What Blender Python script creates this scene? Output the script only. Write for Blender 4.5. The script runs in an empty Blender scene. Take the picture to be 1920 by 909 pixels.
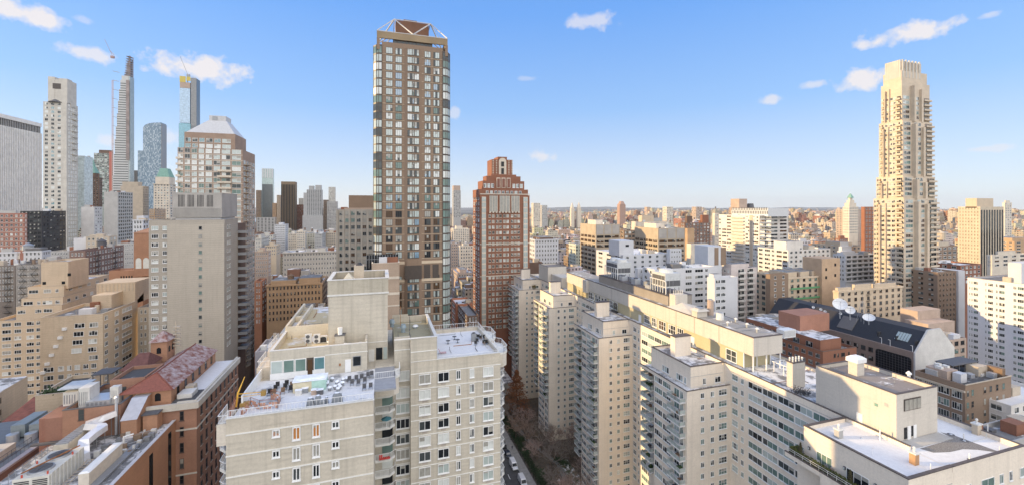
import bpy, math, random
from mathutils import Vector, Matrix
R = math.radians
random.seed(7)
SC = bpy.context.scene
COL = SC.collection
# ---------------------------------------------------------------- camera, sky, sun, exposure
TH = R(17.4); CS, SN = math.cos(TH), math.sin(TH)
F, CX, HY, CAMZ = 784.0, 960.0, 388.0, 100.0      # focal length and horizon of the photograph (1920 wide), eye height
cam = bpy.data.cameras.new('camera'); cam.sensor_width = 36; cam.lens = F/1920*36
cam.shift_y = -(454.5-HY)/1920; cam.clip_start = 1; cam.clip_end = 60000
co = bpy.data.objects.new('camera', cam); COL.objects.link(co)
co.location = (0, 0, CAMZ); co.rotation_euler = (R(90), 0, -TH)
SC.camera = co
SUN_EL, SUN_W = 12.5, 17.0                           # degrees above the horizon, degrees west of the grid's south
to_sun = Vector((-math.cos(R(SUN_W))*math.cos(R(SUN_EL)), math.sin(R(SUN_W))*math.cos(R(SUN_EL)), math.sin(R(SUN_EL))))
sl = bpy.data.lights.new('sun', 'SUN'); sl.energy = 5.0; sl.angle = R(0.5); sl.color = (1.0, .71, .365)
so = bpy.data.objects.new('sun', sl); COL.objects.link(so)
so.rotation_euler = to_sun.to_track_quat('Z', 'Y').to_euler(); so.location = (-300, 100, 300)
SC.view_settings.view_transform = 'Standard'; SC.view_settings.look = 'None'
SC.view_settings.gamma = 1; SC.view_settings.use_curve_mapping = False
SC.view_settings.exposure = 0.35
SKY_STRENGTH = .13
cy = SC.cycles
cy.max_bounces = 6; cy.diffuse_bounces = 3; cy.glossy_bounces = 3; cy.transmission_bounces = 2; cy.volume_bounces = 0
cy.sample_clamp_indirect = 6; cy.use_denoising = True

W = bpy.data.worlds.new('World'); SC.world = W; W.use_nodes = True
nt = W.node_tree; nt.nodes.clear(); N = nt.nodes; LK = nt.links
def wn(t, **k):
    n = N.new(t)
    for a, v in k.items(): setattr(n, a, v)
    return n
def wmath(op, a, b=None, clamp=False):
    n = wn('ShaderNodeMath', operation=op, use_clamp=clamp)
    for i, v in enumerate((a, b)):
        if v is None: continue
        if isinstance(v, (int, float)): n.inputs[i].default_value = v
        else: LK.new(v, n.inputs[i])
    return n.outputs[0]
def wdot(a, v):
    n = wn('ShaderNodeVectorMath', operation='DOT_PRODUCT'); LK.new(a, n.inputs[0]); n.inputs[1].default_value = v
    return n.outputs['Value']
def wmix(f, a, b, blend='MIX'):
    n = wn('ShaderNodeMix', data_type='RGBA', blend_type=blend)
    for s, v in ((n.inputs[0], f), (n.inputs[6], a), (n.inputs[7], b)):
        if isinstance(v, (int, float)): s.default_value = v
        elif isinstance(v, tuple): s.default_value = (*v, 1)
        else: LK.new(v, s)
    return n.outputs[2]
def pixdir(px, py):
    t, v = (px-CX)/F, (HY-py)/F
    return Vector((SN+CS*t, CS-SN*t, v)).normalized()
tc = wn('ShaderNodeTexCoord'); D = tc.outputs['Generated']
sky = wn('ShaderNodeTexSky', sky_type='NISHITA', sun_disc=False, sun_elevation=R(SUN_EL), altitude=50, air_density=1.0, dust_density=.35, ozone_density=2.2)
sky.sun_rotation = math.atan2(to_sun.x, to_sun.y)
nz = wn('ShaderNodeTexNoise'); nz.inputs['Scale'].default_value = 34; nz.inputs['Detail'].default_value = 7; nz.inputs['Roughness'].default_value = .58
LK.new(D, nz.inputs['Vector'])
nval = wmath('MULTIPLY', wmath('SUBTRACT', nz.outputs['Fac'], .5), 2.5)
CLOUDS = [(52, 26, 70, 30, 1), (372, 128, 95, 32, 1), (175, 102, 52, 17, .8), (1112, 40, 60, 18, .65), (1700, 62, 78, 25, 1), (1612, 86, 28, 13, .9), (1614, 148, 52, 26, 1),
          (1525, 160, 26, 10, .6), (1446, 188, 24, 11, .7), (1018, 293, 32, 14, .7), (852, 213, 18, 16, .5), (318, 256, 30, 18, .5), (203, 265, 18, 16, .5), (988, 147, 26, 6, .3), (1855, 279, 50, 8, .45), (1855, 28, 20, 9, .5), (157, 37, 22, 9, .35), (945, 320, 40, 9, .25)]
tot = None
for px_, py_, w_, h_, a_ in CLOUDS:
    c_ = pixdir(px_, py_); r_ = c_.cross(Vector((0, 0, 1))).normalized(); u_ = r_.cross(c_).normalized()
    L_ = math.sqrt(1+((px_-CX)/F)**2+((HY-py_)/F)**2)
    sw, sh = w_/F/L_*.86, h_/F/L_*.95
    ax = wmath('DIVIDE', wdot(D, r_), sw); ay = wmath('DIVIDE', wdot(D, u_), sh)
    rr = wmath('ADD', wmath('MULTIPLY', ax, ax), wmath('MULTIPLY', ay, ay))
    m = wmath('SUBTRACT', 1.0, wmath('SQRT', rr))
    m = wmath('ADD', wmath('ADD', m, nval), -.06)
    m = wmath('MULTIPLY', wmath('MULTIPLY', m, 1.7, True), a_)
    m = wmath('MULTIPLY', m, wmath('GREATER_THAN', wdot(D, c_), 0))
    tot = m if tot is None else wmath('MAXIMUM', tot, m)
# bright cloud added over the eastern sky, behind the photographer, to fill camera-facing walls
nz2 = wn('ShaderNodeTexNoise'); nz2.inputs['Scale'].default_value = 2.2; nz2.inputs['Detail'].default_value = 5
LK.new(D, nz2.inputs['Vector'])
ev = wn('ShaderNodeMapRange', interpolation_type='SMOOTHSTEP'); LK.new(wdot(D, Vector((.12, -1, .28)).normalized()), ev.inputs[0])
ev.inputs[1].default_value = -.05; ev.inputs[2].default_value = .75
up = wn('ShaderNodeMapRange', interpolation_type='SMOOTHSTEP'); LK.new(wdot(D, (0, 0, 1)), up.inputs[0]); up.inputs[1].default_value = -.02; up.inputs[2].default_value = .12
east_fill = wmath('MULTIPLY', wmath('MULTIPLY', ev.outputs[0], up.outputs[0]), wmath('ADD', .45, wmath('MULTIPLY', nz2.outputs['Fac'], 1.0)))
EAST_FILL = 11.3
SKYMUL = (.78, 1.0, 1.32)
skyn = wmix(1.0, sky.outputs[0], SKYMUL, 'MULTIPLY')
rp = wn('ShaderNodeValToRGB'); LK.new(wdot(D, (0, 0, 1)), rp.inputs[0]); re = rp.color_ramp.elements     # clear winter air: pale at the horizon, blue above
while len(re) < 5: re.new(.5)
for e_, p_, c_ in zip(re, (0, .06, .22, .42, 1), ((5.7,5.9,6.2),(4.7,5.2,6.05),(2.35,3.85,6.3),(1.2,2.85,6.4),(.8,1.9,4.6))): e_.position = p_; e_.color = (*c_, 1)
skyc = wmix(.78, skyn, rp.outputs[0])
CLOUDC = (5.6, 5.3, 5.3)
c1 = wmix(wmath('MULTIPLY', tot, .92, True), skyc, CLOUDC)
vc = wn('ShaderNodeVectorMath', operation='SCALE'); vc.inputs[0].default_value = (EAST_FILL, EAST_FILL*.87, EAST_FILL*.67); LK.new(east_fill, vc.inputs['Scale'])
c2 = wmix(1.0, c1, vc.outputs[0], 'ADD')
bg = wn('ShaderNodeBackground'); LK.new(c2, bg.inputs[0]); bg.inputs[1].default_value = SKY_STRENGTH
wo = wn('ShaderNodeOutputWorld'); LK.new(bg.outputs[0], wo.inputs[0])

# ---------------------------------------------------------------- photograph <-> place
def ray(px): 
    t = (px-CX)/F
    return t*CS+SN, CS-t*SN
def XE(px, Y):  a, b = ray(px); return Y/b*a          # on a plane Y = const (faces the camera)
def YS(px, X):  a, b = ray(px); return X/a*b          # on a plane X = const
def dep(X, Y): return Y*CS+X*SN
def ZP(py, X, Y): return CAMZ-(py-HY)*dep(X, Y)/F
def GP(px, py, Z): d = F*(CAMZ-Z)/(py-HY); a, b = ray(px); return d*a, d*b
def PXY(X, Y, Z): d = dep(X, Y); return CX+F*(X*CS-Y*SN)/d, HY-F*(Z-CAMZ)/d
def AT(px, d): a, b = ray(px); return d*a, d*b

# ---------------------------------------------------------------- materials
MATS = {}
def nodes(name):
    m = bpy.data.materials.new(name); m.use_nodes = True
    return m, m.node_tree.nodes, m.node_tree.links, m.node_tree.nodes['Principled BSDF']
def plain(name, col, rough=.6, metal=0, emit=None, ior=None, var=.12, scale=1.5):
    if name in MATS: return MATS[name]
    m, n, l, b = nodes(name)
    b.inputs['Roughness'].default_value = rough; b.inputs['Metallic'].default_value = metal
    if ior: b.inputs['IOR'].default_value = ior
    if emit: b.inputs['Emission Color'].default_value = (*col, 1); b.inputs['Emission Strength'].default_value = emit
    if var:
        g = n.new('ShaderNodeNewGeometry'); z = n.new('ShaderNodeTexNoise'); z.inputs['Scale'].default_value = scale; z.inputs['Detail'].default_value = 4
        l.new(g.outputs['Position'], z.inputs['Vector'])
        r = n.new('ShaderNodeValToRGB'); l.new(z.outputs['Fac'], r.inputs[0])
        r.color_ramp.elements[0].position = .25; r.color_ramp.elements[1].position = .75
        r.color_ramp.elements[0].color = (*[c*(1-var) for c in col], 1); r.color_ramp.elements[1].color = (*[min(1, c*(1+var)) for c in col], 1)
        l.new(r.outputs[0], b.inputs['Base Color'])
    else: b.inputs['Base Color'].default_value = (*col, 1)
    MATS[name] = m; return m
def wall(name, col, stain=.25, course=0.0, patch=.12, rough=.85, dark=None, sc=1.0):
    """masonry: fine mottling, patched repairs, vertical rain streaks, optional brick courses"""
    if name in MATS: return MATS[name]
    m, n, l, b = nodes(name); b.inputs['Roughness'].default_value = rough
    dark = dark or tuple(c*.62 for c in col)
    g = n.new('ShaderNodeNewGeometry')
    def noise(s, det, vec=None, rg=.6):
        z = n.new('ShaderNodeTexNoise'); z.inputs['Scale'].default_value = s; z.inputs['Detail'].default_value = det; z.inputs['Roughness'].default_value = rg
        l.new(vec or g.outputs['Position'], z.inputs['Vector']); return z.outputs['Fac']
    def mp(v, s):
        k = n.new('ShaderNodeVectorMath'); k.operation = 'MULTIPLY'; k.inputs[1].default_value = s; l.new(v, k.inputs[0]); return k.outputs[0]
    def ramp(v, a, c):
        k = n.new('ShaderNodeMapRange'); k.inputs[1].default_value = a; k.inputs[2].default_value = c; l.new(v, k.inputs[0]); return k.outputs[0]
    def mix(f, a, c):
        k = n.new('ShaderNodeMix'); k.data_type = 'RGBA'
        for s, v in ((k.inputs[0], f), (k.inputs[6], a), (k.inputs[7], c)):
            if isinstance(v, tuple): s.default_value = (*v, 1)
            elif isinstance(v, float): s.default_value = v
            else: l.new(v, s)
        return k.outputs[2]
    def mul(a, k_):
        k = n.new('ShaderNodeMath'); k.operation = 'MULTIPLY'; l.new(a, k.inputs[0])
        if isinstance(k_, float): k.inputs[1].default_value = k_
        else: l.new(k_, k.inputs[1])
        return k.outputs[0]
    lite = tuple(min(.9, c*(1+patch*1.7)) for c in col)
    c = mix(ramp(noise(.22*sc, 3), .35, .65), col, lite)
    c = mix(mul(ramp(noise(3.2*sc, 5), .42, .8), .55), c, tuple(x*.80 for x in col))
    streak = mul(ramp(noise(1.0*sc, 3, mp(g.outputs['Position'], (1.3, 1.3, .05))), .50, .78), stain*1.4)
    c = mix(streak, c, dark)
    scuff = mul(ramp(noise(1.0*sc, 6, mp(g.outputs['Position'], (.22, .22, 2.2)), .72), .54, .74), stain*1.3)
    c = mix(scuff, c, dark)
    if course:
        wv = n.new('ShaderNodeTexWave'); wv.wave_type = 'BANDS'; wv.bands_direction = 'Z'; wv.inputs['Scale'].default_value = .42; wv.inputs['Distortion'].default_value = 2.5
        l.new(g.outputs['Position'], wv.inputs['Vector'])
        c = mix(mul(wv.outputs['Fac'], course), c, dark)
    l.new(c, b.inputs['Base Color']); MATS[name] = m; return m
def snowy(name, col, amount=.5, scale=.25, snow=(.80, .80, .80), soft=.05):
    if name in MATS: return MATS[name]
    m, n, l, b = nodes(name); b.inputs['Roughness'].default_value = .8
    g = n.new('ShaderNodeNewGeometry')
    z = n.new('ShaderNodeTexNoise'); z.inputs['Scale'].default_value = scale; z.inputs['Detail'].default_value = 9; z.inputs['Roughness'].default_value = .68; l.new(g.outputs['Position'], z.inputs['Vector'])
    r = n.new('ShaderNodeValToRGB'); e = r.color_ramp.elements
    p = .72-amount*.44
    e[0].position = p-soft; e[1].position = p+soft; e[0].color = (*col, 1); e[1].color = (*snow, 1)
    l.new(z.outputs['Fac'], r.inputs[0])
    z2 = n.new('ShaderNodeTexNoise'); z2.inputs['Scale'].default_value = 1.7; z2.inputs['Detail'].default_value = 5; l.new(g.outputs['Position'], z2.inputs['Vector'])
    k = n.new('ShaderNodeMix'); k.data_type = 'RGBA'; k.blend_type = 'MULTIPLY'; k.inputs[0].default_value = .35
    l.new(r.outputs[0], k.inputs[6]); l.new(z2.outputs['Color'], k.inputs[7])
    hsv = n.new('ShaderNodeHueSaturation'); hsv.inputs['Saturation'].default_value = 0; l.new(z2.outputs['Color'], hsv.inputs['Color'])
    l.new(hsv.outputs[0], k.inputs[7]); l.new(k.outputs[2], b.inputs['Base Color'])
    MATS[name] = m; return m
def far_facade():
    """painted-size windows for the far city: wall colour from the face colour, window grid by place"""
    m, n, l, b = nodes('far_facade')
    at = n.new('ShaderNodeAttribute'); at.attribute_name = 'wallcol'
    g = n.new('ShaderNodeNewGeometry'); sp = n.new('ShaderNodeSeparateXYZ'); l.new(g.outputs['Position'], sp.inputs[0])
    sn = n.new('ShaderNodeSeparateXYZ'); l.new(g.outputs['Normal'], sn.inputs[0])
    def M(op, a, c=None, d=None):
        k = n.new('ShaderNodeMath'); k.operation = op
        for i, v in enumerate((a, c, d)):
            if v is None: continue
            if isinstance(v, (int, float)): k.inputs[i].default_value = v
            else: l.new(v, k.inputs[i])
        return k.outputs[0]
    isy = M('GREATER_THAN', M('ABSOLUTE', sn.outputs[1]), .5)
    u = M('ADD', M('MULTIPLY', isy, sp.outputs[0]), M('MULTIPLY', M('SUBTRACT', 1.0, isy), sp.outputs[1]))
    up = M('GREATER_THAN', M('ABSOLUTE', sn.outputs[2]), .5)
    uu, zz = M('DIVIDE', u, at.outputs['Alpha']), M('DIVIDE', sp.outputs[2], 3.15)
    fu, fz = M('FRACT', uu), M('FRACT', zz)
    inu = M('MULTIPLY', M('GREATER_THAN', fu, .28), M('LESS_THAN', fu, .72))
    inz = M('MULTIPLY', M('GREATER_THAN', fz, .28), M('LESS_THAN', fz, .78))
    w = M('MULTIPLY', M('MULTIPLY', inu, inz), M('SUBTRACT', 1.0, up))
    cb = n.new('ShaderNodeCombineXYZ'); l.new(M('FLOOR', uu), cb.inputs[0]); l.new(M('FLOOR', zz), cb.inputs[1]); l.new(isy, cb.inputs[2])
    wh = n.new('ShaderNodeTexWhiteNoise'); l.new(cb.outputs[0], wh.inputs['Vector'])
    r = n.new('ShaderNodeValToRGB'); l.new(wh.outputs['Value'], r.inputs[0])
    r.color_ramp.elements[0].color = (.035, .04, .045, 1); r.color_ramp.elements[1].color = (.33, .33, .31, 1); r.color_ramp.elements[0].position = .45
    z = n.new('ShaderNodeTexNoise'); z.inputs['Scale'].default_value = .12; z.inputs['Detail'].default_value = 4; l.new(g.outputs['Position'], z.inputs['Vector'])
    rr = n.new('ShaderNodeValToRGB'); l.new(z.outputs['Fac'], rr.inputs[0]); e = rr.color_ramp.elements
    e[0].position = .47; e[1].position = .56; e[0].color = (.16, .15, .14, 1); e[1].color = (.6, .6, .6, 1)
    def mix(f, a, c):
        k = n.new('ShaderNodeMix'); k.data_type = 'RGBA'; l.new(f, k.inputs[0]); l.new(a, k.inputs[6]); l.new(c, k.inputs[7]); return k.outputs[2]
    c = mix(w, at.outputs['Color'], r.outputs[0]); c = mix(up, c, rr.outputs[0])
    l.new(c, b.inputs['Base Color'])
    l.new(M('SUBTRACT', .85, M('MULTIPLY', w, .6)), b.inputs['Roughness'])
    MATS['far_facade'] = m; return m
def glass(name, col, rough=.06, ior=1.9, var=.3):
    return plain(name, col, rough, 0, None, ior, var, .35)
G_DARK = glass('glass_dark', (.018,.021,.024), .06, 1.33); G_MID = glass('glass_grey', (.065,.075,.075), .06, 1.42); G_GREEN = glass('glass_green', (.14,.21,.185), .08, 1.5)
G_BLIND = plain('glass_blind', (.62, .64, .6), .25, 0, None, 1.7, .08); G_CURT = plain('glass_curtain', (.32, .31, .27), .3, 0, None, 1.7, .2)
G_BROWN = glass('glass_brown', (.085, .05, .028), .06, 1.42); G_TEAL = glass('glass_teal', (.10, .21, .23), .05, 2.0); G_BLUE = glass('glass_blue', (.14, .24, .32), .05, 2.3)
G_LIT = plain('window_lit', (.40, .17, .045), .4, 0, .14, None, 0); G_SKY = glass('glass_pale', (.40, .46, .43), .12, 1.9, .12)  # pale panes carry the reflected sky in their base colour
WHITE = plain('white_paint', (.74, .74, .72), .5, var=.06); OFFW = plain('off_white', (.62, .61, .57), .6, var=.1); BLACKM = plain('black_metal', (.03, .03, .032), .5, var=.2)
GREYM = plain('grey_metal', (.30, .31, .32), .45, .3); DGREY = plain('dark_grey', (.10, .10, .105), .7); STEEL = plain('bright_metal', (.62, .64, .66), .35, .6, var=.08)
BRONZE = plain('bronze_frame', (.07, .055, .045), .5, var=.15); COPING = plain('brown_coping', (.10, .08, .07), .6, var=.2); WOOD = plain('weathered_wood', (.20, .13, .08), .8, var=.3, scale=4)
COPPER = plain('green_copper', (.20, .36, .29), .7, var=.2, scale=.6); RUST = plain('rust', (.30, .13, .05), .8, var=.4, scale=3); ORANGE = plain('orange_mesh', (.50,.26,.17), .6, var=.25, scale=2)
YELLOW = plain('crane_yellow', (.68, .38, .05), .5, var=.15)
SNOW = snowy('snow_roof', (.30, .30, .29), .92, .16); SNOWP = snowy('snow_patchy', (.25, .245, .24), .55, .35); ROOFG = snowy('roof_grey', (.24, .235, .225), .22, .3); ROOFD = snowy('roof_dark', (.09, .09, .09), .12, .3)
ROOFB = snowy('roof_brown', (.16, .13, .10), .1, .4)
MIX_WHITE = (G_BLIND, G_SKY, G_DARK, G_MID, G_GREEN); MIX_STD = (G_DARK, G_DARK, G_MID, G_MID, G_BLIND, G_CURT); MIX_GREEN = (G_GREEN, G_GREEN, G_DARK, G_MID, G_SKY); MIX_DARK = (G_DARK, G_DARK, G_MID)
MIX_PALE = (G_BLIND, G_BLIND, G_SKY, G_SKY, G_MID, G_TEAL); MIX_OFF = (G_DARK, G_MID, G_BROWN)

# ---------------------------------------------------------------- mesh and object helpers
ORG = {}
class MB:
    def __init__(s): s.v, s.f, s.m = [], [], []
    def add(s, vs, fs, m=0):
        o = len(s.v); s.v += [tuple(v) for v in vs]; s.f += [tuple(i+o for i in f) for f in fs]; s.m += [m]*len(fs)
    def box(s, x0, x1, y0, y1, z0, z1, m=0, top=None, skip_bottom=False):
        if x1 < x0: x0, x1 = x1, x0
        if y1 < y0: y0, y1 = y1, y0
        vs = [(x0,y0,z0),(x1,y0,z0),(x1,y1,z0),(x0,y1,z0),(x0,y0,z1),(x1,y0,z1),(x1,y1,z1),(x0,y1,z1)]
        fs = [(0,1,5,4),(1,2,6,5),(2,3,7,6),(3,0,4,7)]
        s.add(vs, fs, m); s.add(vs, [(4,5,6,7)], m if top is None else top)
        if not skip_bottom: s.add(vs, [(3,2,1,0)], m)
        return s
    def prism(s, pts, z0, z1, m=0, top=None):
        n = len(pts); a = sum(pts[i][0]*pts[(i+1)%n][1]-pts[(i+1)%n][0]*pts[i][1] for i in range(n))
        if a < 0: pts = pts[::-1]
        vs = [(x,y,z0) for x,y in pts]+[(x,y,z1) for x,y in pts]
        s.add(vs, [(i,(i+1)%n,n+(i+1)%n,n+i) for i in range(n)], m)
        s.add(vs, [tuple(range(n,2*n))], m if top is None else top); s.add(vs, [tuple(range(n-1,-1,-1))], m)
        return s
    def frus(s, x0,x1,y0,y1,z0, a0,a1,b0,b1,z1, m=0):
        vs = [(x0,y0,z0),(x1,y0,z0),(x1,y1,z0),(x0,y1,z0),(a0,b0,z1),(a1,b0,z1),(a1,b1,z1),(a0,b1,z1)]
        s.add(vs, [(0,1,5,4),(1,2,6,5),(2,3,7,6),(3,0,4,7),(4,5,6,7),(3,2,1,0)], m); return s
    def cyl(s, x, y, z0, z1, r, r2=None, n=12, m=0):
        r2 = r if r2 is None else r2
        vs = [(x+r*math.cos(2*math.pi*i/n), y+r*math.sin(2*math.pi*i/n), z0) for i in range(n)]
        if r2 < 1e-4:
            vs.append((x,y,z1)); s.add(vs, [(i,(i+1)%n,n) for i in range(n)]+[tuple(range(n-1,-1,-1))], m)
        else:
            vs += [(x+r2*math.cos(2*math.pi*i/n), y+r2*math.sin(2*math.pi*i/n), z1) for i in range(n)]
            s.add(vs, [(i,(i+1)%n,n+(i+1)%n,n+i) for i in range(n)]+[tuple(range(n,2*n)), tuple(range(n-1,-1,-1))], m)
        return s
    def bar(s, p, q, r=.05, n=4, m=0, r2=None):
        p, q = Vector(p), Vector(q); d = q-p
        if d.length < 1e-5: return s
        a = d.cross(Vector((0,0,1)))
        a = Vector((1,0,0)) if a.length < 1e-4 else a.normalized()
        b = d.normalized().cross(a); r2 = r if r2 is None else r2
        vs = []
        for c, rr in ((p, r), (q, r2)):
            for i in range(n):
                t = 2*math.pi*(i+.5)/n; vs.append(c+a*rr*math.cos(t)+b*rr*math.sin(t))
        s.add(vs, [(i,(i+1)%n,n+(i+1)%n,n+i) for i in range(n)]+[tuple(range(n-1,-1,-1)), tuple(range(n,2*n))], m); return s
    def ball(s, x, y, z, rx, ry, rz, n=8, k=5, m=0, jit=0):
        vs = [(x,y,z-rz)]
        for j in range(1, k):
            ph = -math.pi/2+math.pi*j/k
            for i in range(n):
                t = 2*math.pi*i/n; q = 1+random.uniform(-jit, jit)
                vs.append((x+rx*q*math.cos(ph)*math.cos(t), y+ry*q*math.cos(ph)*math.sin(t), z+rz*q*math.sin(ph)))
        vs.append((x,y,z+rz)); fs = [(0, 1+(i+1)%n, 1+i) for i in range(n)]
        for j in range(k-2):
            for i in range(n):
                a = 1+j*n+i; b = 1+j*n+(i+1)%n; fs.append((a,b,b+n,a+n))
        t = len(vs)-1; o = 1+(k-2)*n; fs += [(o+i, o+(i+1)%n, t) for i in range(n)]
        s.add(vs, fs, m); return s
    def mesh(s, name, mats, org=(0,0,0)):
        me = bpy.data.meshes.new(name); ox, oy, oz = org
        me.from_pydata([(x-ox,y-oy,z-oz) for x,y,z in s.v], [], s.f)
        for m in mats: me.materials.append(m)
        if len(mats) > 1: me.polygons.foreach_set('material_index', s.m)
        me.update(); return me
    def build(s, name, mats, parent=None, org=None, kind=None):
        if not isinstance(mats, (list, tuple)): mats = [mats]
        if org is None:
            if parent is not None: org = ORG[parent.name]
            else:
                xs = [v[0] for v in s.v]; ys = [v[1] for v in s.v]; org = ((min(xs)+max(xs))/2, (min(ys)+max(ys))/2, min(v[2] for v in s.v))
        o = bpy.data.objects.new(name, s.mesh(name, mats, org)); COL.objects.link(o); ORG[o.name] = tuple(org)
        if parent is not None:
            o.parent = parent; po = ORG[parent.name]; o.location = (org[0]-po[0], org[1]-po[1], org[2]-po[2])
        else: o.location = org
        if kind: o['kind'] = kind
        return o
LABELS = {}
def tag(o, label, cat, group=None):
    o['label'] = label; o['category'] = cat
    if group: o['group'] = group
    return o
def thing(name, label, cat, loc, group=None):
    o = bpy.data.objects.new(name, None); COL.objects.link(o); o.location = loc; ORG[o.name] = tuple(loc); o.empty_display_size = 1
    return tag(o, label, cat, group)

# windows: a mesh looking along -Y, origin at the middle of its bottom edge
WMESH = {}; WR = random.Random(99)
ROT = {'E': 0, 'S': -math.pi/2, 'N': math.pi/2}
def wbuild(w, h, nx, ny, fw, out):
    fr, pn = MB(), MB(); a = w/2
    fr.box(-a, -a+fw, -out, .0, 0, h); fr.box(a-fw, a, -out, .0, 0, h)
    fr.box(-a+fw, a-fw, -out, 0, 0, fw); fr.box(-a+fw, a-fw, -out, 0, h-fw, h)
    if fw > .03: fr.box(-a-.06, a+.06, -out-.1, 0, -.1, -.003)
    for i in range(1, nx): x = -a+w*i/nx; fr.box(x-fw*.4, x+fw*.4, -out*.8, 0, fw, h-fw)
    for j in range(1, ny): z = h*j/ny; fr.box(-a+fw, a-fw, -out*.75, 0, z-fw*.3, z+fw*.3)
    y = -min(.025, out*.35)
    for i in range(nx):     # each light: glass or its neighbour tint, some with a part-drawn blind
        x0, x1 = -a+fw*.5+(w-fw)*i/nx, -a+fw*.5+(w-fw)*(i+1)/nx; zm = h-fw*.5-(h-fw)*(WR.uniform(.2,.8) if WR.random() < .3 else 0)
        pn.add([(x0,y,fw*.5),(x1,y,fw*.5),(x1,y,zm),(x0,y,zm)], [(0,1,2,3)], 1 if WR.random() < .13 else 0)
        if zm < h-fw*.6: pn.add([(x0,y,zm),(x1,y,zm),(x1,y,h-fw*.5),(x0,y,h-fw*.5)], [(0,1,2,3)], 2)
    return fr, pn
def wmesh(w, h, nx, ny, fw, out, fm):
    k = (round(w,2), round(h,2), nx, ny, fw, out, fm.name, WR.randrange(5))
    if k not in WMESH:
        fr, pn = wbuild(k[0], k[1], nx, ny, fw, out)
        both = MB(); both.add(fr.v, fr.f, 0); [both.add(pn.v, [f_], m_+1) for f_, m_ in zip(pn.f, pn.m)]
        WMESH[k] = (fr.mesh('window', [fm]), pn.mesh('pane', [G_DARK, G_MID, G_CURT]), both.mesh('window', [fm, G_DARK, G_MID, G_CURT]), both)
    return WMESH[k]
def place(face, plane, u, z): return (u, plane, z) if face == 'E' else (plane, u, z)
def seen(p, m=70):
    x, y, z = p
    if dep(x, y) < 5: return False
    a, b = PXY(x, y, z); return -m < a < 1920+m and -m < b < 909+m
def facade(root, face, plane, cols, zs, h, nx=2, ny=1, mix=MIX_STD, fm=WHITE, fw=.07, out=.06, near=False, ind=100, name='window', rng=None, skip=0.0):
    """windows at columns [(u0,u1)] x bottoms zs on one facade; the nearest become parts, the rest one part"""
    rng = rng or random
    todo = []
    for (u0, u1) in cols:
        u0, u1 = min(u0,u1), max(u0,u1)
        for z in zs:
            p = place(face, plane, (u0+u1)/2, z)
            if seen(p) and rng.random() >= skip: todo.append((dep(p[0], p[1]), p, u1-u0))
    todo.sort(key=lambda a: a[0])
    used = root.get('nwin', 0); ro = ORG[root.name]; rest = {}
    for i, (d, p, w) in enumerate(todo):
        g = rng.choice(mix); mf, mp, mb, raw = wmesh(w, h, nx, ny, fw, out, fm)
        if used < ind:
            used += 1
            o = bpy.data.objects.new(name, mf if near else mb); COL.objects.link(o); o.parent = root
            o.location = (p[0]-ro[0], p[1]-ro[1], p[2]-ro[2]); o.rotation_euler = (0, 0, ROT[face])
            if near:
                q = bpy.data.objects.new('pane', mp); COL.objects.link(q); q.parent = o; t = q.material_slots[0]
            else: t = o.material_slots[1]
            t.link = 'OBJECT'; t.material = g
        else: rest.setdefault(0, []).append((p, raw, g))
    root['nwin'] = used
    if rest:
        mats, mbk = [fm, G_MID, G_CURT], MB(); c, s = math.cos(ROT[face]), math.sin(ROT[face])
        for p, raw, g in rest[0]:
            if g not in mats: mats.append(g)
            gi = mats.index(g); o = len(mbk.v)
            mbk.v += [(p[0]+x*c-y*s, p[1]+x*s+y*c, p[2]+z) for x,y,z in raw.v]
            mbk.f += [tuple(i+o for i in f) for f in raw.f]; mbk.m += [(0, gi, 1, 2)[k] for k in raw.m]
        mbk.build('windows', mats, root, kind='stuff')
def even(u0, u1, n, frac=.5, m=0.0):
    L = (u1-u0)-2*m*(1 if u1 > u0 else -1); b = L/n; s = u0+(u1-u0-L)/2
    return [(s+b*(i+.5-frac/2), s+b*(i+.5+frac/2)) for i in range(n)]
def levels(z0, z1, pitch, off=.9):
    """sills counted down from the roof z1 to z0"""
    r = []; z = z1-pitch+off-.3
    while z > z0: r.append(z); z -= pitch
    return r
FOOT = []      # (x0,x1,y0,y1) footprints taken;   VIS: (px0,px1,depth,lowest visible row)
VIS = []
# ---------------------------------------------------------------- ground, streets, park, river, hills
def sheet(name, x0, x1, y0, y1, z, mat, kind='structure', nx=1, ny=1):
    b = MB(); b.add([(x0,y0,z),(x1,y0,z),(x1,y1,z),(x0,y1,z)], [(0,1,2,3)]); return b.build(name, mat, None, (0,0,0), kind)
ASPH = plain('asphalt', (.065,.064,.064), .9, var=.25, scale=.6); SIDE = plain('pavement', (.27,.26,.24), .9, var=.2, scale=.8); EARTH = plain('garden_soil', (.115,.095,.07), .95, var=.4, scale=.5)
sheet('ground', -9000, 22000, -600, 40000, 0, plain('city_ground', (.08,.078,.075), .95, var=.25, scale=.03))
sheet('road', 40.6, 50.2, 20, 420, .004, ASPH)
m = MB(); m.box(50.2, 53.4, 20, 420, 0, .13); m.build('sidewalk', SIDE, None, (0,0,0), 'structure')
m = MB(); m.box(36.6, 40.6, 20, 420, 0, .13); m.build('sidewalk', SIDE, None, (0,0,0), 'structure')
m = MB(); m.box(50.0, 50.2, 20, 420, 0, .15); m.build('kerb', plain('kerb_stone', (.3,.3,.29), .8), None, (0,0,0), 'structure')
m = MB()
for y in range(30, 400, 9): m.add([(45.3,y,.008),(45.5,y,.008),(45.5,y+3,.008),(45.3,y+3,.008)], [(0,1,2,3)])
m.add([(42.8,20,.008),(42.92,20,.008),(42.92,420,.008),(42.8,420,.008)], [(0,1,2,3)])
m.build('road_markings', WHITE, None, (0,0,0), 'structure')
sheet('garden_ground', 53.6, 81, 30, 232, .02, EARTH)
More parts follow.
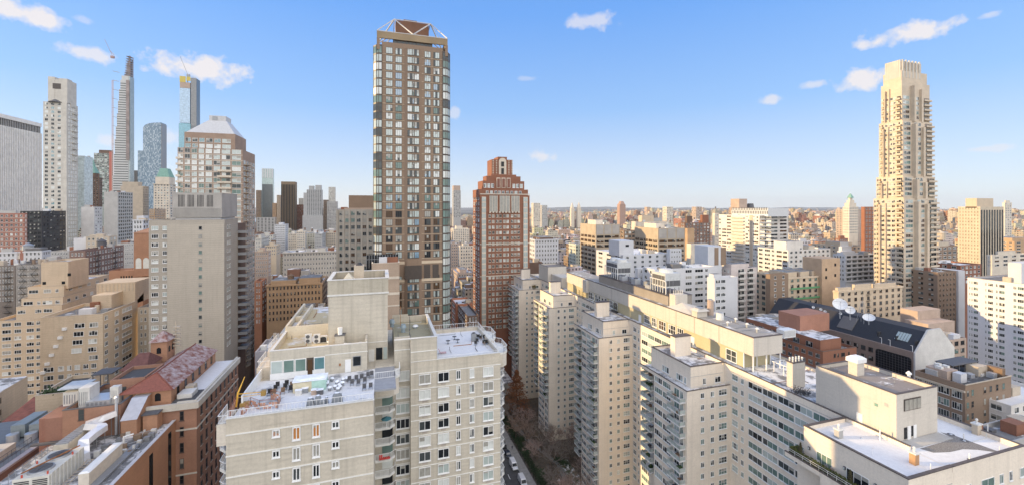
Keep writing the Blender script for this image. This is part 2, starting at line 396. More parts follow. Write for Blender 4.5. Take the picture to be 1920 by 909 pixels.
def ribbon(name, pts, w, z, mat):
    b = MB(); n = len(pts); L, Rr = [], []
    for i, p in enumerate(pts):
        a, c = Vector(pts[max(0,i-1)]), Vector(pts[min(n-1,i+1)]); t = (c-a).normalized(); q = Vector((-t.y, t.x))*w/2; p = Vector(p)
        L.append((p.x+q.x, p.y+q.y, z)); Rr.append((p.x-q.x, p.y-q.y, z))
    b.add(L+Rr, [(i, n+i, n+i+1, i+1)[::-1] for i in range(n-1)]); return b.build(name, mat, None, (0,0,0), 'structure')
ribbon('garden_path', [(57,60),(58,90),(59.5,120),(62,133),(64.5,140),(66,150),(63,160),(60,170),(59,185),(58,215)], 1.7, .035, plain('path_stone', (.2,.195,.18), .9, var=.2))
sheet('snowy_lawn', 66.2, 70.5, 136, 152, .03, snowy('snow_lawn', (.10,.115,.06), .4, .5))
RIV = plain('river_water', (.10,.14,.17), .15, var=.1, scale=.01); sheet('river', -6000, 16000, 3150, 4300, .3, RIV)
HILLM = plain('far_hills', (.17,.18,.17), .95, var=.3, scale=.002)
def hills(y, dy, h, seed, x0, x1):
    b = MB(); r = random.Random(seed); n = 120; ph = [r.uniform(0, 6.3) for _ in range(6)]
    f = lambda x: h*(.55+.2*math.sin(x/2100+ph[0])+.15*math.sin(x/830+ph[1])+.08*math.sin(x/310+ph[2])+.05*math.sin(x/120+ph[3]))
    xs = [x0+(x1-x0)*i/n for i in range(n+1)]
    vs = [(x, y, 0) for x in xs]+[(x, y+dy*.5, f(x)) for x in xs]+[(x, y+dy, 0) for x in xs]; k = n+1
    b.add(vs, [(i,i+1,k+i+1,k+i) for i in range(n)]+[(k+i,k+i+1,2*k+i+1,2*k+i) for i in range(n)])
    return b.build('hills', HILLM, None, (0,0,0), 'structure')
hills(6500, 1800, 50, 3, -7000, 14000); hills(13000, 3500, 105, 5, -12000, 26000)

# ---------------------------------------------------------------- a city building
class Bd: pass
CR = random.Random(17)
def clutter_roof(o, par):
    """stair heads, fans, boxes and pipes that every flat city roof carries"""
    w, l, z = o.X1-o.X0, o.Y1-o.Y0, o.Z-par+.03; d = dep(o.X0, o.Y0)
    if w < 6 or l < 6 or d > 700: return
    for i in range(min(9, int(w*l/45)+2)):
        k = CR.random(); x, y = o.X0+w*CR.uniform(.12,.85), o.Y0+l*CR.uniform(.15,.85); b = MB()
        if k < .25: s_ = CR.uniform(1.2,2.4); b.box(x-s_, x+s_, y-s_*.7, y+s_*.7, z, z+CR.uniform(2,3)); b.build('stair_head', CR.choice((M_BEIGE,M_GREY,M_RED,M_WHITEP)), o.root)
        elif k < .6: s_ = CR.uniform(.4,1.1); b.box(x-s_, x+s_, y-s_, y+s_, z, z+CR.uniform(.7,1.5)); b.build('roof_unit', CR.choice((GREYM,STEEL,OFFW,DGREY)), o.root)
        elif k < .85: b.cyl(x, y, z, z+CR.uniform(.8,2), CR.uniform(.2,.5), None, 8); b.build('roof_vent', CR.choice((GREYM,OFFW,STEEL)), o.root)
        else: b.box(x-.5, x+.5, y-.4, y+.4, z, z+CR.uniform(2,3.4)); b.build('chimney', CR.choice((M_RED,M_BEIGE,M_BROWN)), o.root)
def shell(root, X0, X1, Y0, Y1, Z0, Z1, mat, roof=ROOFG, par=1.0, th=.35, coping=None, name='wall', cornice=0):
    b = MB(); b.box(X0, X1, Y0, Y1, Z0, Z1-par, skip_bottom=True)
    if par > 0:
        b.box(X0, X1, Y0, Y0+th, Z1-par, Z1); b.box(X0, X1, Y1-th, Y1, Z1-par, Z1)
        b.box(X0, X0+th, Y0+th, Y1-th, Z1-par, Z1); b.box(X1-th, X1, Y0+th, Y1-th, Z1-par, Z1)
    if cornice:
        c = cornice
        b.box(X0-c, X1+c, Y0-c, Y0-.003, Z1-.9, Z1-.15); b.box(X0-c, X0-.003, Y0, Y1, Z1-.9, Z1-.15); b.box(X1+.003, X1+c, Y0, Y1, Z1-.9, Z1-.15)
    w = b.build(name, mat, root)
    r = MB(); r.add([(X0+th,Y0+th,Z1-par+.02),(X1-th,Y0+th,Z1-par+.02),(X1-th,Y1-th,Z1-par+.02),(X0+th,Y1-th,Z1-par+.02)], [(0,1,2,3)]); r.build('roof', roof, root)
    if coping:
        c = MB(); e = .06
        c.box(X0-e, X1+e, Y0-e, Y0+th+e, Z1+.003, Z1+.1); c.box(X0-e, X1+e, Y1-th-e, Y1+e, Z1+.003, Z1+.1)
        c.box(X0-e, X0+th+e, Y0+th+e, Y1-th-e, Z1+.003, Z1+.1); c.box(X1-th-e, X1+e, Y0+th+e, Y1-th-e, Z1+.003, Z1+.1); c.build('coping', coping, root)
    return w
def tower(name, label, cat, e, d, top, mat, s=None, depth=30, roof=ROOFG, par=1.0, low=None, ne=6, ns=4, ef=.5, sf=.5, pitch=3.0, wh=1.6, mix=MIX_STD, fm=WHITE, nx=2, ny=1, fw=.07, near=False, ind=0,
          ecols=None, scols=None, em=.6, sm=.6, cornice=0, coping=None, group=None, skip=0, off=.9, bands=None, root=None, z0=0, out=.06, side=None, rows=None, toff=0.0):
    l, r = e; left = (s > r) if s is not None else ((l+r)/2 < 714); sd = side or ('N' if left else 'S')
    c = r if left else l; X, Y = AT(c, d)
    o = Bd(); o.Y0 = Y; o.X0, o.X1 = sorted((XE(l, Y), XE(r, Y))); xs = o.X1 if left else o.X0; o.xs = xs; o.sd = sd
    o.Y1 = YS(s, xs) if s is not None and abs(s-c) > .5 else Y+depth
    o.Y1 = max(o.Y1, Y+2.5)
    o.Z = ZP(top, X, Y); o.z0 = z0
    nr = root is None
    o.root = thing(name, label, cat, ((o.X0+o.X1)/2, (o.Y0+o.Y1)/2, 0), group) if nr else root
    shell(o.root, o.X0, o.X1, o.Y0, o.Y1, z0, o.Z, mat, roof, par, min(.35, (o.X1-o.X0)/6), coping, cornice=cornice)
    FOOT.append((o.X0-2, o.X1+2, o.Y0-2, o.Y1+2))
    if low: VIS.append((min(l, r, s or l), max(l, r, s or r), d, low))
    if s is None and not ns and ne and o.Y1-Y > 4 and abs(YS(c,xs)-Y) < 99: ns = max(2, int((o.Y1-Y)/4.2))
    clutter_roof(o, par)
    zl = max(z0+1, ZP(low+12, X, Y)) if low else z0+3
    zs = rows or levels(zl, o.Z-toff, pitch, off); o.zs = zs
    if ne: facade(o.root, 'E', o.Y0, [tuple(XE(q, Y) for q in k) for k in ecols] if ecols else even(o.X0, o.X1, ne, ef, em), zs, wh, nx, ny, mix, fm, fw, out, near, ind, skip=skip)
    if ns: facade(o.root, sd, xs, [tuple(YS(q, xs) for q in k) for k in scols] if scols else even(o.Y0, o.Y1, ns, sf, sm), zs, wh, nx, ny, mix, fm, fw, out, near, ind, skip=skip)
    if bands:
        bm = MB()
        for z in zs:
            zz = z+bands[1]; bm.box(o.X0, o.X1, o.Y0-.08, o.Y0-.003, zz, zz+bands[2])
            if sd == 'S': bm.box(xs-.08, xs-.003, o.Y0, o.Y1, zz, zz+bands[2])
            else: bm.box(xs+.003, xs+.08, o.Y0, o.Y1, zz, zz+bands[2])
        bm.build('floor_band', bands[0], o.root)
    return o
def bulk(o, x0, x1, y0, y1, z0, h, mat, name='bulkhead', top=None):
    """roof house, its place given as shares of the roof"""
    a, b = o.X0+(o.X1-o.X0)*x0, o.X0+(o.X1-o.X0)*x1; c, d = o.Y0+(o.Y1-o.Y0)*y0, o.Y0+(o.Y1-o.Y0)*y1
    m = MB(); m.box(a, b, c, d, z0, z0+h, 0, 1); return m.build(name, [mat, top or ROOFG], o.root)
TANKN = [0]
def tank(x, y, z, label, r=1.8, h=3.4, mat=None, legs=2.6):
    t = thing('water_tank', label, 'water tank', (x, y, z), 'rooftop water tanks')
    b = MB(); b.cyl(x, y, z+legs, z+legs+h, r, r*.96, 16); b.build('barrel', mat or WOOD, t)
    b = MB(); b.cyl(x, y, z+legs+h, z+legs+h+r*.75, r*1.08, 0, 16); b.build('conical_roof', mat or plain('tank_cap', (.28,.27,.25), .7), t)
    for a in range(4):
        b = MB(); q = math.pi/4+a*math.pi/2; b.bar((x+r*.75*math.cos(q), y+r*.75*math.sin(q), z), (x+r*.75*math.cos(q), y+r*.75*math.sin(q), z+legs), .12); b.build('leg', DGREY, t)
    return t

# masonry colours
M_LIME = wall('limestone', (.50,.47,.41), .15); M_WHITEB = wall('white_brick', (.60,.57,.52), .12, sc=1.0); M_GREYB = wall('grey_brick', (.40,.36,.30), .2, .2, .06)
M_TAN = wall('tan_brick', (.55,.445,.32), .18, .12, .08); M_BEIGE = wall('beige_brick', (.46,.39,.30), .15); M_RED = wall('red_brick', (.245,.108,.064), .18, .05, .1); M_REDD = wall('dark_red_brick', (.22,.10,.07), .2, .05)
M_BROWN = wall('brown_brick', (.245,.172,.118), .12, .05, .06); M_DBR = wall('dark_brown_brick', (.14,.09,.065), .15); M_ORANGE = wall('orange_tan_brick', (.42,.28,.165), .12); M_CONC = wall('painted_brick', (.50,.455,.37), .42, .12, .09, sc=1.0)
M_GREY = wall('grey_stone', (.38,.37,.35), .15); M_PINK = wall('pink_brick', (.40,.305,.24), .15); M_STEEL = wall('steel_clad', (.50,.50,.48), .05, 0, .04, .5); M_WHITEP = wall('white_glazed_brick', (.56,.56,.565), .08, 0, .05)
M_BLACK = wall('black_wall', (.035,.036,.04), .1); M_CREAM = wall('cream_stone', (.58,.51,.41), .12); M_DGREY = wall('dark_grey_wall', (.15,.145,.14), .15)

# ================================================================ far left skyline
# white pier office slab at the left edge: its north wall
XG = -449.0; y0g, y1g = YS(-60, XG), YS(76, XG); zg = 215.0
g = thing('office_tower', 'white marble office slab with close vertical piers at the left edge', 'office tower', (XG-35, (y0g+y1g)/2, 0))
b = MB(); b.box(XG-70, XG, y0g, y1g, 0, zg); b.build('curtain_wall', G_DARK, g)
b = MB(); n = 40
for i in range(n+1):
    y = y0g+(y1g-y0g)*i/n; b.box(XG+.003, XG+1.2, y-.78, y+.78, 0, zg-14)
b.box(XG+.003, XG+1.3, y0g, y1g, zg-5, zg); b.build('pier', wall('marble_pier', (.72,.69,.63), .05), g)
b = MB()
for i in range(n): b.box(XG+.003, XG+.5, y0g+(y1g-y0g)*(i+.2)/n, y0g+(y1g-y0g)*(i+.5)/n, zg-14, zg-5)
b.build('louvre_band', M_GREY, g); VIS.append((-10, 79, 520, 398)); FOOT.append((XG-72, XG+3, y0g, y1g))

# slim limestone tower
o = tower('apartment_tower', 'slim pale limestone skyscraper with notched crown near the left edge', 'skyscraper', (81,125), 455, 193, M_LIME, 146, low=470, ne=3, ns=0, ecols=[(84,90),(96,102),(108,114)], pitch=4.3, wh=2.6, mix=(G_DARK,G_MID,G_TEAL,G_BLIND), ind=100, off=1.2)
LT = o; zt = lambda py: ZP(py, o.X1, o.Y0)
facade(o.root, 'N', o.X1, even(o.Y0, o.Y1, 4, .5, 2), o.zs, 2.8, 2, 1, (G_SKY,G_BLIND,G_MID,G_GREEN), WHITE, .15, .3)
b = MB(); xa, xb = XE(91, o.Y0), XE(125, o.Y0)
b.box(xa, xb, o.Y0+.5, o.Y1-4, o.Z-.5, zt(150)); b.box(xa-.6, xa+5, o.Y0+.2, o.Y0+9, o.Z, zt(146)); b.box(xb-7, xb+.4, o.Y0+.2, o.Y0+8, o.Z, zt(148)); b.box(xb-8, xb+.5, o.Y1-12, o.Y1-3, o.Z-3, zt(150))
b.build('crown', M_LIME, o.root)
b = MB(); b.box(XE(104,o.Y0)-2.5, XE(104,o.Y0)+4.5, o.Y0+.1, o.Y0+.3, zt(168), zt(158)); b.build('crown_opening', BRONZE, o.root)
b = MB(); b.cyl(XE(103,o.Y0), o.Y0+2, o.Z-.2, o.Z+3.6, 6.5, 1, 12); b.build('dome', DGREY, o.root)
b = MB()
for k in range(9):
    z = zt(211+k*11.2); b.box(o.X1+.003, o.X1+1.4, o.Y0+8, o.Y1-2, z, z+1.1)
b.build('balcony', M_LIME, o.root)

o = tower('office_building', 'red brick setback block with pale courses in front of the white pier slab', 'building', (-40,46), 330, 400, wall('rosy_brick', (.30,.14,.10), .15), 51, low=462, ne=9, ns=2, pitch=3.6, wh=1.8, ind=30, bands=(M_LIME,-.9,.25))
bulk(o, .3, .8, .1, .8, o.Z-1, 3, M_GREY)
o = tower('office_building', 'low black glass building below the slim limestone tower', 'building', (38,79), 380, 396, M_BLACK, low=458, ne=5, ns=0, pitch=3.6, wh=2.2, ef=.8, fm=BLACKM, mix=(G_DARK,G_DARK,G_MID), ind=20)
tower('glass_building', 'pale glass building peeping out right of the limestone tower', 'building', (140,158), 640, 293, glass('pale_glass_wall', (.45,.52,.52), .15), low=400, ne=0, ns=0, depth=20)
# brown gothic tower with green pyramid
o = tower('hotel_tower', 'brown brick tower with pinnacles and steep green spire roof', 'tower', (156,186), 700, 333, M_DBR, 192, low=405, ne=5, ns=2, pitch=3.6, wh=2, mix=MIX_DARK, fm=M_DBR)
Z = o.Z; cx, cy_ = (o.X0+o.X1)/2, (o.Y0+o.Y1)/2; w = (o.X1-o.X0)/2
b = MB(); b.box(cx-w*.55, cx+w*.55, cy_-w*.55, cy_+w*.55, Z, Z+7)
for sx in (-1, -.35, .35, 1): b.frus(cx+sx*w*.9-.9, cx+sx*w*.9+.9, o.Y0-.3, o.Y0+1.5, Z-3, cx+sx*w*.9-.1, cx+sx*w*.9+.1, o.Y0+.4, o.Y0+.6, Z+7)
b.build('pinnacle', M_DBR, o.root)
b = MB(); b.frus(cx-w*.6, cx+w*.6, cy_-w*.6, cy_+w*.6, Z+7, cx-w*.22, cx+w*.22, cy_-w*.22, cy_+w*.22, Z+19); b.frus(cx-w*.22, cx+w*.22, cy_-w*.22, cy_+w*.22, Z+19, cx-.1, cx+.1, cy_-.1, cy_+.1, Z+33); b.build('spire_roof', COPPER, o.root)
# grey green glass tower with red hoist
o = tower('glass_tower', 'grey green glass tower with a red construction hoist up its side', 'skyscraper', (176,206), 1000, 288, glass('greygreen_wall', (.24,.27,.24), .2), 212, low=372, ne=6, ns=0, ef=.86, pitch=4.2, wh=3.0, mix=(G_MID,G_GREEN,G_SKY), fm=GREYM)
b = MB(); b.box(XE(206,o.Y0), XE(211,o.Y0), o.Y0-3, o.Y0-.5, 0, o.Z+4); b.build('hoist', plain('hoist_red', (.45,.14,.10)), o.root)
b = MB(); b.box(o.X0+8, o.X1, o.Y0+3, o.Y1, o.Z, o.Z+8); b.build('bulkhead', M_DBR, o.root)
# tapering super-slim tower under construction, with its crane mast
def X3(px, Y): return XE(px, Y)
Y = 1125.0; d0 = dep(XE(228, Y), Y); zz = lambda py: 100-(py-388)*d0/784
t = thing('skyscraper', 'slender grey stepped skyscraper under construction with bare scaffold top', 'skyscraper', (XE(225,Y), Y+9, 0))
b = MB(); xr = XE(241, Y)
steps = [(212,330,200),(213.5,290,330),(215,262,290),(217,238,262),(219,214,238),(221,190,214),(223,168,190),(225.5,150,168),(228,142,150)]
b.box(XE(211,Y), xr, Y, Y+18, 0, zz(330))
for l_, ytop, ybot in steps: b.box(XE(l_,Y), xr, Y, Y+18, zz(330) if l_ == 212 else zz(ybot), zz(ytop))
b.build('wall', M_STEEL, t)
b = MB(); b.box(xr+.05, XE(243.5,Y), Y+1, Y+17, 0, zz(142)); b.build('glass_side', glass('side_glass', (.3,.36,.36), .15), t)
b = MB()
for k in range(68):
    z = 20+k*5.2
    if z > zz(146): break
    lx = 211
    for l_, ytop, ybot in steps:
        if z < zz(ytop): lx = l_; break
    b.box(XE(lx,Y)+.5, xr-.5, Y-.35, Y-.003, z, z+1.5)
b.build('window_band', G_MID, t)
b = MB()
for i in range(6):
    for j in range(2): b.box(XE(233+i*1.9,Y)-.5, XE(233+i*1.9,Y)+.5, Y+2+j*12, Y+3+j*12, zz(142), zz(128-i*5+ (10 if i < 2 else 0)))
for k in range(9): z = zz(140-k*4.4); b.box(XE(231.5+k*.5,Y), XE(243,Y), Y+2, Y+15, z, z+1.0)
b.box(XE(237,Y), XE(243,Y), Y-1.4, Y-.4, zz(300), zz(150)); b.build('scaffold', plain('scaffold_steel', (.27,.22,.20), .7, var=.4, scale=.08), t)
FOOT.append((XE(205,Y), XE(246,Y), Y-5, Y+25)); VIS.append((208,246,900,360))
c = thing('tower_crane', 'thin red and white tower crane beside the slender stepped skyscraper', 'crane', (XE(208.5,Y), Y+4, 0))
b = MB(); xm = XE(209,Y)
for k in range(72):
    z = 4.8*k+30
    if z > zz(118): break
    for sx in (-1.1, 1.1): b.bar((xm+sx,Y+4,z), (xm+sx,Y+4,z+4.8), .45)
    b.bar((xm-1.1,Y+4,z), (xm+1.1,Y+4,z+4.8), .3)
b.build('mast', plain('crane_mast', (.50,.36,.33), .6), c)
b = MB()
for k in range(9): z = zz(134+k*17); b.bar((xm,Y+4,z), (XE(222-k,Y),Y+4,z-2), .7)
b.build('tie', GREYM, c)
b = MB(); b.box(xm-3, xm+3, Y+2, Y+6, zz(110), zz(106)); b.bar((xm,Y+4,zz(106)), (XE(194,Y),Y+4,zz(76)), .35); b.bar((xm+3,Y+4,zz(104)), (xm-5,Y+4,zz(96)), .5); b.build('jib', plain('crane_red', (.36,.24,.22)), c)
# curved blue glass tower
Y = AT(280, 1016)[1]; d1 = 1016; zz1 = lambda py: 100-(py-388)*d1/784
t = thing('glass_tower', 'blue speckled glass skyscraper with rounded shoulder and lower wing', 'skyscraper', (XE(282,Y), Y+10, 0))
def spk():
    m, n_, l, b_ = nodes('speckled_glass'); g_ = n_.new('ShaderNodeNewGeometry'); v = n_.new('ShaderNodeVectorMath'); v.operation = 'MULTIPLY'; v.inputs[1].default_value = (.5,.5,.3); l.new(g_.outputs['Position'], v.inputs[0])
    f_ = n_.new('ShaderNodeVectorMath'); f_.operation = 'FLOOR'; l.new(v.outputs[0], f_.inputs[0]); w_ = n_.new('ShaderNodeTexWhiteNoise'); l.new(f_.outputs[0], w_.inputs['Vector'])
    r_ = n_.new('ShaderNodeValToRGB'); l.new(w_.outputs['Value'], r_.inputs[0]); r_.color_ramp.elements[0].color = (.14,.22,.29,1); r_.color_ramp.elements[1].color = (.42,.5,.56,1); r_.color_ramp.elements[0].position = .3
    l.new(r_.outputs[0], b_.inputs['Base Color']); b_.inputs['Roughness'].default_value = .12; return m
SPK = spk(); b = MB(); pts = []
for k in range(9): a_ = math.pi/2*k/8; pts.append((XE(281,Y)-XE(270,Y), 0)) if k < 0 else None
xa, xb = XE(268,Y), XE(302,Y)
prof = [(0, zz1(410)), (0, zz1(240)), (4, zz1(235)), (12, zz1(231.5)), (22, zz1(230)), (xb-xa, zz1(229)), (xb-xa, zz1(410))]
vs = [(xa+x, Y, z) for x, z in prof]+[(xa+x, Y+26, z) for x, z in prof]; k = len(prof)
b.add(vs, [tuple(range(k-1,-1,-1)), tuple(range(k,2*k))]+[(i,(i+1)%k,k+(i+1)%k,k+i) for i in range(k)])
b.box(XE(257,Y), xa-.05, Y+3, Y+26, 0, zz1(283)); b.build('glass_wall', SPK, t)
b = MB(); b.box(xb+.05, XE(303.2,Y), Y+1, Y+25, zz1(400), zz1(231)); b.build('edge_fin', GREYM, t); FOOT.append((XE(255,Y), xb, Y-2, Y+30)); VIS.append((257,302,1000,345))
# very tall blue tower under construction
Y = AT(352, 1176)[1]; zz2 = lambda py: 100-(py-388)*1176/784
t = thing('skyscraper', 'tallest blue glass skyscraper with yellow netting at its unfinished top', 'skyscraper', (XE(352,Y), Y+12, 0))
b = MB(); b.box(XE(335,Y), XE(357,Y), Y, Y+24, 0, zz2(232)); b.build('lower_glass', glass('aqua_glass', (.10,.33,.42), .08, 2.0), t)
b = MB(); b.box(XE(336.5,Y), XE(356,Y), Y+.6, Y+24, zz2(231), zz2(166)); b.build('upper_glass', glass('sky_glass', (.27,.42,.56), .06, 2.2), t)
b = MB(); b.box(XE(357,Y)+.1, XE(368,Y), Y+2, Y+26, 0, zz2(146)); b.build('dark_side', glass('dark_side_glass', (.06,.075,.09), .1), t)
b = MB()
for k in range(60): z = zz2(235)+k*2.3; b.box(XE(357.5,Y), XE(367.5,Y), Y+1.8, Y+1.997, z, z+.9)
b.build('floor_slab', M_GREY, t)
b = MB(); b.box(XE(336.8,Y), XE(356,Y), Y+1, Y+23, zz2(165.5), zz2(155)); b.build('bare_floors', M_PINK, t)
b = MB(); b.box(XE(336.6,Y), XE(348,Y), Y+.4, Y+.9, zz2(155), zz2(144)); b.box(XE(349.5,Y), XE(357,Y), Y+.4, Y+.9, zz2(152), zz2(144)); b.build('safety_netting', plain('yellow_net', (.55,.44,.10), .8), t)
b = MB(); b.bar((XE(349.5,Y),Y+8,zz2(155)), (XE(349.5,Y),Y+8,zz2(138)), 1.2); b.bar((XE(350,Y),Y+8,zz2(140)), (XE(335.5,Y),Y+8,zz2(106)), .6); b.box(XE(349.5,Y)-2, XE(351.5,Y)+3, Y+6, Y+10, zz2(142), zz2(138.5)); b.build('crane', GREYM, t)
FOOT.append((XE(333,Y), XE(370,Y), Y-2, Y+30)); VIS.append((334,369,1170,270))
# more left background
tower('office_tower', 'small dark block right of the slender stepped skyscraper', 'building', (243,257), 1100, 320, M_DGREY, low=350, ne=4, ns=0, mix=MIX_DARK, fm=DGREY)
o = tower('office_building', 'beige stone setback block behind the grey grid office', 'building', (226,268), 620, 349, M_BEIGE, 279, low=400, ne=0, ns=5, sf=.4, pitch=3.6, wh=1.9, mix=MIX_DARK, fm=M_BEIGE)
bulk(o, 0.05, .75, .1, .8, o.Z-1, 7, M_BEIGE)
o = tower('office_building', 'grey stone office block with a grid of large dark windows', 'building', (195,221), 480, 360, M_GREY, 249, low=445, ne=0, ns=7, sf=.72, pitch=4.0, wh=2.6, mix=MIX_DARK, fm=OFFW, ind=60)
tower('office_building', 'narrow grey blank-walled slab left of the grid office', 'building', (152,177), 420, 388, wall('pale_grey', (.46,.45,.43), .1), 192, low=445, ne=0, ns=3, pitch=3.4, wh=1.5, ind=16)
o = tower('hotel_tower', 'cream stone hotel tower with green mansard roof', 'tower', (288,318), 619, 345, M_CREAM, 330, low=415, ne=5, ns=2, pitch=3.8, wh=1.9, mix=(G_MID,G_SKY,G_DARK), ind=40, cornice=.8)
b = MB(); w = (o.X1-o.X0); ZZ = o.Z-.9; b.box(o.X0+1.5, o.X1-1, o.Y0+1.5, o.Y1-1, ZZ, ZZ+11); b.build('upper_stage', M_CREAM, o.root)
b = MB(); b.frus(o.X0+2.5, o.X1-1, o.Y0+1.5, o.Y1-1.5, ZZ+11.02, o.X0+6, o.X1-5, o.Y0+5, o.Y1-5, ZZ+24); b.build('mansard_roof', COPPER, o.root)
tower('apartment_building', 'orange lit setback block left of the cream hotel tower', 'building', (280,290), 560, 392, M_ORANGE, low=440, ne=2, ns=0, mix=MIX_DARK)
o = tower('townhouse', 'white classical building with black windows behind the orange brick church', 'building', (249,268), 330, 412, M_WHITEP, 283, low=455, ne=3, ns=3, ef=.6, sf=.6, pitch=3.8, wh=2.4, mix=(G_DARK,), fm=WHITE, ind=24, cornice=.5)
bulk(o, .2, .9, .2, .8, o.Z-1, 4, M_WHITEP)
# ================================================================ left middle distance
o = tower('apartment_building', 'low white building with black windows at the left edge', 'building', (-30,31), 255, 472, M_WHITEP, 36, low=500, ne=7, ns=1, pitch=3.2, wh=1.9, ef=.5, mix=MIX_DARK, ind=18, cornice=.3)
bulk(o, .5, .85, .2, .8, o.Z-1, 3, M_GREY)
o = tower('apartment_building', 'white cornered building with black windows left of the brown tenement', 'building', (44,79), 260, 470, M_WHITEP, 95, low=497, ne=4, ns=3, pitch=3.2, wh=1.9, mix=MIX_DARK, ind=20, cornice=.3)
bulk(o, .05, .9, .1, .9, o.Z-1, 2.6, M_DGREY)
tank(o.X0-1.5, o.Y0+6, o.Z-1, 'silver domed water tank between the two low white buildings', 2.6, 3, GREYM, 1)
o = tower('apartment_building', 'grey low building with dark windows behind the brown tenement', 'building', (94,130), 290, 470, M_GREY, low=492, ne=6, ns=0, pitch=3.2, wh=1.8, mix=MIX_DARK, ind=20)
def fire_escape(o, face, u, z0, z1, pitch=3.0, w=3.0):
    b = MB(); z = z0
    P = lambda a, dd, zz: (a, o.Y0-dd, zz) if face == 'E' else (o.xs+dd, a, zz)
    def bx(a0, a1, d0, d1, za, zb):
        if face == 'E': b.box(a0, a1, o.Y0-d1, o.Y0-d0, za, zb)
        else: b.box(o.xs+d0, o.xs+d1, a0, a1, za, zb)
    k = 0
    while z < z1:
        bx(u, u+w, .01, 1.0, z, z+.06); bx(u, u+w, .95, 1.0, z+.9, z+.96)
        for i in range(7): bx(u+w*i/6-.02, u+w*i/6+.02, .95, 1.0, z+.06, z+.9)
        s_ = 1 if k % 2 else -1
        b.bar(P(u+w*(.5-.35*s_), .6, z+.06), P(u+w*(.5+.35*s_), .6, z+pitch), .06); z += pitch; k += 1
    b.build('fire_escape', BLACKM, o.root)
o = tower('tenement', 'dark brick tenement with black fire escapes at the left edge', 'building', (-30,29), 215, 497, wall('sooty_brick', (.19,.165,.145), .2), low=560, ne=9, ns=0, pitch=3.1, wh=1.7, mix=MIX_DARK, ind=30)
fire_escape(o, 'E', XE(8,o.Y0), 40, o.Z-2)
o = tower('tenement', 'grey tenement with black fire escapes left of the tan bulkhead', 'building', (30,76), 205, 495, wall('grey_tenement', (.26,.25,.235), .2), low=562, ne=7, ns=0, pitch=3.1, wh=1.7, mix=MIX_DARK, ind=40)
for q in (36,58): fire_escape(o, 'E', XE(q,o.Y0), 40, o.Z-2)
o = tower('tenement', 'brown red tenement with fire escapes below the grey grid office', 'building', (130,160), 225, 470, wall('maroon_brick', (.20,.13,.105), .2), 232, low=520, ne=4, ns=13, pitch=3.2, wh=1.6, mix=(G_DARK,G_MID,G_CURT), ind=60, roof=SNOWP)
fire_escape(o, 'N', o.Y0+8, 55, o.Z-2); fire_escape(o, 'N', o.Y0+24, 55, o.Z-2)
tank(o.X1-5, o.Y1-12, o.Z-1, 'dark round water tank on the brown red tenement roof', 2.3, 3, DGREY, 1.5)
tower('apartment_building', 'pale block with white bulkhead left of the beige building, above the tenement roof', 'building', (138,161), 300, 446, M_WHITEP, low=470, ne=0, ns=0)
tower('apartment_building', 'beige low block with water tank above the brown red tenement', 'building', (161,205), 300, 443, M_BEIGE, 219, low=470, ne=5, ns=2, ind=10, pitch=3.2)
tower('apartment_building', 'grey apartment block with many windows above the church gable', 'building', (219,252), 300, 455, M_GREY, low=490, ne=7, ns=0, pitch=3.1, mix=MIX_DARK, ind=30)
# orange brick church-like building with tall arched windows
o = tower('church', 'orange brick church with tall arched windows left of the grey slab tower', 'church', (204,268), 195, 505, wall('orange_brick', (.33,.18,.11), .12, .05), 285, low=560, ne=0, ns=0)
t2 = MB(); xa, xb = XE(252,o.Y0), XE(290,o.Y0); zc = ZP(437, xa, o.Y0)
t2.box(xa, xb, o.Y0-.5, o.Y1-1, o.Z-3, zc); t2.frus(xa-.4, xb+.4, o.Y0-.8, o.Y1, zc, xa+4, xb-4, o.Y0+3, o.Y1-4, zc+2); t2.box(XE(217,o.Y0), xa, o.Y0+3, o.Y1, o.Z-1, ZP(508, xa, o.Y0)); t2.build('tower', wall('orange_brick', (0,0,0)), o.root)
for pxw in (258, 272):
    b = MB(); x = XE(pxw,o.Y0)+.6; z = ZP(503, xa, o.Y0); n = 8; pts = [(x-1.1,z),(x+1.1,z),(x+1.1,z+3.6)]+[(x+1.1*math.cos(math.pi*i/n), z+3.6+1.3*math.sin(math.pi*i/n)) for i in range(1,n)]+[(x-1.1,z+3.6)]
    b.add([(p,o.Y0-.56,q) for p,q in pts], [tuple(range(len(pts)))]); b.build('arched_window', G_BLIND, o.root)
b = MB()
for i in range(5): b.box(XE(226+i*5,o.Y0), XE(228.5+i*5,o.Y0), o.Y0-.06, o.Y0-.003, o.Z-5, o.Z-2.6)
b.build('slit_window', G_DARK, o.root)
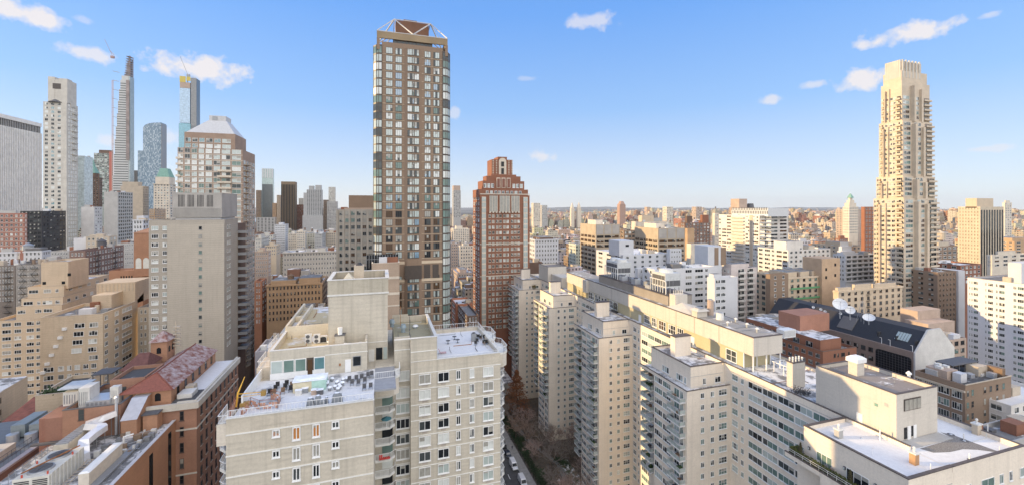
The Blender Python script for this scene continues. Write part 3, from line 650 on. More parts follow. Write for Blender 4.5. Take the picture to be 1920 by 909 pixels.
# tan brick stepped apartment complex
def tan(label, e, d, top, s=None, low=740, **k):
    k.setdefault('ind', 60); k.setdefault('pitch', 2.95); k.setdefault('wh', 1.5); k.setdefault('ef', .55); k.setdefault('fm', WHITE); k.setdefault('mix', MIX_STD); k.setdefault('nx', 3)
    return tower('apartment_building', label, 'building', e, d, top, M_TAN, s, low=low, coping=M_BEIGE, **k)
o = tan('stepped tan brick apartment house with tall blank bulkhead, at left', (-20,113), 182, 595, None, 745, ne=0, ns=0, depth=44)
rt = o.root; Yt = o.Y0
facade(rt, 'E', Yt, [tuple(XE(q,Yt) for q in c_) for c_ in ((-14,-2),(4,21),(27,40),(50,64),(68,84),(86,102))], levels(ZP(742,o.X1,Yt), o.Z, 2.95), 1.5, 3, 1, MIX_STD, WHITE, .08, .06, True, 70)
def step(px0, px1, dy, top, z0, cols=(), dd=34, z_n=1, nside=0, roof=SNOWP):
    Yq = Yt+dy; xa, xb = XE(px0,Yq), XE(px1,Yq); z1 = ZP(top, xb, Yq); shell(rt, xa, xb, Yq, Yq+dd, z0-1, z1, M_TAN, roof, .9, .3, M_BEIGE)
    if cols: facade(rt, 'E', Yq, [tuple(XE(q,Yq) for q in c_) for c_ in cols], levels(z0+.6, z1-.5, 2.95), 1.5, 3, 1, MIX_STD, WHITE, .08, .06, True, 90)
    if nside: facade(rt, 'N', xb, even(Yq+1, Yq+dd-1, nside, .4), levels(z0+.6, z1-.5, 2.95), 1.5, 2, 1, MIX_STD, WHITE, .08, .06, True, 90)
    return z1
z = step(30,116,5,571,o.Z-.5, ((33,48),(66,78),(82,98)))
z = step(40,118,8,556,z-.5, ((44,62),(70,76),(80,98),(104,112)), nside=6)
z = step(52,120,10,535,z-.5, ((54,72),(82,96),(104,110)), nside=5)
step(77,128,11,490,z-.5, (), 14)
b = MB(); Yq = Yt+11
for pp, q in ((83,533),(119,532),(130,517)): x = XE(pp,Yq); zq = ZP(q,x,Yq); b.box(x-.6, x+.6, Yq-.08, Yq-.003, zq, zq+1.3)
b.build('small_window', G_DARK, rt)
o = tan('nearer tan brick apartment house with white-framed windows and stepped terraces', (75,193), 141, 588, 258, 745, ne=0, ns=0)
rt = o.root; Yt = o.Y0; ZT = o.Z
zs = [ZP(611+15.3*k, o.X1, Yt) for k in range(10)]
for k, z in enumerate(zs):
    cs = [(140-2*k,159-2*k),(168-k,184-k)] if k < 5 else [(82,101),(109,120),(126,134),(140,150),(156,166),(171,181)]
    if k == 4: cs = [(167,184)]
    facade(rt, 'E', Yt, [tuple(XE(q,Yt) for q in c_) for c_ in cs], [z], 1.55, 3, 1, MIX_STD, WHITE, .09, .06, True, 90)
facade(rt, 'N', o.X1, [tuple(YS(q,o.X1) for q in c_) for c_ in ((196,202),(215,222),(229,247))], levels(ZP(720,o.X1,Yt), ZT, 2.95), 1.5, 3, 1, MIX_STD, WHITE, .09, .06, True, 100)
# its stepped left shoulder, bulkhead and sloping roof
b = MB()
for k in range(6): b.box(XE(118-k*8,Yt), XE(126-k*8,Yt), Yt-.6-.02*k, Yt-.003-.02*k, ZP(611+15.3*k,o.X1,Yt)-.4, ZP(611+15.3*k,o.X1,Yt)+.5)
b.build('terrace_parapet', WHITE, rt)
Yb, Yc = Yt+13, Yt+20; X1 = o.X1-.3; xa, xb = XE(172,Yb), min(X1-2, XE(209,Yb)); zb = ZP(552,xb,Yb); za = ZP(528,X1,Yc)
b = MB(); b.box(xa, xb, Yb, Yb+14, ZT-1, zb); b.box(XE(181,Yc), X1, Yc, Yc+12, ZT-1, za); b.build('bulkhead', M_TAN, rt)
b = MB(); x0 = XE(181,Yc)
for i in range(10): x = x0+(X1-x0)*(i+.3)/10; b.box(x, x+.28, Yc-.1, Yc-.003, zb, za-.3)
b.build('louvre', M_BEIGE, rt)
b = MB(); y0, y1 = Yc+6, YS(256,X1); z0_, z1_ = ZP(548,X1,y0), ZP(577,X1,y1)
b.add([(X1-2,y0,ZT-1),(X1,y0,ZT-1),(X1,y0,z0_),(X1-2,y0,z0_),(X1-2,y1,ZT-1),(X1,y1,ZT-1),(X1,y1,max(z1_,ZT)),(X1-2,y1,max(z1_,ZT))], [(0,1,2,3),(1,5,6,2),(3,2,6,7),(5,4,7,6),(4,0,3,7)]); b.build('sloping_beam', M_TAN, rt)
o = tower('apartment_building', 'narrow tan wing between the stepped tan house and the grey slab tower', 'building', (258,280), 160, 575, M_BEIGE, low=690, ne=2, ns=0, pitch=2.95, wh=1.5, ind=30)

# brown setback tower with white pyramid roof
BRB = wall('brown_band_brick', (.30,.215,.16), .1)
o = tower('apartment_tower', 'brown and white banded tower with white pyramid roof and curved balconies', 'tower', (333,455), 225, 281, BRB, 478, low=690, ne=0, ns=0, roof=ROOFD)
T = o; rt = o.root; Z = o.Z; w = o.X1-o.X0; dp = o.Y1-o.Y0; xx = lambda q: XE(q, o.Y0+1)
zq = lambda py: ZP(py, o.X1, o.Y0)
b = MB(); b.box(xx(346), xx(441), o.Y0+.8, o.Y1-3, Z-1, zq(252)); b.build('upper_stage', BRB, rt)
b = MB(); z2 = zq(252)+.02; b.frus(xx(349), xx(440), o.Y0+1, o.Y1-4, z2, xx(383), xx(419), o.Y0+6, o.Y1-8, zq(226)); b.box(xx(385), xx(417), o.Y0+6.3, o.Y1-8.3, zq(226), zq(216)); b.build('pyramid_roof', plain('pale_roof', (.50,.50,.50), .45), rt)
b = MB(); b.box(xx(391), xx(401), o.Y0+6.2, o.Y0+6.297, zq(225), zq(217.5)); b.build('louvre', GREYM, rt)
zs = levels(zq(470), Z, 3.05)
cols = [(xx(a_),xx(c_)) for a_, c_ in ((336,345),(348,358),(361,371),(374,384),(387,399),(402,414),(417,433),(436,453))]
facade(rt, 'E', o.Y0, cols, zs, 2.2, 2, 1, (G_BLIND,G_SKY,G_SKY,G_MID,G_GREEN), WHITE, .07, .06, False, 100)
facade(rt, 'E', o.Y0+.8, cols[1:7], [Z+.4, Z+3.4, Z+6.4][:2], 2.0, 2, 1, MIX_PALE, WHITE, .07)
zn = levels(zq(690), Z-5, 3.05)
facade(rt, 'E', o.Y0, [(xx(446),xx(453))], [z for z in zn if z < zs[-1]], 2.0, 2, 1, (G_MID,G_SKY,G_BROWN), WHITE, .07, .06, False, 100)
facade(rt, 'N', o.X1, even(o.Y0, o.Y1, 4, .6, .5), zn, 1.9, 3, 1, (G_MID,G_SKY,G_GREEN,G_BROWN,G_DARK), WHITE, .07, .06, False, 160)
b = MB()
for z in zs: b.box(o.X0, o.X1, o.Y0-.1, o.Y0-.003, z-.75, z-.45)
for z in zn: b.box(o.X1+.003, o.X1+.1, o.Y0, o.Y1, z-.75, z-.45)
b.build('floor_band', M_CREAM, rt)
for z in zn:
    b = MB(); yc = o.Y0+6
    b.prism([(o.X1+.01, yc-4)]+[(o.X1+2.2*math.cos(a_*math.pi/10), yc+4*math.sin(a_*math.pi/10)) for a_ in range(-5,6)]+[(o.X1+.01, yc+4)], z-.5, z-.3)
    for a_ in range(-5,5):
        p0, p1 = [(o.X1+2.15*math.cos(q*math.pi/10), yc+3.9*math.sin(q*math.pi/10)) for q in (a_, a_+1)]
        b.bar((*p0, z+.7), (*p1, z+.7), .07); b.bar((*p0, z-.3), (*p0, z+.7), .04)
    b.build('balcony', M_BEIGE, rt)
for k in range(20):
    z = zs[1]-3.05*k
    if z < zq(470): break
    for pa, pc in ((333,341),(410,436)) if k > 1 else ((333,341),): b = MB(); b.box(xx(pa), xx(pc), o.Y0-1.3, o.Y0-.12, z-.5, z-.3); b.box(xx(pa), xx(pc), o.Y0-1.3, o.Y0-1.2, z-.3, z+.5); b.build('balcony', M_CREAM, rt)

# grey brick slab tower with louvred mechanical top
o = tower('apartment_tower', 'grey brick slab tower with blank front and louvred concrete top', 'tower', (279,421), 151, 412, M_GREYB, 446, low=655, ne=0, ns=0, coping=M_GREY, roof=ROOFG)
rt = o.root; GS = o
zs = levels(ZP(655,o.X1,o.Y0), o.Z-1.2, 2.86)
facade(rt, 'E', o.Y0, [(XE(284,o.Y0),XE(297,o.Y0)),(XE(305,o.Y0),XE(314.5,o.Y0))], zs, 1.45, 3, 1, (G_BLIND,G_SKY,G_CURT,G_DARK,G_MID), WHITE, .1, .07, True, 60)
facade(rt, 'E', o.Y0-.36, [(XE(373.5,o.Y0),XE(379.5,o.Y0))], zs, 1.2, 1, 1, (G_MID,G_DARK,G_GREEN,G_CURT), GREYM, .06, .07, True, 90)
facade(rt, 'N', o.X1, even(o.Y0+2, o.Y1-8, 2, .62), zs, 1.45, 3, 1, (G_SKY,G_MID,G_GREEN), OFFW, .08, .07, True, 120)
b = MB(); b.box(XE(314,o.Y0), XE(421,o.Y0)-.02, o.Y0-.35, o.Y0-.003, 0, o.Z-1.5); b.build('blank_bay', wall('grey_brick_bay', (.45,.405,.335), .2, .2, .05), rt)
# the bay stands proud of its windows: bring the small column forward
b = MB(); z = o.Z-.9; xa, xb, ya, yb = XE(324,o.Y0+3), XE(416,o.Y0+3), o.Y0+3, o.Y0+20
b.box(xa+.6, xb-.6, ya+.6, yb-.6, z-.2, z+1.6); b.build('plinth', M_WHITEP, rt)
b = MB(); zt = ZP(362,xb,ya); b.box(xa, xb, ya, yb, z+1.6, zt); b.build('mechanical_top', wall('ribbed_concrete', (.36,.34,.31), .1, .05), rt)
b = MB()
for gpx in (334,352,370,388):
    for i in range(5): x = XE(gpx,ya)+i*.42; b.box(x, x+.2, ya-.05, ya-.003, ZP(388,xb,ya), ZP(366,xb,ya))
b.build('louvre', BLACKM, rt)
b = MB(); n = 44
for i in range(n): x = xa+(xb-xa)*i/n; b.box(x, x+.07, ya-.12, ya-.003, z+1.6, ZP(390,xb,ya))
b.build('rib', M_GREY, rt)
# balcony bay on its north-west corner
for zz_ in levels(ZP(690,o.X1,o.Y0), o.Z-3, 2.86):
    b = MB(); b.box(o.X1-.5, o.X1+3.2, o.Y1+.05, o.Y1+7, zz_-.5, zz_-.3); b.box(o.X1+3.1, o.X1+3.2, o.Y1+.05, o.Y1+7, zz_-.3, zz_+.6); b.box(o.X1, o.X1+3.1, o.Y1+.05, o.Y1+.15, zz_-.3, zz_+.6); b.build('balcony', GREYM, rt)
b = MB(); b.box(o.X1-8, o.X1-.6, o.Y1+.02, o.Y1+12, 0, o.Z-2); b.build('wall', M_DBR, rt)
# ================================================================ centre background
# towers beyond the park
o = tower('glass_tower', 'dark glass tower with pale green crown beyond the park', 'skyscraper', (491,512), 1500, 317, glass('pale_green_glass', (.40,.50,.47), .15), 514, low=400, ne=0, ns=0, par=0)
b = MB(); b.box(XE(491.5,o.Y0), XE(511.5,o.Y0), o.Y0-.5, o.Y0-.003, 0, ZP(346,o.X1,o.Y0)); b.build('dark_facade', glass('dark_tower_glass', (.06,.075,.08), .15), o.root)
b = MB()
for i in range(5): b.box(XE(492+i*4.4,o.Y0), XE(494+i*4.4,o.Y0), o.Y0-.9, o.Y0-.003, ZP(334,o.X1,o.Y0), o.Z+1)
b.build('crown_fin', M_WHITEP, o.root)
o = tower('office_tower', 'bronze brown tower with vertical stripes beyond the park', 'skyscraper', (527,553), 1450, 341, wall('bronze_wall', (.20,.145,.09), .05), 557, low=420, ne=0, ns=0, par=0)
b = MB()
for i in range(9): b.box(XE(527.5+i*2.9,o.Y0), XE(529.2+i*2.9,o.Y0), o.Y0-.6, o.Y0-.003, 20, o.Z-10)
b.build('window_strip', G_DARK, o.root)
o = tower('apartment_tower', 'grey stone stepped apartment tower beyond the park', 'tower', (575,603), 1450, 356, wall('blue_grey_stone', (.36,.36,.35), .08), None, low=425, ne=8, ns=0, pitch=4.5, wh=2.4, mix=MIX_DARK, fm=GREYM, nx=1)
b = MB(); b.box(XE(579,o.Y0), XE(588,o.Y0), o.Y0+2, o.Y0+20, o.Z-1, ZP(349,o.X1,o.Y0)); b.box(XE(591,o.Y0), XE(602,o.Y0), o.Y0+2, o.Y0+20, o.Z-1, ZP(347.5,o.X1,o.Y0)); b.box(XE(569,o.Y0), XE(575,o.Y0)-.1, o.Y0+1, o.Y0+20, 0, ZP(362,o.X1,o.Y0)); b.box(XE(568,o.Y0), XE(606,o.Y0), o.Y0-9, o.Y0-.01, 0, ZP(404,o.X1,o.Y0)); b.build('wing', wall('blue_grey_stone',(0,0,0)), o.root)
o = tower('apartment_tower', 'slim pale tower farthest right of the towers beyond the park', 'tower', (616,628), 1700, 351, M_LIME, None, low=425, ne=5, ns=0, pitch=5, wh=2.5, nx=1, mix=(G_MID,G_SKY))
for e_, d_, tp, mt, lb in (((480,489),1500,357,M_BROWN,'brown lower tower left of the dark glass tower'), ((511,518),1480,381,M_ORANGE,'cream sunlit block right of the dark glass tower'), ((519,526),1480,366,M_BEIGE,'beige block left of the bronze tower'),
        ((557,570),1500,384,M_RED,'red brown block right of the bronze tower'), ((606,615),1480,375,M_BROWN,'brown block between two pale stone towers'), ((613,632),1480,378,M_GREY,'grey base block under the slim pale tower'), ((560,574),1600,372,M_LIME,'pale block behind the red brown block'), ((481,515),1400,408,M_GREY,'low grey hall in front of the dark glass tower')):
    tower('apartment_building', lb, 'building', e_, d_, tp, mt, None, low=430, ne=5, ns=0, pitch=5, wh=2.4, nx=1, mix=MIX_DARK, fm=GREYM)
# blocks in front of the park
for e_, s_, d_, tp, mt, lb, ne_ in (((515,535),541,640,421,M_WHITEP,'white stepped apartment house in front of the park trees',5), ((486,512),517,560,440,M_LIME,'cream apartment house left of the white stepped one',6), ((540,556),None,600,438,M_LIME,'pale narrow house right of the white stepped one',4), ((556,572),575,590,434,M_CREAM,'cream house with chimney near the park trees',4),
        ((590,604),613,520,438,M_GREY,'grey house with awning roof near the park trees',4), ((612,630),632,560,436,M_BEIGE,'beige house with penthouse left of the ribbed tower',4), ((478,503),508,330,471,M_PINK,'rosy white apartment block in front of the cream house',6), ((497,518),526,420,460,M_TAN,'tan apartment house with water tank',5),
        ((478,490),None,420,446,M_LIME,'narrow pale house at the edge of the banded tower',3)):
    o = tower('apartment_building', lb, 'building', e_, d_, tp, mt, s_, low=470 if d_ > 400 else 508, ne=ne_, ns=4 if s_ else 0, pitch=3.3, wh=1.8, mix=MIX_DARK, roof=SNOWP, cornice=.3, ind=14)
    bulk(o, .3, .7, .2, .7, o.Z-1, 4, mt)
tank(AT(511,425)[0], AT(511,425)[1]+4, ZP(462,*AT(511,420)), 'dark water tank on the tan house below the park', 2.2, 3.2)
o = tower('apartment_building', 'long limestone apartment house with rows of windows in front of the park', 'building', (530,634), 300, 470, M_LIME, None, low=520, ne=19, ns=0, pitch=3.3, wh=1.7, ef=.42, mix=MIX_DARK, roof=SNOWP, cornice=.5, ind=60, depth=22)
bulk(o, .6, .75, .2, .8, o.Z-1, 3, M_LIME)
o = tower('apartment_building', 'orange tan brick apartment house with dark windows in rows', 'building', (500,604), 218, 529, M_ORANGE, 614, low=590, ne=15, ns=6, pitch=3.1, wh=1.5, ef=.45, mix=MIX_DARK, roof=SNOWP, cornice=.35, ind=90, fm=M_DBR)
OT = o; bulk(o, .05, .5, .1, .6, o.Z-1, 2.6, M_ORANGE); bulk(o, .55, .95, .15, .6, o.Z-1, 3.2, M_ORANGE)
tank(XE(540,o.Y0), o.Y0+7, o.Z-1, 'brown water tank on the orange tan apartment house', 1.6, 3, WOOD, 1.2)
tower('apartment_building', 'narrow red brick building left of the orange tan apartment house', 'building', (477,491), 212, 526, wall('coral_brick', (.36,.17,.10), .1), 500, low=600, ne=2, ns=2, pitch=3.1, wh=1.6, ind=30)
# ribbed stone tower beside the tall brown tower
o = tower('office_tower', 'grey stone tower with square piers and dark windows left of the tall brown tower', 'tower', (632,712), 205, 393, wall('pier_stone', (.38,.35,.30), .1), None, low=507, ne=7, ns=0, ef=.66, pitch=3.3, wh=1.75, mix=(G_DARK,G_MID,G_BROWN,G_GREEN,G_MID,G_CURT), fm=GREYM, ind=70, depth=32)
b = MB()
for i in range(8): x = o.X0+(o.X1-o.X0)*i/7; b.box(x-.4, x+.4, o.Y0-.5, o.Y0-.003, 0, o.Z)
b.build('pier', wall('pier_stone',(0,0,0)), o.root); bulk(o, .25, .85, .15, .7, o.Z-1, ZP(367,o.X1,o.Y0+5)-o.Z+1, M_BROWN); bulk(o, .15, .95, .1, .8, o.Z-1, 1.8, M_PINK)
# ---------------------------------------------------------------- the tall brown tower
o = tower('apartment_tower', 'tall brown brick tower with glazed corner bays and white truss crown', 'skyscraper', (716,830), 149, 78, M_BROWN, None, low=612, ne=0, ns=0, roof=ROOFD, depth=26, coping=None)
rt = o.root; BT = o; Z = o.Z; zs = [z for z in levels(ZP(618,o.X0,o.Y0), Z-1.5, 2.93)]
xx = lambda q: XE(q, o.Y0)
blank = [z for z in zs if ZP(528,o.X0,o.Y0) < z < ZP(494,o.X0,o.Y0)]; zs2 = [z for z in zs if z not in blank and z-2.93 not in []]
MIXT = (G_BLIND,G_SKY,G_SKY,G_SKY,G_BLIND,G_SKY,G_BLUE,G_GREEN)
MIXLOW = (G_BROWN,G_DARK,G_CURT,G_SKY,G_BLIND,G_BROWN,G_MID,G_SKY)  # brown and dark tints stand in for buildings reflected in the lower floors
zq_ = ZP(400,o.X0,o.Y0)
for zs3, mx_ in (([z for z in zs2 if z > zq_], MIXT), ([z for z in zs2 if z <= zq_], MIXLOW)): facade(rt, 'E', o.Y0, [(xx(723.5),xx(736)),(xx(741.5),xx(753.5)),(xx(796),xx(807.5)),(xx(812.5),xx(824))], [z-.25 for z in zs3], 2.25, 3, 1, mx_, BRONZE, .09, .05, True, 150)
# shallow bowed centre bay
b = MB(); xa, xb = xx(757.5), xx(791.5)
b.prism([(xa,o.Y0-.003),(xa+1.1,o.Y0-.75),(xb-1.1,o.Y0-.75),(xb,o.Y0-.003)], 0, Z-1.6); b.build('centre_bay', M_BROWN, rt)
Yc = o.Y0-.752
facade(rt, 'E', Yc, [(xa+1.1,xa+2.75),(xa+4.0,xb-1.15)] if False else [(xa+1.15,xa+2.8),(xa+2.9,xb-2.9),(xb-2.8,xb-1.15)], [z-.25 for z in zs2], 2.25, 2, 1, MIXT, BRONZE, .08, .05, True, 260)
# glazed octagonal corner bays
for side_, (pa, pb) in (('l',(700,716)),('r',(830,845))):
    xa, xb = xx(pa), xx(pb); yf, yb = o.Y0-.2, o.Y0+6
    if side_ == 'l': pts = [(xb,yf),(xb,yb),(xa,yb),(xa,yf+2.2),(xa+1.0,yf+.5),(xa+1.8,yf)]
    else: pts = [(xa,yf),(xb-1.8,yf),(xb-1.0,yf+.5),(xb,yf+2.2),(xb,yb),(xa,yb)]
    zt_ = ZP(84,xb,yf); bb = thing; z0 = 0; k = 0
    sp = MB(); 
    zl = [Z-1.2-2.93*j for j in range(int((Z-1.2)/2.93)+1)]
    ga = {}
    for j, z in enumerate(zl):
        sp.prism([( (p[0]-(xa+xb)/2)*1.02+(xa+xb)/2, p[1]-.06) for p in pts], z-.55, z)
        gm = random.choice((G_BLIND,G_SKY,G_GREEN,G_SKY,G_SKY,G_GREEN,G_MID)); ga.setdefault(gm.name, MB()).prism(pts, z-2.93, z-.552)
    for p in pts:
        sp.bar((p[0],p[1],0),(p[0],p[1],Z-1.2),.13)
    for a_ in (.33,.66):
        p, q = pts[0], pts[1]
    cb = sp.build('corner_bay', BRONZE, rt)
    for gn, gb in ga.items():
        gb.build('bay_glass', MATS[gn], cb)
b = MB()
for z in zs2: b.box(o.X0, o.X1, o.Y0-.1, o.Y0-.003, z-.62, z-.5)
for py_ in (494,528): z = ZP(py_,o.X0,o.Y0); b.box(o.X0, o.X1, o.Y0-.14, o.Y0-.003, z-.5, z+.5)
b.build('floor_band', M_TAN, rt)
b = MB()
z0_, z1_ = ZP(525,o.X0,o.Y0), ZP(499,o.X0,o.Y0)
for a_, c_ in ((795,806.5),(811,822.5)): b.box(xx(a_), xx(c_), o.Y0-.12, o.Y0-.003, z0_, z1_)
b.box(xx(758.5), xx(790.5), o.Y0-.9, o.Y0-.76, z0_, z1_); b.build('louvre_panel', BRONZE, rt)
# crown: set back glass storey, open corners, ochre band, white truss and brown mechanical box
zr = Z-1; zb0, zb1 = ZP(72,o.X0,o.Y0), ZP(60,o.X0,o.Y0); xa, xb = xx(707), xx(839); yb = o.Y0+26
b = MB(); b.box(xx(737), xx(811), o.Y0+.4, o.Y0+20, zr, zb0+.1); b.build('top_storey', BRONZE, rt)
b = MB()
for i in range(10): b.box(xx(738.5+i*7.2), xx(744+i*7.2), o.Y0+.3, o.Y0+.397, zr+1, zb0-.3)
b.build('top_window', G_MID, rt)
b = MB(); b.box(xa, xb, o.Y0-.3, o.Y0+.3, zb0, zb1); b.box(xa, xb, yb-.3, yb+.3, zb0, zb1); b.box(xa, xa+.6, o.Y0+.31, yb-.31, zb0, zb1); b.box(xb-.6, xb, o.Y0+.31, yb-.31, zb0, zb1); b.build('ochre_band', wall('ochre_band', (.27,.20,.12), .05), rt)
b = MB()
for x in (xa+.4, xb-.4):
    for y in (o.Y0, yb): b.box(x-.5, x+.5, y-.35, y+.35, Z-3, zb0-.003)
b.build('corner_post', M_BROWN, rt)
ym = o.Y0+9; mx0, mx1 = XE(742,ym), XE(804,ym); mz = ZP(38,mx0,ym)
b = MB(); b.box(mx0, mx1, ym, ym+12, zr, mz); b.box(mx0+3, mx0+8, ym+2, ym+6, mz, mz+1.5); b.build('mechanical_box', wall('rust_brown_panel', (.17,.085,.05), .1), rt)
b = MB(); tz = ZP(33,mx0,o.Y0+6); P = lambda px_, py_, dy=0: (XE(px_,o.Y0+dy), o.Y0+dy, ZP(py_, XE(px_,o.Y0+dy), o.Y0+dy)); rr = .16
corners = [(xa,o.Y0),(xb,o.Y0),(xb,yb),(xa,yb)]; tops = [(mx0-.5,ym-1.2),(mx1+.5,ym-1.2),(mx1+.5,ym+13),(mx0-.5,ym+13)]
for i in range(4):
    c0, c1, t0, t1 = corners[i], corners[(i+1)%4], tops[i], tops[(i+1)%4]; mid = ((c0[0]+c1[0])/2, (c0[1]+c1[1])/2)
    b.bar((*c0,zb1+.3),(*c1,zb1+.3),rr); b.bar((*t0,tz),(*t1,tz),rr); b.bar((*c0,zb1+.3),(*t0,tz),rr*1.3)
    b.bar((*mid,zb1+.3),(*t0,tz),rr*1.5); b.bar((*mid,zb1+.3),(*t1,tz),rr*1.5)
    q = ((c0[0]+mid[0])/2,(c0[1]+mid[1])/2); b.bar((*q,zb1+.3),(*t0,tz),rr*.6)
b.build('truss_crown', plain('truss_grey', (.50,.49,.47), .5), rt)
# its low annex with dark screen
o = tower('annex_building', 'light brown brick annex with pale bands beside the tall brown tower', 'building', (697,749), 136, 494, wall('annex_brick', (.38,.29,.215), .08, .05), None, low=600, ne=0, ns=0, depth=10, coping=M_CREAM)
b = MB()
for py_ in (522,552,574): z = ZP(py_,o.X0,o.Y0); b.box(o.X0, o.X1, o.Y0-.1, o.Y0-.003, z-.4, z+.4 if py_ < 574 else z)
b.build('floor_band', M_CREAM, o.root)
b = MB(); xa, xb = XE(687,o.Y0+4), XE(747,o.Y0+4); b.box(xa, xb, o.Y0+4, o.Y0+8, o.Z-9, ZP(478,xa,o.Y0+4)); b.build('dark_screen', G_DARK, o.root)
b = MB()
for i in range(13): x = xa+(xb-xa)*i/12; b.box(x-.06, x+.06, o.Y0+3.9, o.Y0+3.997, o.Z-2, ZP(478,xa,o.Y0+4))
b.box(xa, xb, o.Y0+3.85, o.Y0+3.997, ZP(486,xa,o.Y0+4)-.1, ZP(486,xa,o.Y0+4)); b.build('mullion', GREYM, o.root)

# ---------------------------------------------------------------- gap between the two tall towers
o = tower('apartment_tower', 'slim grey tower with pink unfinished top between the two tall towers', 'tower', (850,864), 1750, 357, M_GREY, None, low=398, ne=4, ns=0, pitch=6, wh=3, nx=1, mix=MIX_DARK)
b = MB(); b.box(o.X0+1, o.X1-2, o.Y0+1, o.Y1, o.Z-1, o.Z+20); b.build('bare_top', M_PINK, o.root)
for e_, s_, d_, tp, mt, lb, ne_ in (((850,880),846,760,429,M_CREAM,'sunlit cream apartment house in the gap between the tall towers',7), ((846,862),None,480,457,M_PINK,'pale pink house at the edge of the tall brown tower',4), ((862,892),859,420,461,M_CREAM,'cream stone house left of the red brick tower',6), ((858,890),None,330,512,M_PINK,'pink house below the cream stone house',6)):
    o = tower('apartment_building', lb, 'building', e_, d_, tp, mt, s_, low=460 if d_ > 600 else 520, ne=ne_, ns=2 if s_ else 0, pitch=3.3, wh=1.7, mix=MIX_DARK, roof=SNOWP, ind=16)
    bulk(o, .2, .6, .2, .7, o.Z-1, 6 if d_ > 600 else 3, mt)
tower('townhouse', 'orange red brick house with snowy roof between the two tall towers', 'building', (855,886), 212, 570, wall('brick_house', (.38,.16,.09), .1), 846, low=605, ne=2, ns=1, roof=SNOW, pitch=3.2, ind=10)
tower('apartment_building', 'dark low brick house in front of the red brick tower', 'building', (876,898), 190, 592, M_DBR, None, low=612, ne=3, ns=0, ind=8)
# ---------------------------------------------------------------- red brick tower with stepped crown
o = tower('apartment_tower', 'red brick tower with white trim and stepped crown with arched top', 'tower', (900,993), 236, 366, M_RED, 887, low=620, ne=0, ns=3, sf=.5, pitch=3.15, wh=1.8, mix=MIX_STD, ind=0, roof=SNOWP, depth=26)
rt = o.root; RT = o; xx = lambda q, dy=0: XE(q, o.Y0+dy); Z = o.Z
zs = levels(ZP(625,o.X0,o.Y0), ZP(400,o.X0,o.Y0), 3.15)
facade(rt, 'E', o.Y0, [(xx(a_),xx(a_+4.6)) for a_ in (916,922.6,930,936.2,943.5,949.5,958,964,970.2)], zs, 1.75, 2, 1, (G_CURT,G_SKY,G_MID,G_DARK,G_MID,G_BLIND), M_CREAM, .11, .06, False, 100)
for a_, c_ in ((903,911),(981,989)):
    b = MB(); b.box(xx(a_), xx(c_), o.Y0-.5, o.Y0-.003, 10, Z-1); cb = b.build('corner_bay', M_CREAM, rt)
    g_ = MB()
    for z in levels(ZP(625,o.X0,o.Y0), Z-1, 3.15):
        for q in range(2): x = xx(a_)+(xx(c_)-xx(a_))*(q+.12)/2; g_.box(x, x+(xx(c_)-xx(a_))*.39, o.Y0-.56, o.Y0-.503, z, z+2.2)
    g_.build('bay_glass', G_SKY, cb)
b = MB()
b.box(xx(918), xx(933), o.Y0-.25, o.Y0-.003, ZP(398,o.X0,o.Y0), ZP(367,o.X0,o.Y0)); b.box(xx(959), xx(974), o.Y0-.25, o.Y0-.003, ZP(398,o.X0,o.Y0), ZP(367,o.X0,o.Y0)); b.box(xx(937), xx(956), o.Y0-.25, o.Y0-.003, ZP(398,o.X0,o.Y0), ZP(367,o.X0,o.Y0)); b.build('tall_window', G_CURT, rt)
b = MB()
for q in (918,922.8,927.8,932.5,937,943,949,955.5,959,964,969,973.5): b.box(xx(q)-.13, xx(q)+.13, o.Y0-.36, o.Y0-.253, ZP(398,o.X0,o.Y0), ZP(367,o.X0,o.Y0))
for py_ in (458,518,364): z = ZP(py_,o.X0,o.Y0); b.box(o.X0, o.X1, o.Y0-.2, o.Y0-.003, z-.25, z+.25)
for q in range(10): b.box(xx(917+q*6), xx(920+q*6), o.Y0-.8, o.Y0-.26, ZP(400,o.X0,o.Y0), ZP(397,o.X0,o.Y0))
b.build('white_trim', M_CREAM, rt)
tiers = [(0,(896,984),366,338,2),(1,(904,986),354,346,1.5),(2,(911,980),354,331,4),(3,(922,967),334,327,6)]
b = MB()
for k, (n_, (pa,pb), yb_, yt_, dy) in enumerate(((0,(898,990),366,355,1),(1,(905,983),355,339,3),(2,(912,976),339,330,5),(3,(921,968),330,327,7))):
    b.box(xx(pa,dy), xx(pb,dy), o.Y0+dy, o.Y1-dy, ZP(yb_,xx(pa,dy),o.Y0+dy)-1.2, ZP(yt_,xx(pa,dy),o.Y0+dy)+.01*k)
b.build('stepped_crown', M_RED, rt)
b = MB(); z0_, z1_ = ZP(353,xx(930,5),o.Y0+5), ZP(334,xx(930,5),o.Y0+5)
for a_ in (931,940.5,950): b.box(xx(a_,3), xx(a_+7,3), o.Y0+2.75, o.Y0+2.997, z0_, z1_)
b.build('crown_window_frame', M_CREAM, rt)
b = MB()
for a_ in (932,941.5,951): b.box(xx(a_,3), xx(a_+5,3), o.Y0+2.6, o.Y0+2.747, z0_+.3, z1_-.5)
b.build('crown_glass', wall('dark_red_brick',(0,0,0)), rt)
facade(rt, 'E', o.Y0+3, [(xx(q,3),xx(q+5,3)) for q in (907,914,921,961,968,975)], [ZP(352.5,xx(940,3),o.Y0+3)], 2.4, 2, 1, (G_SKY,), WHITE, .15)
facade(rt, 'E', o.Y0+1, [(xx(q,1),xx(q+5,1)) for q in (911,919,927,934,941,949,957,965,973)], [ZP(364.5,xx(940,1),o.Y0+1)], 1.9, 2, 1, (G_SKY,G_MID), WHITE, .15)
dy = 8; b = MB(); xa, xb = xx(922,dy), xx(961,dy); z0_, z1_ = ZP(328,xa,o.Y0+dy), ZP(299,xa,o.Y0+dy)
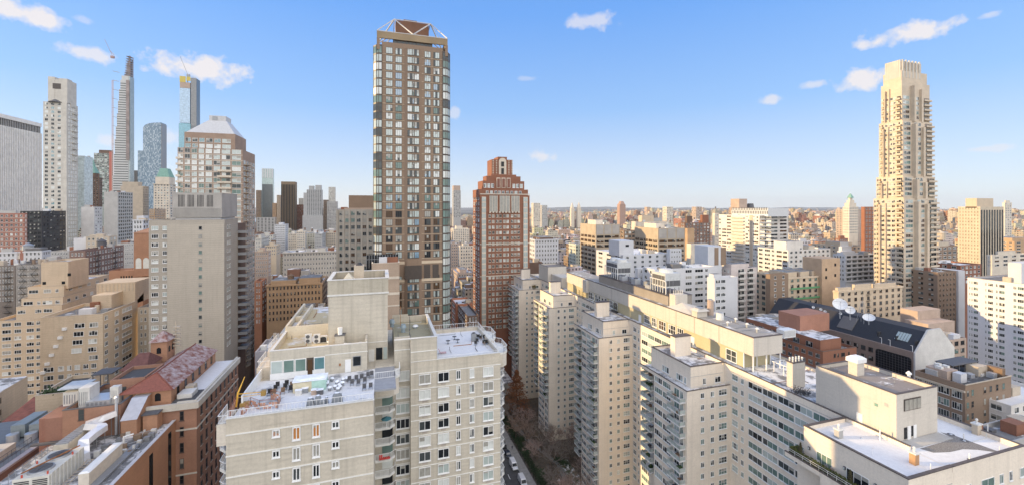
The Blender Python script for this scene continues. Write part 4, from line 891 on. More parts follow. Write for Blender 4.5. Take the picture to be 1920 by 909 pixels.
b.box(xa, xb, o.Y0+dy, o.Y0+dy+11, z0_-2, z1_); b.box(xx(934,dy), xx(951,dy), o.Y0+dy+.5, o.Y0+dy+10, z1_, ZP(293.5,xa,o.Y0+dy)); b.build('crown_tower', M_RED, rt)
b = MB(); n = 10; cx = (xx(935,dy)+xx(949,dy))/2; w_ = (xx(949,dy)-xx(935,dy))/2; zc = ZP(303,xa,o.Y0+dy)
pts = [(cx-w_,z0_-1),(cx+w_,z0_-1),(cx+w_,zc)]+[(cx+w_*math.cos(math.pi*i/n),zc+w_*math.sin(math.pi*i/n)) for i in range(1,n)]+[(cx-w_,zc)]
b.add([(p,o.Y0+dy-.4,q) for p,q in pts], [tuple(range(len(pts)))]); b.build('arch', M_CREAM, rt)
b = MB(); b.box(cx-.8, cx+.8, o.Y0+dy-.6, o.Y0+dy-.42, z0_+.5, z0_+4); b.box(cx-.9, cx+.9, o.Y0+dy-.6, o.Y0+dy-.42, z0_+5, zc); b.build('arch_window', G_DARK, rt)
b = MB()
for q in range(9):
    z = z0_+(z1_-z0_)*q/9
    for a_ in (923.5,930,953,959): b.box(xx(a_,dy), xx(a_+2,dy), o.Y0+dy-.2, o.Y0+dy-.003, z, z+.5)
b.build('quoin', M_CREAM, rt)

# ================================================================ right background
o = tower('apartment_building', 'white block with even square windows right of the red brick tower', 'building', (1003,1047), 335, 449, M_WHITEP, None, low=497, ne=8, ns=0, pitch=3.5, wh=1.9, ef=.42, mix=MIX_DARK, cornice=.4, ind=50, fm=OFFW)
bulk(o, .3, .9, .2, .8, o.Z-1, 2, M_DBR)
tower('townhouse', 'dark brown house with steep roof below the white square-windowed block', 'building', (993,1017), 300, 492, M_DBR, None, low=515, ne=0, ns=0)
for lb, e_, s_, d_, tp, nS, nE in (('left brown glass office block with blank concrete top band, nearer the red brick tower', (1117,1162), 1088, 345, 421, 4, 3), ('right brown glass office block with blank concrete top band, behind the white complex', (1234,1284), 1190, 330, 428, 5, 3)):
    o = tower('office_building', lb, 'office building', e_, d_, tp, wall('tan_concrete', (.40,.33,.24), .06), s_, low=505, ne=nE, ns=nS, ef=.88, sf=.8, pitch=3.8, wh=2.0, mix=(G_BROWN,G_DARK,G_BROWN), fm=BRONZE, ind=60, nx=5, roof=SNOW, par=.6, toff=8)
    b = MB()
    for i in range(nE): a_, c_ = even(o.X0, o.X1, nE, .86)[i]; b.box(a_, c_, o.Y0-.12, o.Y0-.003, o.Z-8.2, o.Z-.6)
    b.build('blank_panel', wall('grey_concrete', (.36,.34,.31), .08), o.root)
    bulk(o, .2, .5, .3, .8, o.Z-.6, 4, M_CREAM)
tower('office_building', 'small brown gridded block between the two brown office blocks', 'building', (1170,1192), 420, 432, M_BROWN, 1163, low=470, ne=3, ns=1, ef=.7, pitch=4, wh=2.5, fm=M_TAN, ind=20)
o = tower('apartment_building', 'cream stone block with rooftop machinery behind the brown office blocks', 'building', (1195,1250), 470, 416, M_CREAM, 1184, low=440, ne=0, ns=0)
bulk(o, .2, .6, .2, .8, o.Z-1, 8, M_TAN); bulk(o, .6, .9, .3, .8, o.Z-1, 5, M_GREY)
o = tower('apartment_building', 'dark brown brick apartment block behind the right brown office', 'building', (1284,1332), 430, 418, wall('chocolate_brick', (.20,.12,.085), .15), 1276, low=470, ne=7, ns=2, pitch=3.2, wh=1.7, ind=40)
bulk(o, .1, .3, .1, .6, o.Z-1, 8, M_DBR); bulk(o, .7, .95, .1, .6, o.Z-1, 9, M_RED)
o = tower('apartment_building', 'orange chimney block left of the cream stepped house', 'building', (1289,1302), 300, 428, M_ORANGE, 1285, low=480, ne=0, ns=0, depth=10)
o = tower('apartment_building', 'cream stepped house with two grilled roof boxes before the curved slab', 'building', (1295,1335), 265, 490, M_CREAM, 1283, low=500, ne=4, ns=2, pitch=3.2, ind=20)
bulk(o, .05, .85, .1, .8, o.Z-1, 12, M_CREAM)
b = MB(); b.box(o.X0+(o.X1-o.X0)*.5, o.X0+(o.X1-o.X0)*.8, o.Y0+(o.Y1-o.Y0)*.1-.1, o.Y0+(o.Y1-o.Y0)*.1-.003, o.Z+4, o.Z+10); b.build('grille', M_BROWN, o.root)
# curved white slab with brown roof tower
o = tower('apartment_tower', 'long white balconied slab with scalloped roof screen', 'apartment block', (1424,1478), 345, 404, M_WHITEB, 1346, low=570, ne=3, ns=0, ef=.75, pitch=2.95, wh=1.6, mix=MIX_OFF, ind=40)
rt = o.root; CSB = o; zs = levels(ZP(500,o.X0,o.Y0), o.Z, 2.95)
facade(rt, 'S', o.X0, [tuple(YS(q,o.X0) for q in c_) for c_ in ((1348,1352),(1354,1362),(1363,1371),(1398,1405),(1412,1422),(1425,1434),(1437,1446))], zs, 1.5, 3, 1, (G_MID,G_BROWN,G_BLIND), WHITE, .07, .06, False, 100)
for z in zs:
    b = MB(); ya, yb = YS(1396,o.X0), YS(1372,o.X0); b.box(o.X0-1.6, o.X0-.003, ya, yb, z-.6, z-.4); b.box(o.X0-1.6, o.X0-1.5, ya, yb, z-.4, z+.5); b.build('balcony', M_CREAM, rt)
b = MB(); b.box(o.X0-.4, o.X0-.003, YS(1411,o.X0), YS(1406,o.X0), 0, o.Z); b.build('brick_pier', M_TAN, rt)
b = MB(); b.box(o.X0+5, o.X1-4, YS(1440,o.X0+5), YS(1372,o.X0+5), o.Z-1, ZP(391,o.X0+5,YS(1440,o.X0+5))); b.build('roof_screen', plain('screen_white', (.62,.64,.64)), rt)
b = MB(); x = o.X0+4.8
for i in range(44):
    y = YS(1440,o.X0+5)+i*((YS(1372,o.X0+5)-YS(1440,o.X0+5))/44); zq = o.Z+1+ (i%2)*3; b.box(x-.0, x+.19, y, y+.7, zq, zq+2.6)
b.build('screen_slot', DGREY, rt)
b = MB(); xq = o.X0+9; ya, yb = YS(1386,xq), YS(1370,xq); b.box(xq, xq+9, ya, yb, o.Z-1, ZP(373,xq,ya)); b.build('roof_tower', M_PINK, rt)
b = MB(); b.cyl(XE(1407,o.Y0+30), o.Y0+30, o.Z+5, o.Z+10, 3.2, 2.4, 14); b.build('vent_drum', DGREY, rt)
tower('apartment_building', 'cream wing left of the long white slab', 'building', (1340,1348), 350, 400, M_CREAM, 1338, low=480, ne=2, ns=0, depth=6)
o = tower('apartment_building', 'lower cream slab with ribbon windows and setback terrace house', 'apartment block', (1478,1557), 270, 469, M_WHITEB, 1421, low=590, ne=9, ns=0, ef=.5, pitch=2.9, wh=1.6, mix=(G_MID,G_BROWN,G_DARK,G_BLIND), ind=60)
facade(o.root, 'S', o.X0, [tuple(YS(q,o.X0) for q in c_) for c_ in ((1423,1430),(1434,1444),(1447,1452),(1456,1466),(1468,1476))], levels(ZP(590,o.X0,o.Y0), o.Z, 2.9), 1.5, 3, 1, (G_BROWN,G_MID,G_DARK), WHITE, .07, .06, False, 100)
bulk(o, .1, .5, .2, .6, o.Z-1, 6, M_WHITEB); bulk(o, .55, .7, .1, .5, o.Z-1, 3, M_CREAM)
# white apartment complex in front of the offices
o = tower('apartment_building', 'white brick block with tall stair tower in front of the brown offices', 'building', (1168,1254), 250, 478, M_WHITEP, 1118, low=505, ne=6, ns=3, ef=.35, pitch=2.9, wh=1.5, mix=MIX_DARK, ind=20, roof=SNOW)
b = MB(); Yq = o.Y0+2; b.box(XE(1161,Yq), XE(1188,Yq), Yq, Yq+12, o.Z-1, ZP(452,XE(1161,Yq),Yq)); b.build('stair_tower', M_WHITEP, o.root)
b = MB(); b.box(XE(1173,Yq), XE(1179,Yq), Yq-.1, Yq-.003, ZP(463,XE(1161,Yq),Yq), ZP(459,XE(1161,Yq),Yq)); b.build('stair_window', G_DARK, o.root)
o = tower('apartment_building', 'white brick block behind the near cooling tower', 'building', (1196,1226), 215, 503, M_WHITEP, 1190, low=540, ne=3, ns=0, ef=.3, ind=10, roof=SNOW, depth=16)
o = tower('apartment_building', 'white block with small square windows and yellow stack beside it', 'building', (1256,1278), 255, 467, M_WHITEP, 1250, low=500, ne=4, ns=0, pitch=2.9, wh=1.3, mix=MIX_DARK, ind=12, depth=14)
o = tower('apartment_building', 'large white brick apartment house with dark windows behind the cooling towers', 'building', (1228,1340), 200, 505, M_WHITEP, 1205, low=600, ne=0, ns=2, roof=SNOW, ind=90)
facade(o.root, 'E', o.Y0, [tuple(XE(q,o.Y0) for q in c_) for c_ in ((1243,1248),(1262,1268),(1285,1297),(1303,1318),(1322,1327))], o.zs, 1.5, 3, 1, (G_DARK,G_DARK,G_MID,G_CURT), WHITE, .08, .06, False, 90)
bulk(o, .35, .5, .3, .8, o.Z-1, 2.6, M_DGREY)
o = tower('apartment_building', 'white brick wing with blank pale end right of the large white house', 'building', (1340,1383), 190, 521, M_WHITEP, 1326, low=600, ne=0, ns=0, roof=SNOW)
facade(o.root, 'E', o.Y0, [(XE(1342,o.Y0),XE(1350,o.Y0)),(XE(1352,o.Y0),XE(1360,o.Y0))], o.zs, 1.5, 3, 1, MIX_DARK, WHITE, .08, .06, False, 40)
bulk(o, .05, .4, .3, .9, o.Z-1, 2.5, M_WHITEP)
o = tower('apartment_building', 'rosy white apartment tower with stacked balconies behind the white wing', 'building', (1371,1419), 225, 503, wall('rosy_white', (.55,.48,.44), .08), 1348, low=600, ne=0, ns=3, ind=20)
for z in o.zs:
    for a_, c_ in ((1384,1395),(1401,1412)):
        b = MB(); b.box(XE(a_,o.Y0), XE(c_,o.Y0), o.Y0-1.2, o.Y0-.003, z-.6, z-.42); b.box(XE(a_,o.Y0), XE(c_,o.Y0), o.Y0-1.2, o.Y0-1.1, z-.42, z+.5); b.build('balcony', M_WHITEB, o.root)
facade(o.root, 'E', o.Y0, [(XE(1384,o.Y0),XE(1395,o.Y0)),(XE(1401,o.Y0),XE(1412,o.Y0))], o.zs, 1.9, 3, 1, MIX_DARK, WHITE, .06, .05, False, 60)
b = MB(); b.box(XE(1338,o.Y0), XE(1364,o.Y0), o.Y0+4, o.Y0+14, o.Z-5, ZP(462,o.X0,o.Y0)); b.build('roof_house', M_WHITEP, o.root)
b = MB()
for a_, c_ in ((1339.5,1347),(1351.5,1361)): b.box(XE(a_,o.Y0+4), XE(c_,o.Y0+4), o.Y0+3.9, o.Y0+3.997, o.Z+1.5, ZP(463,o.X0,o.Y0)-.5)
b.build('grille', M_BROWN, o.root)
bulk(o, .1, .8, .2, .8, o.Z-1, 3, wall('rosy_white',(0,0,0)))
# tan brick apartment complex with green safety netting
o = tower('apartment_building', 'brown brick end wing of the netted tan apartment complex', 'building', (1444,1478), 215, 514, M_BROWN, 1441, low=580, ne=2, ns=0, ef=.25, pitch=3.1, mix=MIX_DARK, ind=20, depth=20)
o = tower('apartment_building', 'tan brick apartment complex wrapped with green safety netting strips', 'building', (1478,1568), 225, 520, M_TAN, None, low=590, ne=8, ns=0, ef=.42, pitch=3.1, wh=1.7, mix=(G_DARK,G_MID,G_GREEN), ind=60, depth=22, fm=M_DBR, cornice=.4)
for a_, c_ in ((.05,.25),(.32,.5),(.56,.72)): bulk(o, a_, c_, .1, .6, o.Z-1, 3.4, M_TAN)
b = MB()
for py_ in (541,560): z = ZP(py_,o.X0,o.Y0); b.box(XE(1481,o.Y0), XE(1560,o.Y0), o.Y0-.9, o.Y0-.7, z-.45, z+.45)
b.build('green_netting', plain('netting_green', (.13,.34,.16), .8), o.root)
b = MB(); Yq = o.Y0-2; b.box(XE(1541,Yq), XE(1575,Yq), Yq, Yq+11, 0, ZP(485,XE(1541,Yq),Yq)); b.build('stair_tower', wall('sunny_tan', (.44,.31,.20), .1), o.root)
b = MB()
for py_, q in ((500,1566),(520,1566),(508,1549),(523,1549)): z = ZP(py_,XE(1541,Yq),Yq); x = XE(q,Yq); b.box(x-.7, x+.7, Yq-.06, Yq-.003, z, z+1.6)
b.build('stair_window', G_DARK, o.root)
o = tower('apartment_building', 'tan brick wing with arched top windows right of the netted complex', 'building', (1572,1692), 205, 545, M_TAN, 1567, low=600, ne=10, ns=0, ef=.4, pitch=3.1, wh=1.7, mix=(G_DARK,G_MID), ind=60, depth=22, fm=M_DBR, cornice=.4, roof=SNOWP)
for a_, c_, h_ in ((.0,.2,2.5),(.25,.5,3.5),(.55,.9,3)): bulk(o, a_, c_, .1, .6, o.Z-1, h_, M_TAN)
b = MB(); xa = XE(1624,o.Y0)
for k in range(7): z = o.Z-3-k*3.1; b.box(xa, xa+2.4, o.Y0-1, o.Y0-.01, z, z+.08); b.box(xa, xa+2.4, o.Y0-1, o.Y0-.94, z+.8, z+.86); b.bar((xa+.3,o.Y0-.5,z),(xa+2,o.Y0-.5,z-3.1),.07)
b.build('fire_escape', BLACKM, o.root)
# white terraced building
o = tower('apartment_building', 'white terraced apartment house with stepped balconies left of the tallest right tower', 'building', (1585,1640), 285, 478, M_WHITEP, 1562, low=520, ne=0, ns=4, ind=60, sf=.6, pitch=3)
rt = o.root
facade(rt, 'E', o.Y0, even(o.X0, o.X1, 5, .7, .4), o.zs, 1.8, 4, 1, MIX_DARK, GREYM, .08, .06, False, 80)
b = MB()
for k in range(3): b.box(o.X0+1+k*1.5, o.X0+12, o.Y0+2+k*2, o.Y1-2, o.Z-1+k*3-.01*k, o.Z+2.3+k*3)
b.build('setback_storey', M_WHITEP, rt)
b = MB()
for z in o.zs: b.box(o.X0, o.X1, o.Y0-1.0, o.Y0-.003, z-.6, z-.35); b.box(o.X0, o.X1, o.Y0-1.0, o.Y0-.92, z-.35, z+.4)
b.build('balcony_front', M_WHITEP, rt)
# ---------------------------------------------------------------- tallest tower at the right
o = tower('apartment_tower', 'tall cream stepped tower with stacked corner balconies at the right', 'skyscraper', (1695,1757), 255, 372, wall('sunny_cream', (.53,.44,.33), .08), 1638, low=590, ne=0, ns=0, par=.5, roof=ROOFG)
rt = o.root; MT = wall('sunny_cream', (0,0,0)); KT = o; X, Y = o.X0, o.Y0
zy = lambda py: ZP(py, X, Y)
secs = [(1643,1695,1753,330,372,2.0),(1648,1692,1748,224,330,4.0),(1652,1689,1743,150,224,6.0),(1656,1687,1738,128,150,7),(1661,1686,1727,109,128,8)]
allw = [(X, Y, 20, zy(372), 1638, 1695, 1757)]
for (s_, l_, r_, ty, by, ins) in secs:
    xq, yq = X+ins*.55, Y+ins*.5; y2 = YS(s_, xq); x2 = XE(r_, yq); b = MB(); b.box(xq, x2, yq, y2, zy(by)-.6, zy(ty)); b.build('tier', MT, rt)
    allw.append((xq, yq, zy(by), zy(ty), s_, l_, r_))
for i, (xq, yq, z0_, z1_, s_, l_, r_) in enumerate(allw):
    if i >= 4: continue
    y2, x2 = YS(s_, xq), XE(r_, yq); zs = levels(max(z0_, zy(590)), z1_-(.5 if i < 3 else 8), 3.0); L = y2-yq; wE = x2-xq
    facade(rt, 'S', xq, [(yq+L*.28, yq+L*.39),(yq+L*.42,yq+L*.54),(yq+L*.62,yq+L*.73),(yq+L*.9,yq+L*.98)], zs, 1.7, 2, 1, (G_BROWN,G_MID,G_DARK,G_CURT), WHITE, .08, .05, False, 100)
    facade(rt, 'E', yq, [(xq+wE*.05,xq+wE*.26),(xq+wE*.39,xq+wE*.49),(xq+wE*.51,xq+wE*.61)], zs, 2.0, 3, 1, (G_GREEN,G_MID,G_SKY,G_BROWN), OFFW, .08, .05, False, 200)
    facade(rt, 'S', xq, [(yq+.4, yq+L*.23),(yq+L*.8,yq+L*.89)], [z-.35 for z in zs], 2.2, 3, 1, (G_DARK,G_BROWN,G_DARK,G_MID), M_TAN, .08, .04, False, 0)
    facade(rt, 'E', yq, [(xq+wE*.74,xq+wE*.98)], [z-.35 for z in zs], 2.2, 3, 1, (G_DARK,G_MID,G_BROWN), M_TAN, .08, .07, False, 0)
    b = MB(); b.box(xq+wE*.3, xq+wE*.36, yq-2.2, yq-.003, max(z0_-.5,0), z1_-2); b.box(xq+wE*.63, xq+wE*.7, yq-1.2, yq-.003, max(z0_-.5,0), z1_-3.5); b.box(xq-.9, xq-.003, yq+L*.56, yq+L*.6, max(z0_-.5,0), z1_-3); b.box(xq-1.3, xq-.003, yq+L*.745, yq+L*.78, max(z0_-.5,0), z1_-4); b.build('pier', MT, rt)
    for z in zs:
        b = MB()
        b.box(xq-1.6, xq-.003, yq+.2, yq+L*.25, z-.6, z-.4); b.box(xq-1.6, xq-1.5, yq+.2, yq+L*.25, z-.4, z+.5); b.build('balcony', MT, rt); b = MB()
        b.box(xq+wE*.72, xq+wE*.99, yq-1.5, yq-.003, z-.6, z-.4); b.box(xq+wE*.72, xq+wE*.99, yq-1.5, yq-1.4, z-.4, z+.5); b.build('balcony', MT, rt); b = MB()
        b.box(xq-1.3, xq-.003, yq+L*.79, yq+L*.9, z-.6, z-.4); b.box(xq-1.3, xq-1.2, yq+L*.79, yq+L*.9, z-.4, z+.5); b.build('balcony', MT, rt)
b = MB(); xq, yq, z0_, z1_, s_, l_, r_ = allw[5]; y2, x2 = YS(s_, xq), XE(r_, yq)
for i in range(9): y = yq+(y2-yq)*(i+.1)/9; b.box(xq-.6, xq-.003, y, y+1.0, z0_-4, z1_+.8)
for i in range(6): x = xq+(x2-xq)*(i+.1)/6; b.box(x, x+1.0, yq-.6, yq-.003, z0_-4, z1_+.8)
b.build('crown_fin', M_LIME, rt)
# neighbours of the tall tower
tower('apartment_tower', 'dark red brown slab directly left of the tall cream tower', 'building', (1621,1640), 330, 388, wall('rust_brick', (.30,.13,.075), .1), 1617, low=490, ne=3, ns=0, pitch=3.1, wh=1.6, ef=.4, mix=MIX_DARK, ind=30)
o = tower('apartment_building', 'brown block with corner windows right of the tall cream tower', 'building', (1757,1795), 290, 462, M_BROWN, 1752, low=515, ne=4, ns=0, ef=.6, pitch=3, ind=20, mix=MIX_OFF, roof=SNOWP)
bulk(o, .1, .6, .1, .7, o.Z-1, 4, M_BEIGE)
tank(XE(1783,o.Y0), o.Y0+6, o.Z+3, 'cream round water tank right of the tall cream tower', 3, 4.5, M_BEIGE, 1)
o = tower('apartment_building', 'brown brick block with white side strip behind the white slab', 'building', (1758,1793), 245, 510, M_BROWN, None, low=600, ne=5, ns=0, ef=.4, pitch=3, mix=MIX_OFF, ind=40, roof=SNOWP, depth=16, fm=M_BROWN)
b = MB(); b.box(o.X1+.05, XE(1805,o.Y0), o.Y0-1, o.Y0+16, 0, o.Z+.2); b.build('white_strip', M_WHITEP, o.root)
o = tower('apartment_building', 'rust brick block with snowy roof left of the white slab top', 'building', (1800,1840), 265, 497, M_RED, None, low=520, ne=5, ns=0, pitch=3, ind=10, roof=SNOW, depth=20)
o = tower('apartment_tower', 'cream apartment tower with dark vertical strips near the right edge', 'building', (1838,1882), 390, 388, wall('cream_tower', (.50,.42,.31), .08), 1796, low=485, ne=0, ns=7, sf=.25, pitch=3.1, wh=1.5, mix=(G_BROWN,), ind=60, fm=M_BROWN)
b = MB()
for i in range(9): a_, c_ = even(o.X0, o.X1, 9, .55)[i]; b.box(a_, c_, o.Y0-.1, o.Y0-.003, 8, o.Z-3)
b.build('window_strip', G_DARK, o.root); bulk(o, .0, .7, .15, .65, o.Z-1, 9, M_TAN)
o = tower('apartment_tower', 'pale sunlit tower with stepped top at the far right horizon', 'tower', (1884,1897), 620, 380, M_CREAM, 1880, low=440, ne=3, ns=2, pitch=3.4, ind=10)
bulk(o, .2, .8, .2, .8, o.Z-1, 4, M_CREAM)
o = tower('apartment_tower', 'cream tower with green pyramid top on the horizon right of centre', 'tower', (1592,1609), 560, 388, M_CREAM, 1580, low=430, ne=5, ns=3, pitch=3.6, wh=1.8, mix=MIX_OFF, ind=30)
for a_, h_ in ((.12,6),(.25,10),(.36,13)): bulk(o, a_, 1-a_, a_, 1-a_, o.Z-1, h_, M_CREAM)
b = MB(); cx, cyy = (o.X0+o.X1)/2, (o.Y0+o.Y1)/2; b.frus(cx-3, cx+3, cyy-3, cyy+3, o.Z+12.1, cx-.3, cx+.3, cyy-.3, cyy+.3, o.Z+18); b.build('pyramid_roof', COPPER, o.root)
for e_, s_, d_, tp, mt, lb in (((1608,1622),None,600,393,M_PINK,'pink brown block behind the red brown slab'), ((1574,1590),1566,420,447,M_RED,'red brick block before the green topped tower'), ((1590,1622),None,340,462,M_TAN,'tan blank block above the white terraced house'),
        ((1530,1566),1516,420,458,wall('orange_brick',(0,0,0)),'orange brick stepped house left of the white terraced one'), ((1497,1520),1490,430,452,M_WHITEP,'white mansard house right of the long white slab'), ((1902,1960),None,420,452,M_ORANGE,'orange brick block at the right edge below the horizon'), ((1860,1925),1850,330,478,M_CREAM,'cream block behind the white slab at the right edge')):
    o = tower('apartment_building', lb, 'building', e_, d_, tp, mt, s_, low=490, ne=4, ns=2 if s_ else 0, pitch=3.2, wh=1.6, mix=MIX_OFF, ind=12); bulk(o, .2, .7, .2, .7, o.Z-1, 3.5, mt)
# white slab with window bands, its south wall towards us
xw, yw = AT(1960, 205); 
o = tower('apartment_building', 'white slab with long rows of dark windows at the right edge', 'apartment block', (1985,2100), 185, 540, wall('white_slab', (.64,.63,.64), .06, 0, .04), 1814, low=740, ne=0, ns=0, roof=ROOFG, coping=M_TAN)
rt = o.root; zs = levels(ZP(735,o.X0,YS(1900,o.X0)), o.Z-.6, 2.95)
cols = ((1817,1819.5),(1821,1824),(1825.5,1834),(1847,1850),(1852.5,1862),(1867,1871),(1873.5,1884),(1900,1906),(1908,1920),(1930,1950))
facade(rt, 'S', o.X0, [tuple(YS(q,o.X0) for q in c_) for c_ in cols], zs, 1.45, 3, 1, (G_DARK,G_DARK,G_MID,G_GREEN), WHITE, .06, .05, False, 100)
b = MB(); b.box(o.X0+6, o.X1, YS(1890,o.X0+6), YS(1915,o.X0+6)-0, o.Z-1, o.Z+9); b.build('roof_house', M_WHITEP, rt)
# ---------------------------------------------------------------- dark-roofed hall with skylights and dishes
# its south-facing long wall; the black roof slopes up behind it
dX, dY = AT(1713, 150); XH = dX; zE = ZP(660, dX, dY); yF = YS(1440, XH)
t = thing('studio_building', 'long brick studio building with black sloping roof and dark glass front', 'building', (XH+10, (dY+yF)/2, 0))
b = MB(); b.box(XH, XH+22, dY, yF, 0, zE); b.build('wall', wall('studio_brick', (.25,.19,.155), .15), t)
xr = XH+7; zr_ = ZP(620, xr+3, dY)
b = MB(); b.add([(XH+.8,dY+.2,zE+.02),(xr,dY+.2,zr_),(xr,yF,zr_),(XH+.8,yF,zE+.02),(XH+22,dY+.2,zE+.02),(XH+22,yF,zE+.02),(XH+14,dY+.2,zr_),(XH+14,yF,zr_)], [(3,2,1,0),(2,7,6,1),(7,5,4,6),(0,1,6,4),(3,5,7,2)]); b.build('black_roof', plain('black_membrane', (.03,.03,.033), .6), t)
b = MB(); ex = .15; b.box(XH, XH+22, dY-.5, dY-.003, 0, zE-.1); b.add([(XH,dY-.5,zE-.1),(XH+22,dY-.5,zE-.1),(XH+14,dY-.5,zr_+.8),(xr,dY-.5,zr_+.8),(XH,dY-.003,zE-.1),(XH+22,dY-.003,zE-.1),(XH+14,dY-.003,zr_+.8),(xr,dY-.003,zr_+.8)], [(0,1,2,3),(3,2,6,7),(0,3,7,4),(1,5,6,2),(5,4,7,6)]); b.build('gable_end', wall('gable_render', (.56,.54,.50), .15), t)
b = MB(); ya, yb = YS(1709,XH), YS(1643,XH); zz0, zz1_ = zE-9.5, zE-2.2
n = 8; pts = [(ya,zz0),(yb,zz0),(yb,zz1_-1)]+[(yb-1+math.cos(q*math.pi/2/n),zz1_-1+math.sin(q*math.pi/2/n)) for q in range(1,n+1)]+[(ya+1-math.sin(q*math.pi/2/n),zz1_-1+math.cos(q*math.pi/2/n)) for q in range(n)]+[(ya,zz1_-1)]
b.add([(XH-.35,y,z) for y,z in pts]+[(XH-.003,y,z) for y,z in pts], [tuple(range(len(pts)))]+[(i,(i+1)%len(pts),len(pts)+(i+1)%len(pts),len(pts)+i) for i in range(len(pts))]); b.build('dark_glass_front', G_DARK, t)
b = MB()
for i in range(1,12): y = ya+(yb-ya)*i/12; b.box(XH-.42, XH-.353, y-.03, y+.03, zz0, zz1_-.3)
for i in range(1,8): z = zz0+(zz1_-zz0)*i/8; b.box(XH-.42, XH-.353, ya, yb, z-.03, z+.03)
b.build('mullion', DGREY, t)
facade(t, 'S', XH, even(YS(1640,XH), YS(1560,XH), 6, .62), [zE-4.2-3.4*k for k in range(4)], 1.7, 3, 1, MIX_DARK, BRONZE, .08, .05, False, 40)
sl_ = lambda s_, y: (XH+.8+(xr-XH-.8)*s_, y, zE+.02+(zr_-zE)*s_)
for a_, c_, m_, lb in ((1702,1676,G_SKY,'skylight'),):
    for i in range(5):
        q0, q1 = YS(a_-i*5.2,XH+3), YS(a_-i*5.2-4.2,XH+3); b = MB(); p = [sl_(.35,q0),sl_(.72,q0),sl_(.72,q1),sl_(.35,q1)]; b.add([(x-.06,y,z+.12) for x,y,z in p]+p, [(3,2,1,0),(0,1,5,4),(1,2,6,5),(2,3,7,6),(3,0,4,7)]); b.build(lb, m_, t)
b = MB(); q0, q1 = YS(1600,XH+3), YS(1572,XH+3); p = [sl_(.2,q0),sl_(.85,q0),sl_(.85,q1),sl_(.2,q1)]; b.add([(x-.08,y,z+.2) for x,y,z in p]+p, [(3,2,1,0),(0,1,5,4),(1,2,6,5),(2,3,7,6),(3,0,4,7)]); b.build('roof_panel', plain('panel_brown', (.16,.14,.12), .4), t)
for q in (1652,1668,1710):
    b = MB(); yq = YS(q,XH); b.bar((XH+.3,yq,zE),(XH+.3,yq,zE+2.2),.09); b.bar((XH+.3,yq,zE+2.2),(XH-.8,yq,zE+2.5),.08); b.build('lamp_post', WHITE, t)
b = MB(); yq = YS(1645,XH+3)
for k in range(3): y = yq-k*6; b.box(XH+2.5, XH+6.8, y-.6, y-.2, zE+.3, zE+3.6)
b.build('roof_fin', plain('fin_black', (.04,.04,.042)), t)
FOOT.append((XH-2, XH+26, dY-3, yF+3)); VIS.append((1440,1770,150,700)); HALL = (XH, dY, yF, zE, zr_)
# satellite dishes
def dish(px, py, rpx, label, d_, aim=(-.6,-.55,.6)):
    x, y = AT(px, d_); z = ZP(py, x, y); r_ = rpx*d_/784; t = thing('satellite_dish', label, 'satellite dish', (x, y, zr_-.5), None)
    a = Vector(aim).normalized(); u = a.cross(Vector((0,0,1))).normalized(); v = u.cross(a); c = Vector((x,y,z)); n_ = 20; b = MB(); vs = [c-a*r_*.28]
    for ring in (.4,.75,1.0): vs += [c+(u*math.cos(2*math.pi*i/n_)+v*math.sin(2*math.pi*i/n_))*r_*ring-a*r_*.28*(1-ring*ring) for i in range(n_)]
    fs = [(0,1+i,1+(i+1)%n_) for i in range(n_)]
    for k in range(2): fs += [(1+k*n_+i,1+(k+1)*n_+i,1+(k+1)*n_+(i+1)%n_,1+k*n_+(i+1)%n_) for i in range(n_)]
    b.add(vs, fs); w_ = len(vs); b.add([q-a*.12 for q in vs], [f[::-1] for f in fs]); b.build('reflector', plain('dish_white', (.78,.77,.74), .45), t)
    b = MB(); f_ = c+a*r_*.75
    for i in range(3): q = 2*math.pi*i/3+.5; b.bar(c+(u*math.cos(q)+v*math.sin(q))*r_*.9, f_, .05)
    b.ball(f_.x,f_.y,f_.z,.18,.18,.18,6,4); b.build('feed_arm', GREYM, t)
    b = MB(); b.bar((x,y,zr_-.5), c-a*r_*.3, .22 if r_ > 1 else .08); b.build('mount', GREYM, t)
dish(1575,569,11.5,'largest white satellite dish on the black studio roof', 172)
dish(1594,580,8,'middle white satellite dish beside the largest one', 170)
dish(1629,594,9.5,'sunlit cream satellite dish facing up at the lattice mast', 163, (-.5,-.25,.85))
for i, q in enumerate((1525,1539,1547,1576)): dish(q, 575+i*4, 2.4, ('smallest white dish left on the black roof','small dish second along the black roof','small dish third along the black roof','small dish below the largest dish')[i], 178)
x, y = AT(1617,166); t = thing('lattice_mast', 'grey lattice antenna mast among the satellite dishes', 'antenna mast', (x,y,zr_-.5))
b = MB()
for i in range(4): q = math.pi/4+i*math.pi/2; b.bar((x+2*math.cos(q),y+2*math.sin(q),zr_-.5),(x+.3*math.cos(q),y+.3*math.sin(q),zr_+8),.07); b.bar((x+2*math.cos(q),y+2*math.sin(q),zr_-.5),(x+1*math.cos(q+1.57),y+1*math.sin(q+1.57),zr_+4.5),.05)
b.build('frame', GREYM, t); b = MB(); b.bar((x,y,zr_+8),(x,y,zr_+11),.05); b.build('antenna', GREYM, t)
